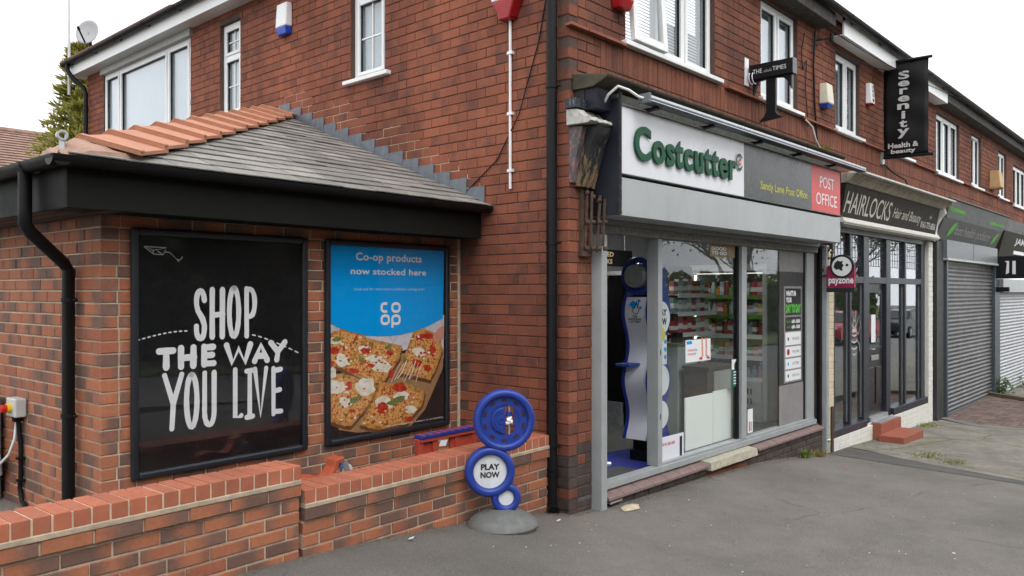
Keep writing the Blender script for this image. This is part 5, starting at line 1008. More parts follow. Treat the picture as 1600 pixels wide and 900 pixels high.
# menu panel in the right bay
MP = thing('menu_panel', FRONT.p(4.37, .2, -.04), 'tall dark and grey window panel with a board of service signs', 'panel'); DG = mt('dark_grey_panel', (.035, .034, .036), .5); MG = mt('warm_grey_panel', (.24, .225, .225), .5)
u0, u1 = 3.97, 4.66
for a, b, mm in ((.207, .665, MG), (.666, 1.985, DG), (1.986, 2.232, MG)): MB().fbox(FRONT, u0, u1, a, b, SG + .006, SG + .012).build('panel', mm, MP)
n = SG + .0125; b0, b1 = 4.09, 4.60; MB().fbox(FRONT, b0, b1, .685, 1.815, n, n + .004).build('board', MG, MP); n += .0045
rowsz = [(1.475, 1.79, PBK), (1.29, 1.455, PBK), (1.125, 1.275, WPRINT), (.985, 1.105, WPRINT), (.845, .965, WPRINT), (.705, .825, WPRINT)]
for a, b, mm in rowsz: MB().fbox(FRONT, b0 + .035, b1 - .03, a, b, n, n + .002).build('sign_row', mm, MP)
n += .0025; GRN = mt('lime_print', (.09, .50, .03), .5); text("WHAT'S IN", FRONT, (4.14, 4.42, 1.70, 1.765), n, WPRINT, MP, bold=.05); text('YOUR', FRONT, (4.14, 4.30, 1.625, 1.685), n, WPRINT, MP, bold=.05); text('DAY TO DAY', FRONT, (4.135, 4.56, 1.50, 1.605), n, GRN, MP, bold=.05)
text('Mon - Sat', FRONT, (4.15, 4.27, 1.385, 1.415), n, GRN, MP); text('6.00 - 20.00', FRONT, (4.30, 4.54, 1.38, 1.425), n, WPRINT, MP, bold=.06); text('Sunday', FRONT, (4.15, 4.25, 1.32, 1.35), n, GRN, MP); text('6.00 - 18.00', FRONT, (4.30, 4.54, 1.315, 1.36), n, WPRINT, MP, bold=.06)
for (tx, a, b), cc in zip((('OFF LICENCE', 1.18, 1.215), ('PARCEL POWER', 1.03, 1.06), ('LOTTERY', .89, .92), ('FOOD TO GO', .75, .78)), (PBK, RLENS, CYAN, PBK)):
    text(tx, FRONT, (4.32, 4.52, a, b), n, PBK, MP); z = (a + b) / 2; MB().disc_ring(lambda x, zz, q: FRONT.p(4.20 + x, z + zz, q), 0, .038 if cc is RLENS else .02, n, n + .001, 18).build('icon', cc, MP)
# ------------------------------------------------------------------ main fascia sign
FS = thing('shop_fascia_sign', FRONT.p(2.6, 2.345, .15), 'white and grey fascia sign with green raised letters and a red end panel', 'sign'); SN = .30; sx0, sx1 = .27, 4.95
WSG = mt('white_sign_face', (.70, .71, .745), .3, var=.05, scale=1.5, dirt=.12, dirtcol=(.5, .49, .48)); DSG = mt('dark_sign_face', (.05, .052, .054), .25, var=.12, scale=1.2); RSG = mt('post_office_red', (.60, .045, .045), .35, var=.05)
NAVY = mt('navy_side_panel', (.012, .015, .024), .5, var=.2, spec=.3)
part('shutter_box', FRONT, sx0, sx1, 2.345, 2.642, .02, SN, GREYP, FS); part('side_panel', FRONT, sx0 - .012, sx0 - .001, 2.35, 3.26, -.0, SN - .012, NAVY, FS); part('edge_trim', FRONT, sx0 - .02, sx0 - .002, 2.35, 3.30, SN - .0115, SN + .012, mt('flaking_black', (.016, .016, .018), .8, var=.5, scale=30, bmp=.8, dirt=.4, dirtcol=(.12, .11, .1)), FS)
part('shadow_gap', FRONT, sx0, sx1, 2.643, 2.672, .02, SN - .05, BLK, FS); part('white_panel', FRONT, sx0, 2.38, 2.674, 3.198, .05, SN, WSG, FS); part('dark_panel', FRONT, 2.381, 4.06, 2.674, 3.198, .05, SN, DSG, FS); part('red_panel', FRONT, 4.061, sx1, 2.674, 3.198, .05, SN, RSG, FS)
part('bottom_trim', FRONT, sx0, sx1, 2.664, 2.673, .2, SN + .012, ALUD, FS); part('top_trim', FRONT, sx0, sx1, 3.199, 3.215, .05, SN + .012, ALUD, FS); part('red_edge', FRONT, sx1, sx1 + .006, 2.66, 3.21, .05, SN + .004, BLK, FS)
for u in (sx0 + .02, sx1 - .03):
    for z in (2.37, 2.62): MB().tube([FRONT.p(u, z, SN), FRONT.p(u, z, SN + .003)], .006, 8).build('rivet', GALV, FS)
o = text('Costcutter', FRONT, (.435, 2.17, 2.80, 3.075), SN + .018, GREEN, FS, bold=.03, ext_=.018, res=5, spacing=1.13)
mb = MB(); ribbon(mb, [(2.26 + .062 * math.cos(R(a)), 2.995 + .07 * math.sin(R(a))) for a in range(40, 330, 12)], .022, lambda a, b: FRONT.p(a, b, SN + .012)); mb.build('emblem', GREEN, FS); text('c', FRONT, (2.232, 2.292, 2.963, 3.03), SN + .013, RLENS, FS, bold=.05)
text('Sandy Lane Post Office', FRONT, (2.74, 3.93, 2.762, 2.868), SN + .002, mt('yellow_print', (.62, .60, .04), .5), FS); text('POST', FRONT, (4.30, 4.74, 2.955, 3.085), SN + .002, WPRINT, FS, res=4); text('OFFICE', FRONT, (4.19, 4.83, 2.755, 2.89), SN + .002, WPRINT, FS, res=4)
part('sensor', FRONT, sx1, sx1 + .10, 2.56, 2.60, SN - .04, SN + .01, BLK, FS)
# trough light
TL = thing('trough_light', FRONT.p(2.7, 3.2, .5), 'long aluminium trough light held out above the fascia sign', 'light'); part('trough', FRONT, .45, 5.42, 3.235, 3.262, .36, .455, mt('navy_trim', (.02, .026, .045), .4), TL, .006); part('trough_top', FRONT, .45, 5.42, 3.263, 3.292, .37, .45, mt('pale_alu', (.50, .52, .55), .3, .6), TL, .008); part('trough_groove', FRONT, .46, 5.41, 3.243, 3.250, .4555, .458, mt('pale_alu', (.5, .5, .5), .3), TL, 0); part('end_cap', FRONT, .42, .449, 3.225, 3.302, .355, .465, ALUD, TL, .006)
for u in (.62, 1.55, 2.55, 3.5, 4.5): MB().hexa([FRONT.p(u, 3.205, .20), FRONT.p(u + .05, 3.205, .20), FRONT.p(u + .05, 3.215, .40), FRONT.p(u, 3.215, .40), FRONT.p(u, 3.232, .20), FRONT.p(u + .05, 3.232, .20), FRONT.p(u + .05, 3.234, .40), FRONT.p(u, 3.234, .40)]).build('arm', BLK, TL)
cable('light_cable', [FRONT.p(.20, 3.17, .16), FRONT.p(.17, 3.27, .25), FRONT.p(.20, 3.33, .32), FRONT.p(.29, 3.31, .36), FRONT.p(.38, 3.27, .39), FRONT.p(.44, 3.265, .41)], .011, WHITE, 'white cable looping over the end of the fascia to the trough light')
# old cornice over the shopfront
CO = thing('shop_cornice', FRONT.p(2.5, 3.2, .1), 'weathered black cornice running above the white fascia sign', 'cornice'); BW = mt('weathered_black_wood', (.022, .021, .02), .85, var=.5, scale=12, bmp=.7, dirt=.5, dirtcol=(.09, .085, .06)); MOSSY = mt('mossy_felt', (.06, .052, .034), .95, var=.5, scale=9, bmp=.8)
prof_ = [(0, 3.32), (.20, 3.32), (.28, 3.35), (.33, 3.375), (.34, 3.395), (.0, 3.45)]
MB().prism([(n_, z) for n_, z in prof_], lambda a, z, x: FRONT.p(x, z, a), .04, 5.05).build('moulding', MOSSY, CO, bevel=.006); part('back_board', FRONT, .06, 5.05, 3.20, 3.319, -.0, .10, BW, CO); part('end_block', FRONT, .07, .26, 3.16, 3.318, .101, .215, NAVY, CO)
part('packing_strip', FRONT, .28, 5.0, 3.216, 3.30, .11, .26, mt('grey_green_wood', (.085, .085, .07), .9, var=.5, scale=16, bmp=.8), CO)
# rotten console bracket on the pier
RC = thing('console_bracket', FRONT.p(.13, 2.55, .05), 'rotten painted wooden console bracket on the brick pier', 'bracket')
def wobbly(prof, x0, x1, name, mat, par, amp=.012, nx=8, seed=0):
    mb = MB(); k = len(prof)
    for i in range(nx):
        x = x0 + (x1 - x0) * i / (nx - 1)
        for j, (a, z) in enumerate(prof): mb.v.append(FRONT.p(x + amp * mnoise.noise((i, j * 1.7, seed)), z + amp * mnoise.noise((i * .8, j, seed + 3)), a + amp * mnoise.noise((i * .9, j, seed + 7)) * (a > .02)))
    mb.f = [(i * k + j, i * k + (j + 1) % k, (i + 1) * k + (j + 1) % k, (i + 1) * k + j) for i in range(nx - 1) for j in range(k)] + [tuple(range(k - 1, -1, -1)), tuple((nx - 1) * k + j for j in range(k))]
    return mb.build(name, mat, par)
wobbly([(.0, 2.58), (.07, 2.57), (.10, 2.66), (.13, 2.76), (.17, 2.88), (.22, 2.97), (.235, 3.02), (.0, 3.03)], .06, .235, 'body', ROT, RC, .014, 9)
wobbly([(.0, 2.60), (.03, 2.60), (.05, 2.72), (.10, 2.9), (.13, 3.02), (.0, 3.03)], .0, .055, 'cheek', mt('peeling_pink_paint', (.09, .085, .09), .8, var=.5, scale=18, dirt=.8, dirtcol=(.5, .2, .19)), RC, .005, 4, 4)
wobbly([(.0, 3.04), (.20, 3.035), (.235, 3.05), (.225, 3.075), (.16, 3.09), (.10, 3.15), (.0, 3.16)], -.03, .25, 'cap', mt('peeling_white_paint', (.50, .49, .46), .8, var=.2, scale=22, bmp=.8, dirt=.45, dirtcol=(.12, .1, .08)), RC, .012, 8, 8)
wobbly([(.0, 3.165), (.11, 3.165), (.115, 3.235), (.0, 3.24)], -.05, .14, 'top_block', mt('chipped_navy_paint', (.018, .024, .036), .6, var=.3, scale=20, dirt=.5, dirtcol=(.5, .5, .48)), RC, .006, 5, 12)
# rusty awning arms
def arms(base_u, z0, z1, n0, label, k):
    A_ = thing('awning_arm', FRONT.p(base_u, z0, n0), label, 'awning arm', 'rusty folded awning arms')
    MB().fbox(FRONT, base_u - .06, base_u - .03, z0, z1, .0, .03).build('rail', RUST, A_); MB().fbox(FRONT, base_u - .07, base_u + .05, z0, z0 + .04, .0, .05).build('foot', RUST, A_)
    for i in range(k):
        a = base_u - .02 + i * .032; dz = (.03, -.02, .0, -.05)[i % 4]
        MB().tube([FRONT.p(a, z0 + .03 + abs(dz), .03 + i * .035), FRONT.p(a + .012 * (-1) ** i, z1 - .03 * i, .045 + i * .04)], .013, 6).build('bar', RUST, A_)
        for z in (z0 + .06, (z0 + z1) / 2, z1 - .04 - .03 * i): MB().tube([FRONT.p(a - .012, z, .04 + i * .037), FRONT.p(a + .016, z, .055 + i * .037)], .018, 8).build('bolt', RUST, A_)
    return A_
arms(.185, 2.03, 2.57, .05, 'rusty folded iron awning arm at the pier beside the doorway', 4); arms(5.12, 2.0, 2.34, .1, 'rusty brown awning arm hanging over the payzone sign', 3)
# ------------------------------------------------------------------ hanging signs
TS = thing('newspaper_sign', FRONT.p(3.05, 3.5, .25), 'black T shaped newspaper sign projecting from the upper wall', 'sign'); TX = Fr((3.10, 0, 0), (0, -1, 0), (-1, 0, 0))
# u runs outwards from the wall on this plane
BLKS = mt('satin_black_sign', (.008, .008, .010), .5, var=.15, spec=.25); part('light_box', TX, .03, .50, 3.985, 4.14, -.05, .05, BLKS, TS, .004); part('box_end', TX, .501, .508, 3.982, 4.143, -.052, .052, ALUD, TS)
def tp(u, z, n): return TX.p(u, z, n)
MB().prism([(.205, 3.62), (.205, 3.975), (.115, 3.965), (.06, 3.83), (.055, 3.975), (.055, 3.984), (.475, 3.984), (.475, 3.83), (.43, 3.925), (.385, 3.965), (.305, 3.975), (.305, 3.62), (.33, 3.585), (.38, 3.56), (.13, 3.535), (.18, 3.585)], tp, -.02, .02).build('letter_t', BLKS, TS)
text('THE', TX, (.075, .175, 4.04, 4.085), .052, WPRINT, TS); text('TIMES', TX, (.29, .435, 4.04, 4.085), .052, WPRINT, TS)
mb = MB(); 
for k in range(7): ribbon(mb, [(.19 + k * .013, 4.04), (.195 + k * .013, 4.055 + .02 * abs(math.sin(k * 2.3))), (.20 + k * .013, 4.04)], .005, tp and (lambda a, b: TX.p(a, b, .052)), caps=False)
mb.build('crest', PGR, TS)
MB().fbox(FRONT, 3.0, 3.085, 3.93, 4.22, .002, .012).build('wall_plate', WHITE, TS); MB().tube([FRONT.p(3.06, 4.06, .01), FRONT.p(3.10, 4.06, .04)], .02, 10).build('stub', GALV, TS); mb = MB(); mb.tube([FRONT.p(3.06 + .05 * math.cos(a_ * .7), 4.0 + .06 * math.sin(a_ * .7), .03 + .004 * a_) for a_ in range(18)], .005, 6); mb.build('coiled_cable', WHITE, TS, smooth=True)
SB = thing('shop_banner', FRONT.p(7.45, 3.6, .3), 'black hanging banner reading Serenity in tall pale letters', 'banner'); BX = Fr((7.45, 0, 0), (0, -1, 0), (-1, 0, 0)); mb = MB(); nx, nz = 10, 24
for j in range(nz + 1):
    for i in range(nx + 1):
        u = .03 + .60 * i / nx; z = 3.72 + 1.36 * j / nz; mb.v.append(BX.p(u + .006 * mnoise.noise((z * 3, 1, i > 5)), z + .0, .018 * mnoise.noise((u * 5, z * 3.2, 2)) + .008 * math.sin(z * 14 + u * 6)))
mb.f = [(j * (nx + 1) + i, j * (nx + 1) + i + 1, (j + 1) * (nx + 1) + i + 1, (j + 1) * (nx + 1) + i) for j in range(nz) for i in range(nx)]; o = mb.build('cloth', mt('black_vinyl', (.008, .008, .009), .55, var=.2, spec=.25), SB, smooth=True); sm = o.modifiers.new('s', 'SOLIDIFY'); sm.thickness = .003
for z, l in ((5.09, .68), (3.71, .70)): MB().tube([BX.p(-.02, z, 0), BX.p(l, z - .01, 0)], .022, 10).build('pole', BLK, SB, smooth=True)
MB().fbox(FRONT, 7.40, 7.50, 3.62, 3.80, .0, .03).build('bracket', GALV, SB); SIL = mt('silver_print', (.52, .52, .52), .5)
for k, (ch, zt_, zb_, a, b) in enumerate((('S', 4.93, 4.815, .24, .39), ('e', 4.79, 4.71, .235, .39), ('r', 4.685, 4.60, .255, .37), ('e', 4.575, 4.49, .235, .39), ('n', 4.465, 4.38, .225, .385), ('i', 4.355, 4.245, .28, .335), ('t', 4.225, 4.12, .25, .36), ('y', 4.10, 3.965, .225, .39))):
    text(ch, BX, (a, b, zb_, zt_), .03, SIL, SB, bold=.03)
text('Health &', BX, (.10, .51, 3.83, 3.905), .03, SIL, SB, bold=.03); text('beauty', BX, (.14, .47, 3.735, 3.815), .03, SIL, SB, bold=.03)
PZ = thing('payzone_sign', FRONT.p(5.07, 1.75, .2), 'small maroon payzone sign with a round face badge', 'sign'); ZX = Fr((5.06, 0, 0), (0, -1, 0), (-1, 0, 0)); MAR = mt('maroon_sign', (.26, .008, .055), .4)
part('plate', ZX, .10, .435, 1.80, 2.06, -.02, .02, MAR, PZ, .003); part('foot_plate', ZX, .10, .435, 1.745, 1.799, -.02, .02, PBK, PZ); MB().disc_ring(lambda x, z, n: ZX.p(.285 + x, 2.06 + z, n), 0, .145, -.022, .024, 40).build('badge_rim', PBK, PZ); MB().disc_ring(lambda x, z, n: ZX.p(.285 + x, 2.06 + z, n), 0, .118, .024, .027, 40).build('badge_face', WPRINT, PZ)
MB().disc_ring(lambda x, z, n: ZX.p(.35 + x, 2.075 + z, n), 0, .017, .027, .0285, 18).build('badge_eye', PBK, PZ); MB().prism([(.22, 2.02), (.255, 2.03), (.27, 2.01), (.30, 2.01), (.29, 2.04), (.31, 2.075), (.29, 2.10), (.305, 2.13), (.265, 2.12), (.24, 2.135), (.20, 2.10), (.19, 2.05)], lambda a, z, n: ZX.p(a, z, n), .027, .0288).build('badge_shape', PBK, PZ)
text('payzone', ZX, (.125, .425, 1.825, 1.915), .0215, WPRINT, PZ, bold=.03); MB().tube([FRONT.p(5.06, 1.95, .0), FRONT.p(5.06, 1.95, .12)], .012, 8).build('arm', RUST, PZ)
# ------------------------------------------------------------------ the rest of the terrace
def terrace(label, x0, x1, wins, nsingle, white):
    B = thing('terrace_building', ((x0 + x1) / 2, 2, gz(x0)), label, 'building', 'brick shop buildings further along the terrace'); pw_ = backing('front_wall', FRONT, x0, x1, 3.30, 5.3, wins, MORT_O, B)
    J = rows(FRONT, pw_, x0, x1, 3.834, 5.25, CH, .23, .0065, OLDF, wins); u = x0
    while u < x1 - .05: J.append((FRONT, u + .036, 3.70, .072, .235, .1, random.uniform(-.002, .002), OLDF, pw_, 0)); J.append((FRONT, u + .036, 3.455, .072, .235, .1, random.uniform(-.002, .002), OLDF, pw_, 0)); u += .079
    lay(B, J, nsingle)
    for wd in wins:
        window(B, FRONT, *wd, [.5, .5] if wd[1] - wd[0] < 1.2 else [.34, .33, .33], recess=.05)
    us = sorted([x0] + [a for wd in wins for a in (wd[0] - .08, wd[1] + .1)] + [x1])
    for a, b in zip(us[::2], us[1::2]):
        if b - a > .1: MB().fbox(FRONT, a, b, 3.812, 3.834, -.02, .045).build('string_course', MC['clay_tile'], B)
    eaves(B, FRONT, x0 + .005, x1 - .005, 4.98 if white else 5.02, .20, white, drop=.2 if white else .17); gutter(B, FRONT, x0, x1, 5.215, .262, brk=1.1)
    MB().add([(x0, -.22, 5.27), (x1, -.22, 5.27), (x1, 4.6, 8.3), (x0, 4.6, 8.3)], [(0, 1, 2, 3)]).build('roof', TILE, B); MB().box(x0 + .02, x1 - .02, 1.5, 1.6, gz(x0) - .2, 5.2).build('inner_wall', mt('dim_interior', (.30, .30, .285), .9), B); MB().box(x0 + .02, x1 - .02, .12, 1.5, 2.75, 2.8).build('ceiling', mt('dim_interior', (.1, .1, .1), .9), B)
    MB().box(x0 + .02, x1 - .02, .06, 1.5, gz((x0 + x1) / 2) + .06, gz((x0 + x1) / 2) + .1).build('shop_floor', mt('dim_floor', (.07, .06, .05), .9), B); return B
HB = terrace('terrace building with the hairdresser shop and dark framed windows', X_A, 10.30, [(5.63, 6.52, 3.85, 4.89), (8.0, 8.9, 3.85, 4.89)], 220, True)
PBD = terrace('terrace building with the podiatry shop and grey shutter', 10.30, 15.30, [(10.38, 11.96, 3.82, 4.89), (12.91, 13.72, 3.84, 4.89)], 100, False)
JB = terrace('last terrace building in view, with a pale shutter', 15.30, 24.0, [(15.35, 16.2, 3.83, 4.87), (16.95, 18.6, 3.78, 4.75), (20.4, 21.6, 3.78, 4.75)], 40, False)
# hairdresser shopfront
HF = thing('hairdresser_shopfront', FRONT.p(7.5, -.3, 0), 'dark navy timber shopfront with leaded top lights and a central door', 'shopfront'); NV = mt('navy_black_timber', (.020, .024, .036), .35, var=.15); NH = .0
zt, ztr, zb = 2.53, 1.87, -.02
for a, b in ((5.50, 5.585), (6.13, 6.20), (6.68, 6.90), (7.66, 7.86), (8.56, 8.64), (9.46, 9.66)): part('post', FRONT, a, b, -.16 if a < 9.4 else -.2, zt, -.055, NH + .005, NV, HF, .006)
part('head', FRONT, 5.50, 9.66, zt + .001, zt + .10, -.09, NH + .015, NV, HF, .006); part('transom', FRONT, 5.586, 6.679, ztr, ztr + .09, -.085, NH + .004, NV, HF); part('transom', FRONT, 6.901, 7.659, ztr, ztr + .09, -.085, NH + .004, NV, HF); part('transom', FRONT, 7.861, 9.459, ztr, ztr + .09, -.085, NH + .004, NV, HF)
part('sill', FRONT, 5.40, 6.69, -.125, -.03, -.1, .05, NV, HF, .006); part('sill', FRONT, 7.87, 9.70, -.105, .0, -.1, .05, NV, HF, .006)
GLASSH = glass_mat('salon_glass', (.9, .93, .92), 1.35, .03); LEADM = mt('came_lead', (.10, .10, .105), .5, .4); CURT = mt('grey_net', (.42, .43, .42), .9, var=.2)
for a, b in ((5.59, 6.128), (6.202, 6.678), (7.862, 8.558), (8.642, 9.458)):
    MB().fbox(FRONT, a, b, -.03, ztr, -.045, -.040).build('pane', GLASSH, HF); part('glazing_bead', FRONT, b - .022, b - .001, .0, ztr - .001, -.039, -.028, mt('grey_bead', (.16, .165, .17), .5), HF, 0)
for a, b in ((5.59, 6.678), (6.902, 7.658), (7.862, 8.558), (8.642, 9.458)):
    t_ = MB().fbox(FRONT, a, b, ztr + .09, zt, -.045, -.040).build('top_light', GLASSU, HF); nn = int((b - a) / .10); mb = MB()
    for k in range(1, nn): x = a + (b - a) * k / nn; mb.fbox(FRONT, x - .004, x + .004, ztr + .25, zt, -.0398, -.036)
    for k in range(5): z = ztr + .25 + (zt - ztr - .25) * k / 4; mb.fbox(FRONT, a, b, z - .004, z + .004, -.0396, -.0355)
    mb.build('leading', LEADM, t_)
DR_ = MB().fbox(FRONT, 6.92, 7.65, -.03, 1.868, -.085, -.04).build('door', mt('black_door', (.010, .010, .012), .3, var=.2), HF, bevel=.004); MB().fbox(FRONT, 7.0, 7.50, .95, 1.74, -.04, -.034).build('door_glass', glass_mat('obscure_glass', (.6, .66, .62), 1.6, .06), DR_); MB().ring(FRONT, 6.97, 7.53, .92, 1.77, .032, -.04, -.025).build('glass_bead', NV, DR_)
for a, b in ((6.98, 7.22), (7.30, 7.54)): MB().fbox(FRONT, a, b, .12, .66, -.04, -.028).build('door_panel', MC['black_door'], DR_, bevel=.012)
MB().fbox(FRONT, 7.10, 7.42, .76, .83, -.04, -.026).build('letter_plate', GALV, DR_, bevel=.004); MB().tube([FRONT.p(6.97, .93, -.03), FRONT.p(6.97, .93, .02), FRONT.p(7.07, .93, .025)], .011, 8).build('handle', GALV, DR_, smooth=True); MB().fbox(FRONT, 7.10, 7.28, 1.02, 1.42, -.033, -.031).build('paper_notice', WPRINT, DR_); part('threshold', FRONT, 6.901, 7.659, -.10, -.031, -.09, .03, GALV, HF)
# bee drawn on the glass
mb = MB(); bx, bz = 6.42, 1.12; bf = lambda a, b: FRONT.p(a, b, -.037)
for k, (zz, ww) in enumerate(((1.16, .16), (1.07, .19), (.98, .19), (.90, .14))): ribbon(mb, [(bx - ww / 2, zz), (bx, zz - .02), (bx + ww / 2, zz)], .022, bf)
for s_ in (-1, 1):
    ribbon(mb, [(bx + s_ * .04, 1.25), (bx + s_ * .20, 1.42), (bx + s_ * .24, 1.28), (bx + s_ * .16, 1.16), (bx + s_ * .05, 1.22)], .012, bf); ribbon(mb, [(bx + s_ * .09, 1.1), (bx + s_ * .2, 1.02), (bx + s_ * .22, .92)], .012, bf); ribbon(mb, [(bx + s_ * .03, 1.36), (bx + s_ * .06, 1.50)], .010, bf)
ribbon(mb, arc(bx, 1.31, .05, .05, 0, 360, 14), .014, bf); ribbon(mb, [(bx - .06, 1.22), (bx + .06, 1.22)], .05, bf); mb.build('bee_drawing', mt('frosted_print', (.5, .5, .48), .7), HF)
# white painted plinth and pilaster, cream pilaster
WPB = mt('flaking_white_masonry', (.70, .685, .64), .8, var=.08, scale=12, bmp=.5, bs=25, dirt=.2, dirtcol=(.3, .25, .18)); jobs = []; pl = backing('plinth', FRONT, 5.36, 10.1, -.75, -.09, [], mt('white_masonry_joint', (.58, .56, .52), .9), HF, n=.03, depth=.1)
J = rows(FRONT, pl, 5.40, 6.90, -.42, -.125, .074, .225, .004, WPB, D=.06) + rows(FRONT, pl, 7.78, 9.72, -.55, -.105, .074, .225, .004, WPB, D=.06); J = [(a, b, c, d, e, f, g + .05, h, i, j) for a, b, c, d, e, f, g, h, i, j in J]
J2 = rows(FRONT, pl, 9.68, 9.92, -.60, 2.58, .084, .32, .002, WPB, D=.1); J2 = [(a, b, c, d, e, f, g + .06, h, i, j) for a, b, c, d, e, f, g, h, i, j in J2]; CRM = mt('cream_masonry_paint', (.62, .53, .36), .75, var=.12, scale=8, dirt=.3, dirtcol=(.3, .2, .1))
J3 = rows(FRONT, pl, 5.24, 5.42, -.40, 2.28, .084, .32, .002, CRM, D=.1); J3 = [(a, b, c, d, e, f, g + .05, h, i, j) for a, b, c, d, e, f, g, h, i, j in J3]; lay(HF, J + J2 + J3, 200)
part('rusty_strip', FRONT, 5.30, 5.36, -.30, .30, .055, .075, RUST, HF)
# hairdresser fascia
HS_ = thing('hairdresser_sign', FRONT.p(7.6, 2.6, .12), 'dark brown fascia board with italic silver hairdresser lettering', 'sign'); HN_ = .15; HBR = mt('dark_brown_signboard', (.026, .022, .016), .65, var=.15, spec=.2)
def tilt(z): return HN_ + (z - 2.68) * .16
def tf(a, z, n=0): return FRONT.p(a, z, tilt(z) + n)
class TFr:
    def p(s, u, z, n=0): return tf(u, z, n)
TF = TFr()
MB().add([tf(5.38, 2.70), tf(9.70, 2.70), tf(9.70, 3.12), tf(5.38, 3.12), FRONT.p(5.38, 2.70, .02), FRONT.p(9.70, 2.70, .02), FRONT.p(9.70, 3.12, .02), FRONT.p(5.38, 3.12, .02)], [(0, 1, 2, 3), (4, 7, 6, 5), (0, 4, 5, 1), (1, 5, 6, 2), (2, 6, 7, 3), (3, 7, 4, 0)]).build('board', HBR, HS_)
text('HAIRLOCKS', TF, (5.42, 7.28, 2.76, 3.03), .004, mt('cream_silver_print', (.50, .47, .40), .5), HS_, bold=.004, shear=.3); text('Hair and Beauty', TF, (7.36, 8.75, 2.78, 2.97), .004, MC['cream_silver_print'], HS_, shear=.5); text('0161-773 6836', TF, (8.78, 9.60, 2.765, 2.87), .004, SIL, HS_, bold=.02); text('tel:', TF, (9.20, 9.33, 2.93, 2.99), .004, SIL, HS_)
MB().fbox(FRONT, 5.37, 9.80, 2.61, 2.695, -.02, .19).build('lower_moulding', WPB, HS_, bevel=.01); MB().fbox(FRONT, 5.37, 9.80, 2.632, 2.66, .191, .205).build('lower_moulding', WPB, HS_, bevel=.004); MB().prism([(0, 3.125), (.24, 3.125), (.27, 3.16), (.30, 3.19), (.36, 3.215), (.36, 3.235), (0, 3.27)], lambda a, z, x: FRONT.p(x, z, a), 5.37, 9.95).build('cornice', mt('stained_cornice', (.34, .30, .24), .85, var=.4, scale=9, bmp=.6, dirt=.6, dirtcol=(.08, .065, .05)), HS_, bevel=.005)
MB().prism([(.24, 3.236), (.42, 3.238), (.42, 3.26), (.22, 3.275)], lambda a, z, x: FRONT.p(x, z, a), 5.45, 9.9).build('lead_capping', mt('white_capping', (.60, .58, .54), .7, var=.2, scale=10, dirt=.4, dirtcol=(.25, .2, .12)), HS_)
part('awning_tube', FRONT, 5.9, 9.7, 3.29, 3.33, .10, .17, LEAD, HS_, .012)
for u in (6.5, 7.6, 9.3): MB().hexa([FRONT.p(u, 3.24, .2), FRONT.p(u + .2, 3.24, .2), FRONT.p(u + .2, 3.24, .4), FRONT.p(u, 3.24, .4), FRONT.p(u, 3.38, .08), FRONT.p(u + .06, 3.38, .08), FRONT.p(u + .06, 3.36, .18), FRONT.p(u, 3.36, .18)]).build('awning_bracket', LEAD, HS_)
wobbly([(.02, 2.64), (.10, 2.60), (.13, 2.66), (.12, 2.75), (.14, 2.86), (.20, 2.98), (.27, 3.06), (.26, 3.14), (.0, 3.14)], 9.81, 9.93, 'console', WPB, HS_, .008, 4, 3)
# red step
ST = thing('red_step', FRONT.p(7.3, -.4, .3), 'two tread step painted brick red below the black door', 'step'); REDS = mt('red_step_paint', (.30, .085, .05), .6, var=.12, scale=6, dirt=.15, dirtcol=(.2, .12, .09))
part('upper_tread', FRONT, 6.90, 7.80, -.45, -.105, .03, .17, REDS, ST, .006); part('lower_tread', FRONT, 6.78, 7.70, -.47, -.245, .171, .50, REDS, ST, .006); part('nosing', FRONT, 6.92, 7.70, -.104, -.088, .0, .15, GALV, ST)
# podiatry shop
PO = thing('podiatry_sign', FRONT.p(12.6, 2.7, .2), 'grey two tier fascia sign with green leaf marks', 'sign'); GS = mt('slate_grey_sign', (.062, .068, .068), .45, var=.08); LGR = mt('leaf_green', (.10, .42, .03), .5)
def slab(x0, x1, z0, n0, z1, n1, name, mat, par): return MB().add([FRONT.p(x0, z0, n0), FRONT.p(x1, z0, n0), FRONT.p(x1, z1, n1), FRONT.p(x0, z1, n1), FRONT.p(x0, z0, 0), FRONT.p(x1, z0, 0), FRONT.p(x1, z1, 0), FRONT.p(x0, z1, 0)], [(0, 1, 2, 3), (4, 7, 6, 5), (0, 4, 5, 1), (1, 5, 6, 2), (2, 6, 7, 3), (3, 7, 4, 0)]).build(name, mat, par)
slab(10.20, 12.50, 3.02, .20, 3.33, .27, 'upper_panel', GS, PO); slab(12.505, 14.95, 3.02, .20, 3.33, .27, 'upper_panel', GS, PO); slab(10.0, 14.6, 2.66, .08, 3.015, .22, 'lower_panel', GS, PO); part('capping', FRONT, 10.1, 15.0, 3.335, 3.36, .0, .30, mt('grey_flashing', (.13, .12, .10), .8, var=.3), PO)
class SF:
    def __init__(s, z0, n0, z1, n1): s.a = (z0, n0, z1, n1)
    def p(s, u, z, n=0): z0, n0, z1, n1 = s.a; return FRONT.p(u, z, n0 + (n1 - n0) * (z - z0) / (z1 - z0) + n)
UPF, LOF = SF(3.02, .20, 3.33, .27), SF(2.66, .08, 3.015, .22); SGR = mt('grey_print_light', (.34, .35, .35), .5)
rm = random.Random(6)
for (a_, b_, z0_, z1_) in ((10.35, 11.3, 3.14, 3.22), (13.3, 14.75, 3.10, 3.17)):      # small print too blurred in the photo to read
    mb = MB(); u = a_
    while u < b_ - .04:
        w_ = rm.uniform(.03, .07); h_ = rm.uniform(.6, 1); mb.add([UPF.p(u, z0_, .004), UPF.p(u + w_, z0_, .004), UPF.p(u + w_, z0_ + (z1_ - z0_) * h_, .004), UPF.p(u, z0_ + (z1_ - z0_) * h_, .004)], [(0, 1, 2, 3)]); u += w_ + .02
    mb.build('small_print', LGR, PO)
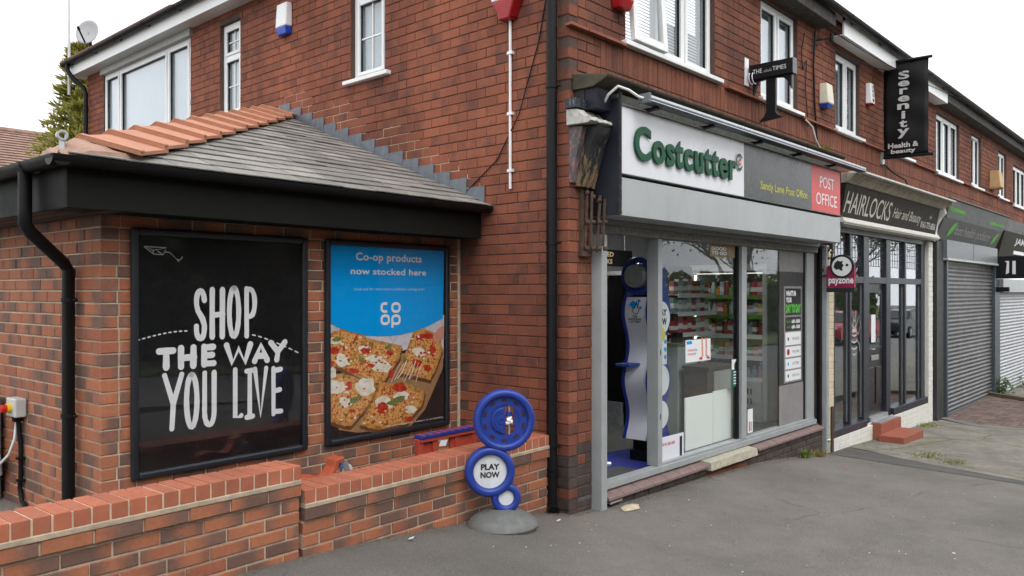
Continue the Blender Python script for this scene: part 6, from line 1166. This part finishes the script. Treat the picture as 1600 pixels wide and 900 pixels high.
text('foot health podiatry', LOF, (10.95, 13.75, 2.72, 2.94), .004, SGR, PO)
for x in (10.55, 13.95):
    mb = MB(); mb.add([LOF.p(x, 2.70, .004), LOF.p(x + .28, 2.80, .004), LOF.p(x + .42, 2.98, .004), LOF.p(x + .22, 2.95, .004), LOF.p(x + .06, 2.84, .004)], [(0, 1, 2, 3, 4)]); mb.build('leaf_mark', LGR, PO)
def shutter(name, label, x0, x1, z0, z1, n, mat, ns):
    S = thing(name, FRONT.p((x0 + x1) / 2, z0, n), label, 'shutter', 'closed roller shutters'); h = (z1 - z0) / ns; me = None
    for i in range(ns):
        if me is None:
            mb = MB(); K = 6; L = x1 - x0
            for k in range(K + 1):
                t_ = k / K; zz = h * t_; dn = .016 * math.sin(math.pi * min(1, t_ / .82)) if t_ < .82 else -.006; mb.v += [Vector((-L / 2, -dn, zz)), Vector((L / 2, -dn, zz))]
            mb.f = [(2 * k, 2 * k + 1, 2 * k + 3, 2 * k + 2) for k in range(K)]; o = mb.build('slat', mat, S, m=Matrix.Translation(FRONT.p((x0 + x1) / 2, z0, n))); me = o.data
        else: o = bpy.data.objects.new('slat', me); link(o, Matrix.Translation(FRONT.p((x0 + x1) / 2, z0 + i * h, n)), S)
    return S
SHG = mt('dark_grey_shutter', (.12, .122, .128), .38, .35, var=.2, scale=2.2, dirt=.5, dirtcol=(.065, .058, .05), rnd=.10); SHW = mt('silver_shutter', (.46, .48, .51), .4, .25, var=.12, dirt=.3, dirtcol=(.25, .24, .22), rnd=.06)
PSH = shutter('roller_shutter', 'closed dark grey roller shutter of the podiatry shop', 10.62, 14.35, -.40, 2.32, .06, SHG, 36)
part('housing', FRONT, 10.42, 14.42, 2.34, 2.655, -.0, .16, mt('blue_grey_housing', (.17, .185, .20), .4, .2, var=.06), PSH); part('housing_lip', FRONT, 10.42, 14.42, 2.30, 2.338, .0, .18, mt('pale_alu2', (.5, .51, .5), .4, .3), PSH); part('housing_joint', FRONT, 12.32, 12.335, 2.34, 2.655, .1605, .162, BLK, PSH); part('bottom_bar', FRONT, 10.62, 14.35, -.455, -.402, .03, .10, mt('bottom_bar_grey', (.16, .165, .17), .4, .3), PSH)
PIL = mt('dark_green_grey_pilaster', (.03, .034, .034), .5, var=.1); part('pilaster', FRONT, 10.02, 10.44, -.62, 2.62, -.0, .10, PIL, PSH); part('guide', FRONT, 10.53, 10.62, -.46, 2.33, -.0, .13, mt('blue_grey_guide', (.06, .075, .09), .4), PSH); part('guide', FRONT, 14.35, 14.44, -.46, 2.33, -.0, .13, MC['blue_grey_guide'], PSH)
part('infill', FRONT, 10.4, 14.5, -.6, 2.66, -.06, -.03, BLK, PSH)
# last shop
JS = thing('last_shop_sign', FRONT.p(16.5, 2.6, .2), 'olive brown fascia sign with white capitals at the right edge', 'sign'); OL = mt('olive_signboard', (.028, .025, .014), .6, spec=.2); slab(14.75, 23.5, 2.50, .10, 3.06, .24, 'board', OL, JS); J_ = SF(2.50, .10, 3.06, .24); part('grey_backboard', FRONT, 14.95, 23.5, 3.065, 3.34, -.0, .2, mt('weathered_grey_board', (.12, .12, .125), .8, var=.4, scale=6), JS)
text('JAMES LEIGH', J_, (16.05, 19.8, 2.78, 2.96), .004, WPRINT, JS, bold=.02); part('small_plate', FRONT, 16.15, 17.3, 2.60, 2.68, .13, .16, WPRINT, JS)
SQ = thing('square_logo_sign', FRONT.p(14.6, 2.05, .3), 'black square sign with two white curved bars on the last pier', 'sign'); QX = Fr((14.62, 0, 0), (0, -1, 0), (-1, 0, 0)); part('plate', QX, .10, .62, 2.03, 2.50, -.03, .03, BLKS, SQ)
for a, s_ in ((.30, -1), (.40, 1)):
    z0, z1 = 2.12, 2.40; MB().prism([(a, z0), (a + .06, z0), (a + .06, z1), (a, z1)] if s_ > 0 else [(a - .02, z0), (a + .04, z0 + .03), (a + .04, z1), (a - .03, z1), (a - .03, z1 - .02), (a, z1 - .03)], lambda u, z, n: QX.p(u, z, n), .031, .034).build('logo_bar', WPRINT, SQ)
MB().fbox(QX, .0, .11, 2.2, 2.24, -.012, .012).build('arm', BLK, SQ); MB().fbox(QX, .0, .11, 2.35, 2.39, -.012, .012).build('arm', BLK, SQ)
JSH = shutter('roller_shutter', 'closed silver roller shutter of the last shop at the right edge', 15.0, 20.5, -.50, 1.72, .06, SHW, 30); part('housing', FRONT, 14.9, 20.6, 1.74, 2.03, .0, .18, GREYP, JSH); part('guide', FRONT, 14.50, 15.0, -.6, 2.0, -.0, .10, MC['blue_grey_guide'], JSH); part('white_panel', FRONT, 14.46, 16.2, 2.031, 2.49, -.02, .05, WHITE, JSH); part('camera_box', FRONT, 14.50, 14.62, 1.75, 1.85, .1, .35, BLK, JSH, .01); part('infill', FRONT, 14.5, 20.6, -.7, 2.0, -.08, -.03, BLK, JSH)
# ------------------------------------------------------------------ paved ramp, kerbs, weeds, litter
RMP = thing('paved_ramp', (11.8, -.8, -.45), 'herringbone block paved ramp in front of the podiatry shop', 'ramp'); PVB = [mt('paver_red_%d' % k, c, .85, var=.2, scale=14, bmp=.5) for k, c in enumerate(((.14, .092, .078), (.115, .08, .07), (.165, .11, .093)))]
def rz(x, y): return -.445 + (x - 10.6) * .012 + .02 * y * 0
rj_ = random.Random(2); ye = -1.9
MB().hexa([(10.25, -.01, -.7), (14.9, -.01, -.7), (13.2, ye - .3, -.7), (8.6, ye - .3, -.7), (10.25, -.01, rz(10.25, 0) - .012), (14.9, -.01, rz(14.9, 0) - .012), (13.2, ye - .3, rz(13.2, 0) - .012), (8.6, ye - .3, rz(8.6, 0) - .012)]).build('bed', mt('dark_sand_joint', (.06, .05, .042), .95), RMP)
pv = None
y = -.06; r_ = 0
while y > ye:
    sh = -.82 * -y; x = 10.62 + y * .82 + (.11 if r_ % 2 else 0)
    while x < 14.6 + y * .82:
        m = PVB[rj_.randrange(3)]; k = 'pv' + m.name
        if k not in BM:
            q = MB().box(-.105, .105, -.052, .052, -.05, 0).build('paver', m, RMP, bevel=.004, m=Matrix.Translation((x, y, rz(x, y) + rj_.uniform(-.003, .003)))); BM[k] = q
        else:
            o = BM[k].copy(); link(o, Matrix.Translation((x, y, rz(x, y) + rj_.uniform(-.003, .003))) @ Matrix.Rotation(rj_.uniform(-.015, .015), 4, 'Z'), RMP)
        x += .216
    y -= .109; r_ += 1
def bar(name, a, b, w_, h, mat, label, cat='kerb', grp=None):
    a, b = Vector(a), Vector(b); d = (b - a).normalized(); s_ = Vector((-d.y, d.x, 0)) * w_ / 2; return MB().hexa([a - s_, b - s_, b + s_, a + s_, a - s_ + UP * h, b - s_ + UP * h, b + s_ + UP * h, a + s_ + UP * h]).build(name, mat, None, bevel=.006, label=label, cat=cat, group=grp)
TIM = mt('weathered_timber', (.20, .155, .105), .9, var=.3, scale=10, bmp=.5)
bar('timber_edging', (14.1, -.06, -.46), (13.1, -1.5, -.47), .06, .13, TIM, 'weathered timber edging along the far side of the paved ramp', 'edging'); bar('timber_edging', (10.6, -2.05, -.5), (12.4, -2.0, -.5), .08, .16, TIM, 'short timber edging at the near end of the paved ramp', 'edging')
bar('concrete_kerb', (10.44, -.06, -.50), (8.7, -2.2, -.50), .20, .068, mt('grey_kerb', (.15, .145, .135), .95, var=.2, bmp=.6), 'flat grey concrete edging between pavement and paved ramp')
GRS = leafmat('grass_blade', (.06, .11, .015), (.22, .28, .04)); DRY = leafmat('dry_grass', (.20, .18, .05), (.34, .28, .09))
def tuft(name, x, y, z, n, h, sp, mat, label, cat='weed'):
    rr = random.Random(int(x * 100 + y * 37)); mb = MB()
    for i in range(n):
        a = rr.uniform(0, 6.28); b = Vector((x + rr.gauss(0, sp), y + rr.gauss(0, sp * .6), z)); d = Vector((math.cos(a), math.sin(a), 0)); l = h * rr.uniform(.5, 1.2); w_ = Vector((-d.y, d.x, 0)) * .004
        mb.add([b - w_, b + w_, b + d * l * .25 + UP * l * .6 + w_ * .8, b + d * l * .25 + UP * l * .6 - w_ * .8, b + d * l * .6 + UP * l * .85], [(0, 1, 2, 3), (3, 2, 4)])
    return mb.build(name, mat, None, label=label, cat=cat, group='weeds along the foot of the shops')
tuft('grass_tuft', 4.22, -.16, gz(4.2), 110, .11, .035, GRS, 'bright green grass tuft at the foot of the dark plinth'); tuft('grass_tuft', 4.62, -.17, gz(4.62), 100, .09, .06, DRY, 'straw coloured grass tuft beside the right shutter guide')
tuft('moss_clump', 9.1, -.14, gz(9.1) + .006, 260, .045, .15, leafmat('moss_leaf', (.16, .18, .03), (.32, .30, .05)), 'yellow green moss clump under the white plinth'); tuft('moss_clump', 6.0, -1.0, gz(6) + .01, 260, .025, .14, MC.get('x') or leafmat('moss_leaf2', (.14, .15, .03), (.28, .27, .05)), 'flat mossy patch on the edge of the concrete'); tuft('moss_clump', 5.75, -1.35, gz(5.7) + .01, 200, .02, .12, leafmat('moss_leaf3', (.15, .15, .04), (.28, .26, .06)), 'thin moss patch trailing along the concrete edge')
def bush(x, y, z, h, label):
    t_ = thing('leafy_weed', (x, y, z), label, 'weed', 'weeds along the foot of the shops'); rr = random.Random(int(x * 31)); mb = MB()
    for k in range(5): MB().tube([(x, y, z), (x + rr.uniform(-.1, .1), y + rr.uniform(-.1, .1), z + h * rr.uniform(.6, .9))], [.008, .004], 5).build('stem', mt('green_stem', (.1, .14, .04), .7), t_)
    for i in range(170):
        p = Vector((x + rr.gauss(0, .14), y + rr.gauss(0, .12), z + h * rr.uniform(.1, 1))); d = Vector((rr.uniform(-1, 1), rr.uniform(-1, 1), rr.uniform(-.3, .6))).normalized(); s_ = d.cross(UP).normalized() * .028; mb.add([p, p + d * .05 + s_, p + d * .11, p + d * .05 - s_], [(0, 1, 2, 3)])
    mb.build('leaves', leafmat('weed_leaf', (.05, .10, .02), (.16, .24, .06)), t_, kind='stuff')
bush(14.75, -.2, -.47, .36, 'leafy green weed between the two roller shutters'); bush(17.3, -.35, -.5, .42, 'leafy green weed in front of the silver shutter')
tuft('fern_tuft', 4.98, -.12, 3.43, 60, .16, .03, DRY, 'small yellow green fern sprouting on the cornice above the red panel')
# litter and chippings
mb = MB(); rr = random.Random(11)
for i in range(120):
    px = rr.uniform(380, 1600); py = rr.uniform(700, 900); d = FW + RT * ((px - 800) / FPX) + UP * ((456 - py) / FPX); t_ = -1.65 / d.z; p = CAM + d * t_
    if p.y > -.15 or GARD.n.dot(p - GARD.o) < .05 and p.x < 0: continue
    z = gz(p.x) + .012; s_ = rr.uniform(.003, .009) * (2.0 if rr.random() < .07 else 1); a = rr.uniform(0, 6.28); c, s2 = math.cos(a) * s_, math.sin(a) * s_
    mb.add([(p.x - c, p.y - s2, z), (p.x + s2 * .6, p.y - c * .6, z), (p.x + c, p.y + s2, z), (p.x - s2 * .6, p.y + c * .6, z), (p.x, p.y, z + s_ * .5)], [(0, 1, 4), (1, 2, 4), (2, 3, 4), (3, 0, 4)])
mb.build('chippings', mt('pale_chipping', (.52, .49, .44), .9), None, m=Matrix.Identity(4), label='pale stone chips and bits of litter scattered on the asphalt', cat='litter', kind='stuff')
mb = MB()
for k in range(9): a = 2 * math.pi * k / 9; r = .105 * (1 + .75 * mnoise.noise((k * 1.3, 2, 2))); mb.v.append(Vector((.56 + math.cos(a) * r * 1.1, -.20 + math.sin(a) * r * .7, gz(.5) + .010)))
mb.v.append(Vector((.55, -.20, gz(.5) + .026))); mb.f = [(k, (k + 1) % 9, 9) for k in range(9)]
mb.build('mortar_patch', mt('sandy_mortar', (.50, .42, .30), .95, var=.25, scale=20, bmp=.9), None, label='pale sandy mortar patch at the foot of the left shutter guide', cat='mortar patch')
MB().box(.43, .60, -.09, .0, .03, .045).build('door_stop', GALV, None, label='small metal plate on the ground by the left shutter guide', cat='plate')
for i, (px, py, c, lb) in enumerate(((1322, 731, (.6, .08, .06), 'small red scrap of litter on the asphalt'), (643, 842, (.62, .6, .56), 'small white scrap of litter near the garden wall'), (873, 814, (.62, .6, .58), 'scrap of paper under the downpipe outlet'))):
    d = FW + RT * ((px - 800) / FPX) + UP * ((456 - py) / FPX); x, y = 0, 0
    t_ = -(1.75 - .0) / d.z
    for _ in range(12): p = CAM + d * t_; t_ = -(1.75 - gz(p.x) - .012) / d.z
    p = CAM + d * t_; MB().add([p + Vector((-.03, 0, .004)), p + Vector((.0, -.012, .006)), p + Vector((.03, .004, .010)), p + Vector((.0, .016, .004))], [(0, 1, 2, 3)]).build('litter_scrap', mt('scrap_%d' % i, c, .8), None, label=lb, cat='litter')
mb = MB(); rr = random.Random(31)
def foot(a, b, wid, n_):
    a, b = Vector(a), Vector(b); q = Vector((b.y - a.y, a.x - b.x, 0)).normalized()
    for i in range(n_):
        p = a.lerp(b, rr.random()) + q * abs(rr.gauss(0, wid)); z = gz(p.x) + .008; s_ = rr.uniform(.002, .007); an = rr.uniform(0, 6.28); c, s2 = math.cos(an) * s_, math.sin(an) * s_
        mb.add([(p.x - c, p.y - s2, z), (p.x + s2 * .6, p.y - c * .6, z), (p.x + c, p.y + s2, z), (p.x - s2 * .6, p.y + c * .6, z), (p.x, p.y, z + s_ * .7)], [(0, 1, 4), (1, 2, 4), (2, 3, 4), (3, 0, 4)])
foot(GARD.p(-3, 0, .01), GARD.p(-.05, 0, .01), .05, 900); foot((.0, -.02, 0), (.3, -.02, 0), .05, 160); foot((-.1, .1, 0), (0, 0, 0), .06, 220); foot((.4, -.10, 0), (5.1, -.10, 0), .045, 900); foot((5.3, -.1, 0), (6.8, -.1, 0), .07, 400); foot((7.8, -.12, 0), (10, -.12, 0), .08, 300)
mb.build('grit', mt('brown_grit', (.12, .095, .07), .95, var=.5, scale=60), None, m=Matrix.Identity(4), label='dark grit and soil gathered along the foot of the walls', cat='grit', kind='stuff')
# loose wall cables along the terrace
cable('wall_cable', [FRONT.p(4.86, 4.95, .03), FRONT.p(4.80, 4.5, .03), FRONT.p(4.86, 4.1, .02), FRONT.p(4.90, 3.7, .03), FRONT.p(4.88, 3.5, .06)], .012, BLK, 'bundle of black cables hanging down the wall by the cream alarm box')
cable('wall_cable', [FRONT.p(4.55, 4.85, .02), FRONT.p(4.46, 4.6, .02), FRONT.p(4.5, 4.4, .02), FRONT.p(4.62, 4.55, .02), FRONT.p(4.58, 4.2, .02), FRONT.p(4.66, 3.75, .02)], .006, BLK, 'looped thin black cable right of the two light upstairs window')
cable('wall_cable', [FRONT.p(4.52, 3.80, .05), FRONT.p(4.70, 3.74, .06), FRONT.p(4.78, 3.60, .07), FRONT.p(4.92, 3.48, .08), FRONT.p(5.0, 3.52, .09), FRONT.p(4.93, 3.44, .1)], .010, WHITE, 'white cable dropping from the upstairs sill to the cornice')
for i, (a, b, lb) in enumerate((((5.0, 5.0, .12), (9.6, 4.95, .45), 'upper thin wire strung under the eaves behind the banner'), ((5.0, 4.82, .10), (7.4, 4.95, .15), 'lower thin wire from the wall bracket to the banner pole'), ((12.2, 4.72, .08), (19, 4.75, .3), 'thin wire strung along the far end of the terrace'))): cable('overhead_wire', [FRONT.p(*a), FRONT.p(*b)], .006, BLK, lb, 'wire', .06)
WB = thing('wire_bracket', FRONT.p(5.0, 4.8, .05), 'small dark iron bracket holding wires high on the wall', 'bracket'); MB().tube([FRONT.p(4.95, 4.86, 0), FRONT.p(4.95, 4.85, .22)], .016, 8).build('arm', RUST, WB); MB().tube([FRONT.p(4.95, 4.80, .2), FRONT.p(4.95, 4.90, .2)], .022, 8).build('insulator', BLK, WB); MB().fbox(FRONT, 4.90, 5.0, 4.8, 4.92, .001, .015).build('plate', RUST, WB)
cable('wall_cable', [FRONT.p(7.48, 3.62, .03), FRONT.p(7.60, 3.52, .1), FRONT.p(7.9, 3.42, .2), FRONT.p(8.1, 3.30, .2)], .012, BLK, 'black cable drooping from the banner bracket to the cornice')
# ------------------------------------------------------------------ across the street (seen in the glass)
sheet('road', lin(-30, 90, 30), lin(-11, -5.5, 6), mt('road_asphalt', (.17, .17, .165), .9, var=.15, scale=2, bmp=.5), .012, kind='structure')
sheet('verge', lin(-30, 110, 30), lin(-40, -11, 6), mt('verge_grass', (.11, .14, .05), .95, var=.4, scale=3, bmp=.6), .06, kind='structure')
def tree(x, y, h, seed, label, cols, dens=1.0):
    rr = random.Random(seed); T = thing('street_tree', (x, y, gz(x)), label, 'tree', 'trees across the street'); mb = MB(); tips = []; b0 = Vector((x, y, gz(x)))
    def grow(p, d, l, r, k):
        q = p + d * l; m_ = p.lerp(q, .5) + Vector((rr.uniform(-1, 1), rr.uniform(-1, 1), 0)) * l * .06; mb.tube([p, m_, q], [r, r * .85, r * .65], 6 if k < 2 else 4, False)
        if k >= 5: tips.append(q); return
        for _ in range(3 if k else 4):
            n_ = (d + Vector((rr.uniform(-1, 1), rr.uniform(-1, 1), rr.uniform(-.15, .6))) * .75).normalized(); grow(q, n_, l * rr.uniform(.62, .82), r * .58, k + 1)
        if k > 2: tips.append(q)
    grow(b0, UP, h * .27, h * .022, 0); mb.build('trunk', BARK, T, smooth=True); lf_ = MB()
    for p in tips:
        for _ in range(int(6 * dens)):
            c = p + Vector((rr.gauss(0, .3), rr.gauss(0, .3), rr.gauss(0, .3))); d = Vector((rr.uniform(-1, 1), rr.uniform(-1, 1), rr.uniform(-1, 1))).normalized(); s_ = d.orthogonal().normalized() * .05; lf_.add([c, c + d * .08 + s_, c + d * .18, c + d * .08 - s_], [(0, 1, 2, 3)])
    lf_.build('crown', leafmat('leaf_%d' % seed, *cols), T, kind='stuff')
LC = ((.05, .085, .015), (.17, .22, .04))
for i, (x, y, h, lb, dn) in enumerate(((17, -13.5, 8.5, 'nearly bare spreading tree across the street opposite the shop', .45), (23, -14.5, 7.5, 'leafy green tree across the street behind the parked cars', 1.2), (29, -13, 9, 'second spreading tree along the far verge with young leaves', .7), (36, -15, 8, 'tall leafy tree further along the far verge', 1.2), (46, -14, 9, 'farthest tree on the verge across the street', 1.2), (9, -13, 7.5, 'leafy tree across the street opposite the doorway', 1.3), (3, -14, 8, 'dense tree across the street behind the photographer', 1.4))): tree(x, y, h, 20 + i, lb, LC, dn)
HG = thing('hedge', (28, -16.5, gz(28)), 'long green hedge across the street', 'hedge'); mb = MB(); rr = random.Random(8)
for i in range(15000):
    c = Vector((rr.uniform(-22, 60), -17 + rr.gauss(0, .5), gz(28) + rr.uniform(0, 3.3))); d = Vector((rr.uniform(-1, 1), rr.uniform(-1, 1), rr.uniform(-1, 1))).normalized(); s_ = d.orthogonal().normalized() * .13; mb.add([c, c + d * .16 + s_, c + d * .38, c + d * .16 - s_], [(0, 1, 2, 3)])
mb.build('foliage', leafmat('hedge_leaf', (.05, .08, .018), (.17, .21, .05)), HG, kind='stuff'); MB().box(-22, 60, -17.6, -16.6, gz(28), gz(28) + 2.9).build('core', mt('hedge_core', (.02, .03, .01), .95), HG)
TH_ = thing('tall_hedge', (-6, -15, gz(-6)), 'tall dense evergreen screen across the street behind the photographer', 'hedge'); mb = MB(); rr = random.Random(18)
for i in range(11000):
    c = Vector((rr.uniform(-24, 19), -15.5 + rr.gauss(0, .6), gz(-6) + rr.uniform(0, 1) ** .8 * 6.2)); d = Vector((rr.uniform(-1, 1), rr.uniform(-1, 1), rr.uniform(-1, 1))).normalized(); s_ = d.orthogonal().normalized() * .2; mb.add([c, c + d * .25 + s_, c + d * .6, c + d * .25 - s_], [(0, 1, 2, 3)])
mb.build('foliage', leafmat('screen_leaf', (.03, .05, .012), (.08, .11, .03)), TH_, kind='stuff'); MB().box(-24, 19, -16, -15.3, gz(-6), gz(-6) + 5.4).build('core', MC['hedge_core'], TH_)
def car(x, y, rot, col, label):
    M = Matrix.Translation((x, y, gz(x) + .012)) @ Matrix.Rotation(rot, 4, 'Z'); K = thing('parked_car', (x, y, gz(x)), label, 'car', 'cars parked across the street'); paint = mt('car_paint_' + label[:5], col, .2, .2, var=.03); gl = mt('car_window', (.02, .022, .025), .06)
    P = [(-2.05, .35), (-2.1, .62), (-2.02, .85), (-1.2, .98), (-.55, 1.40), (.9, 1.46), (1.65, 1.05), (1.98, .95), (2.06, .6), (2.0, .32)]
    mb = MB(); kk = len(P)
    for w_, ins in ((-.86, 0), (-.80, .04), (.80, .04), (.86, 0)):
        pass
    secs = [(-.84, .0), (-.86, 1), (.86, 1), (.84, 0)]
    for s_, f in ((-1, 0), (-1, 1), (1, 1), (1, 0)):
        for (a, z) in P: ww = .86 - (.22 * max(0, z - .95) / .5); mb.v.append(M @ Vector((a * (1 if f else .985), s_ * ww * (1 if f else .97) if f else s_ * (ww + .02) * .98, z)))
    mb.f = [(kk + j, kk + j + 1, 2 * kk + j + 1, 2 * kk + j) for j in range(kk - 1)] + [tuple(kk + j for j in range(kk)), tuple(2 * kk + j for j in range(kk - 1, -1, -1))] + [(kk, 2 * kk, 3 * kk - 1, 2 * kk - 1)]
    mb.build('body', paint, K, bevel=.05, smooth=True)
    for s_ in (-1, 1):
        for q in ([(-.98, 1.0), (-.5, 1.33), (.1, 1.37), (.1, 1.0)], [(.16, 1.0), (.16, 1.37), (.82, 1.36), (1.2, 1.05)]): MB().add([M @ Vector((a, s_ * (.868 - .22 * max(0, z - .95) / .5), z)) for a, z in q], [(0, 1, 2, 3)]).build('side_window', gl, K)
        for a in (-1.3, 1.3):
            W_ = MB().tube([M @ Vector((a, s_ * .66, .31)), M @ Vector((a, s_ * .89, .31))], .31, 24).build('wheel', BLK, K, smooth=True); MB().tube([M @ Vector((a, s_ * .885, .31)), M @ Vector((a, s_ * .90, .31))], .2, 16).build('rim', GALV, W_)
        MB().tube([M @ Vector((-2.06, s_ * .62, .72)), M @ Vector((-2.02, s_ * .62, .72))], [.1, .1], 14).build('headlight', WHITE, K); MB().tube([M @ Vector((2.0, s_ * .68, .8)), M @ Vector((2.06, s_ * .68, .8))], .08, 12).build('tail_light', RLENS, K)
    for q in ([(-1.17, 1.0), (-.57, 1.39)], [(1.63, 1.07), (.93, 1.45)]): MB().add([M @ Vector((q[0][0] * 1.012, -.72, q[0][1] + .012)), M @ Vector((q[0][0] * 1.012, .72, q[0][1] + .012)), M @ Vector((q[1][0] * 1.012, .60, q[1][1] + .012)), M @ Vector((q[1][0] * 1.012, -.60, q[1][1] + .012))], [(0, 1, 2, 3)]).build('windscreen', gl, K)
car(32, -9.2, R(4), (.40, .015, .02), 'red hatchback parked along the street, seen mirrored in the shop glass'); car(41, -9.3, R(2), (.03, .035, .04), 'dark car parked further up the street, seen mirrored in the glass')
import numpy as np
TH=np.radians(41.99);F=1250.;C=np.array([-4.911,-3.826,1.75])
fw=np.array([np.cos(TH),np.sin(TH),0]);rt=np.array([np.sin(TH),-np.cos(TH),0]);up=np.array([0,0,1.])
A=np.radians(2.07);E1=np.array([np.cos(A),np.sin(A),0]);E2=np.array([-np.sin(A),np.cos(A),0]);O=np.array([0,1.209,0])
def ray(x,y): return fw+rt*(x-800)/F+up*(456-y)/F
def onY(x,y,Y=0): d=ray(x,y); return C+d*(Y-C[1])/d[1]
def onX(x,y,X=0): d=ray(x,y); return C+d*(X-C[0])/d[0]
def onZ(x,y,Z=0): d=ray(x,y); return C+d*(Z-C[2])/d[2]
def onV(x,y,v=0):
    d=ray(x,y); t=(v-np.dot(C-O,E2))/np.dot(d,E2); p=C+d*t
    return np.array([np.dot(p-O,E1),v,p[2]])
def onU(x,y,u=0):
    d=ray(x,y); t=(u-np.dot(C-O,E1))/np.dot(d,E1); p=C+d*t
    return np.array([u,np.dot(p-O,E2),p[2]])
def W(u,v,z): return O+E1*u+E2*v+up*z
def P(p): 
    q=np.asarray(p)-C; f=q@fw; return 800+F*(q@rt)/f, 456-F*q[2]/f
np.set_printoptions(precision=3,suppress=True)
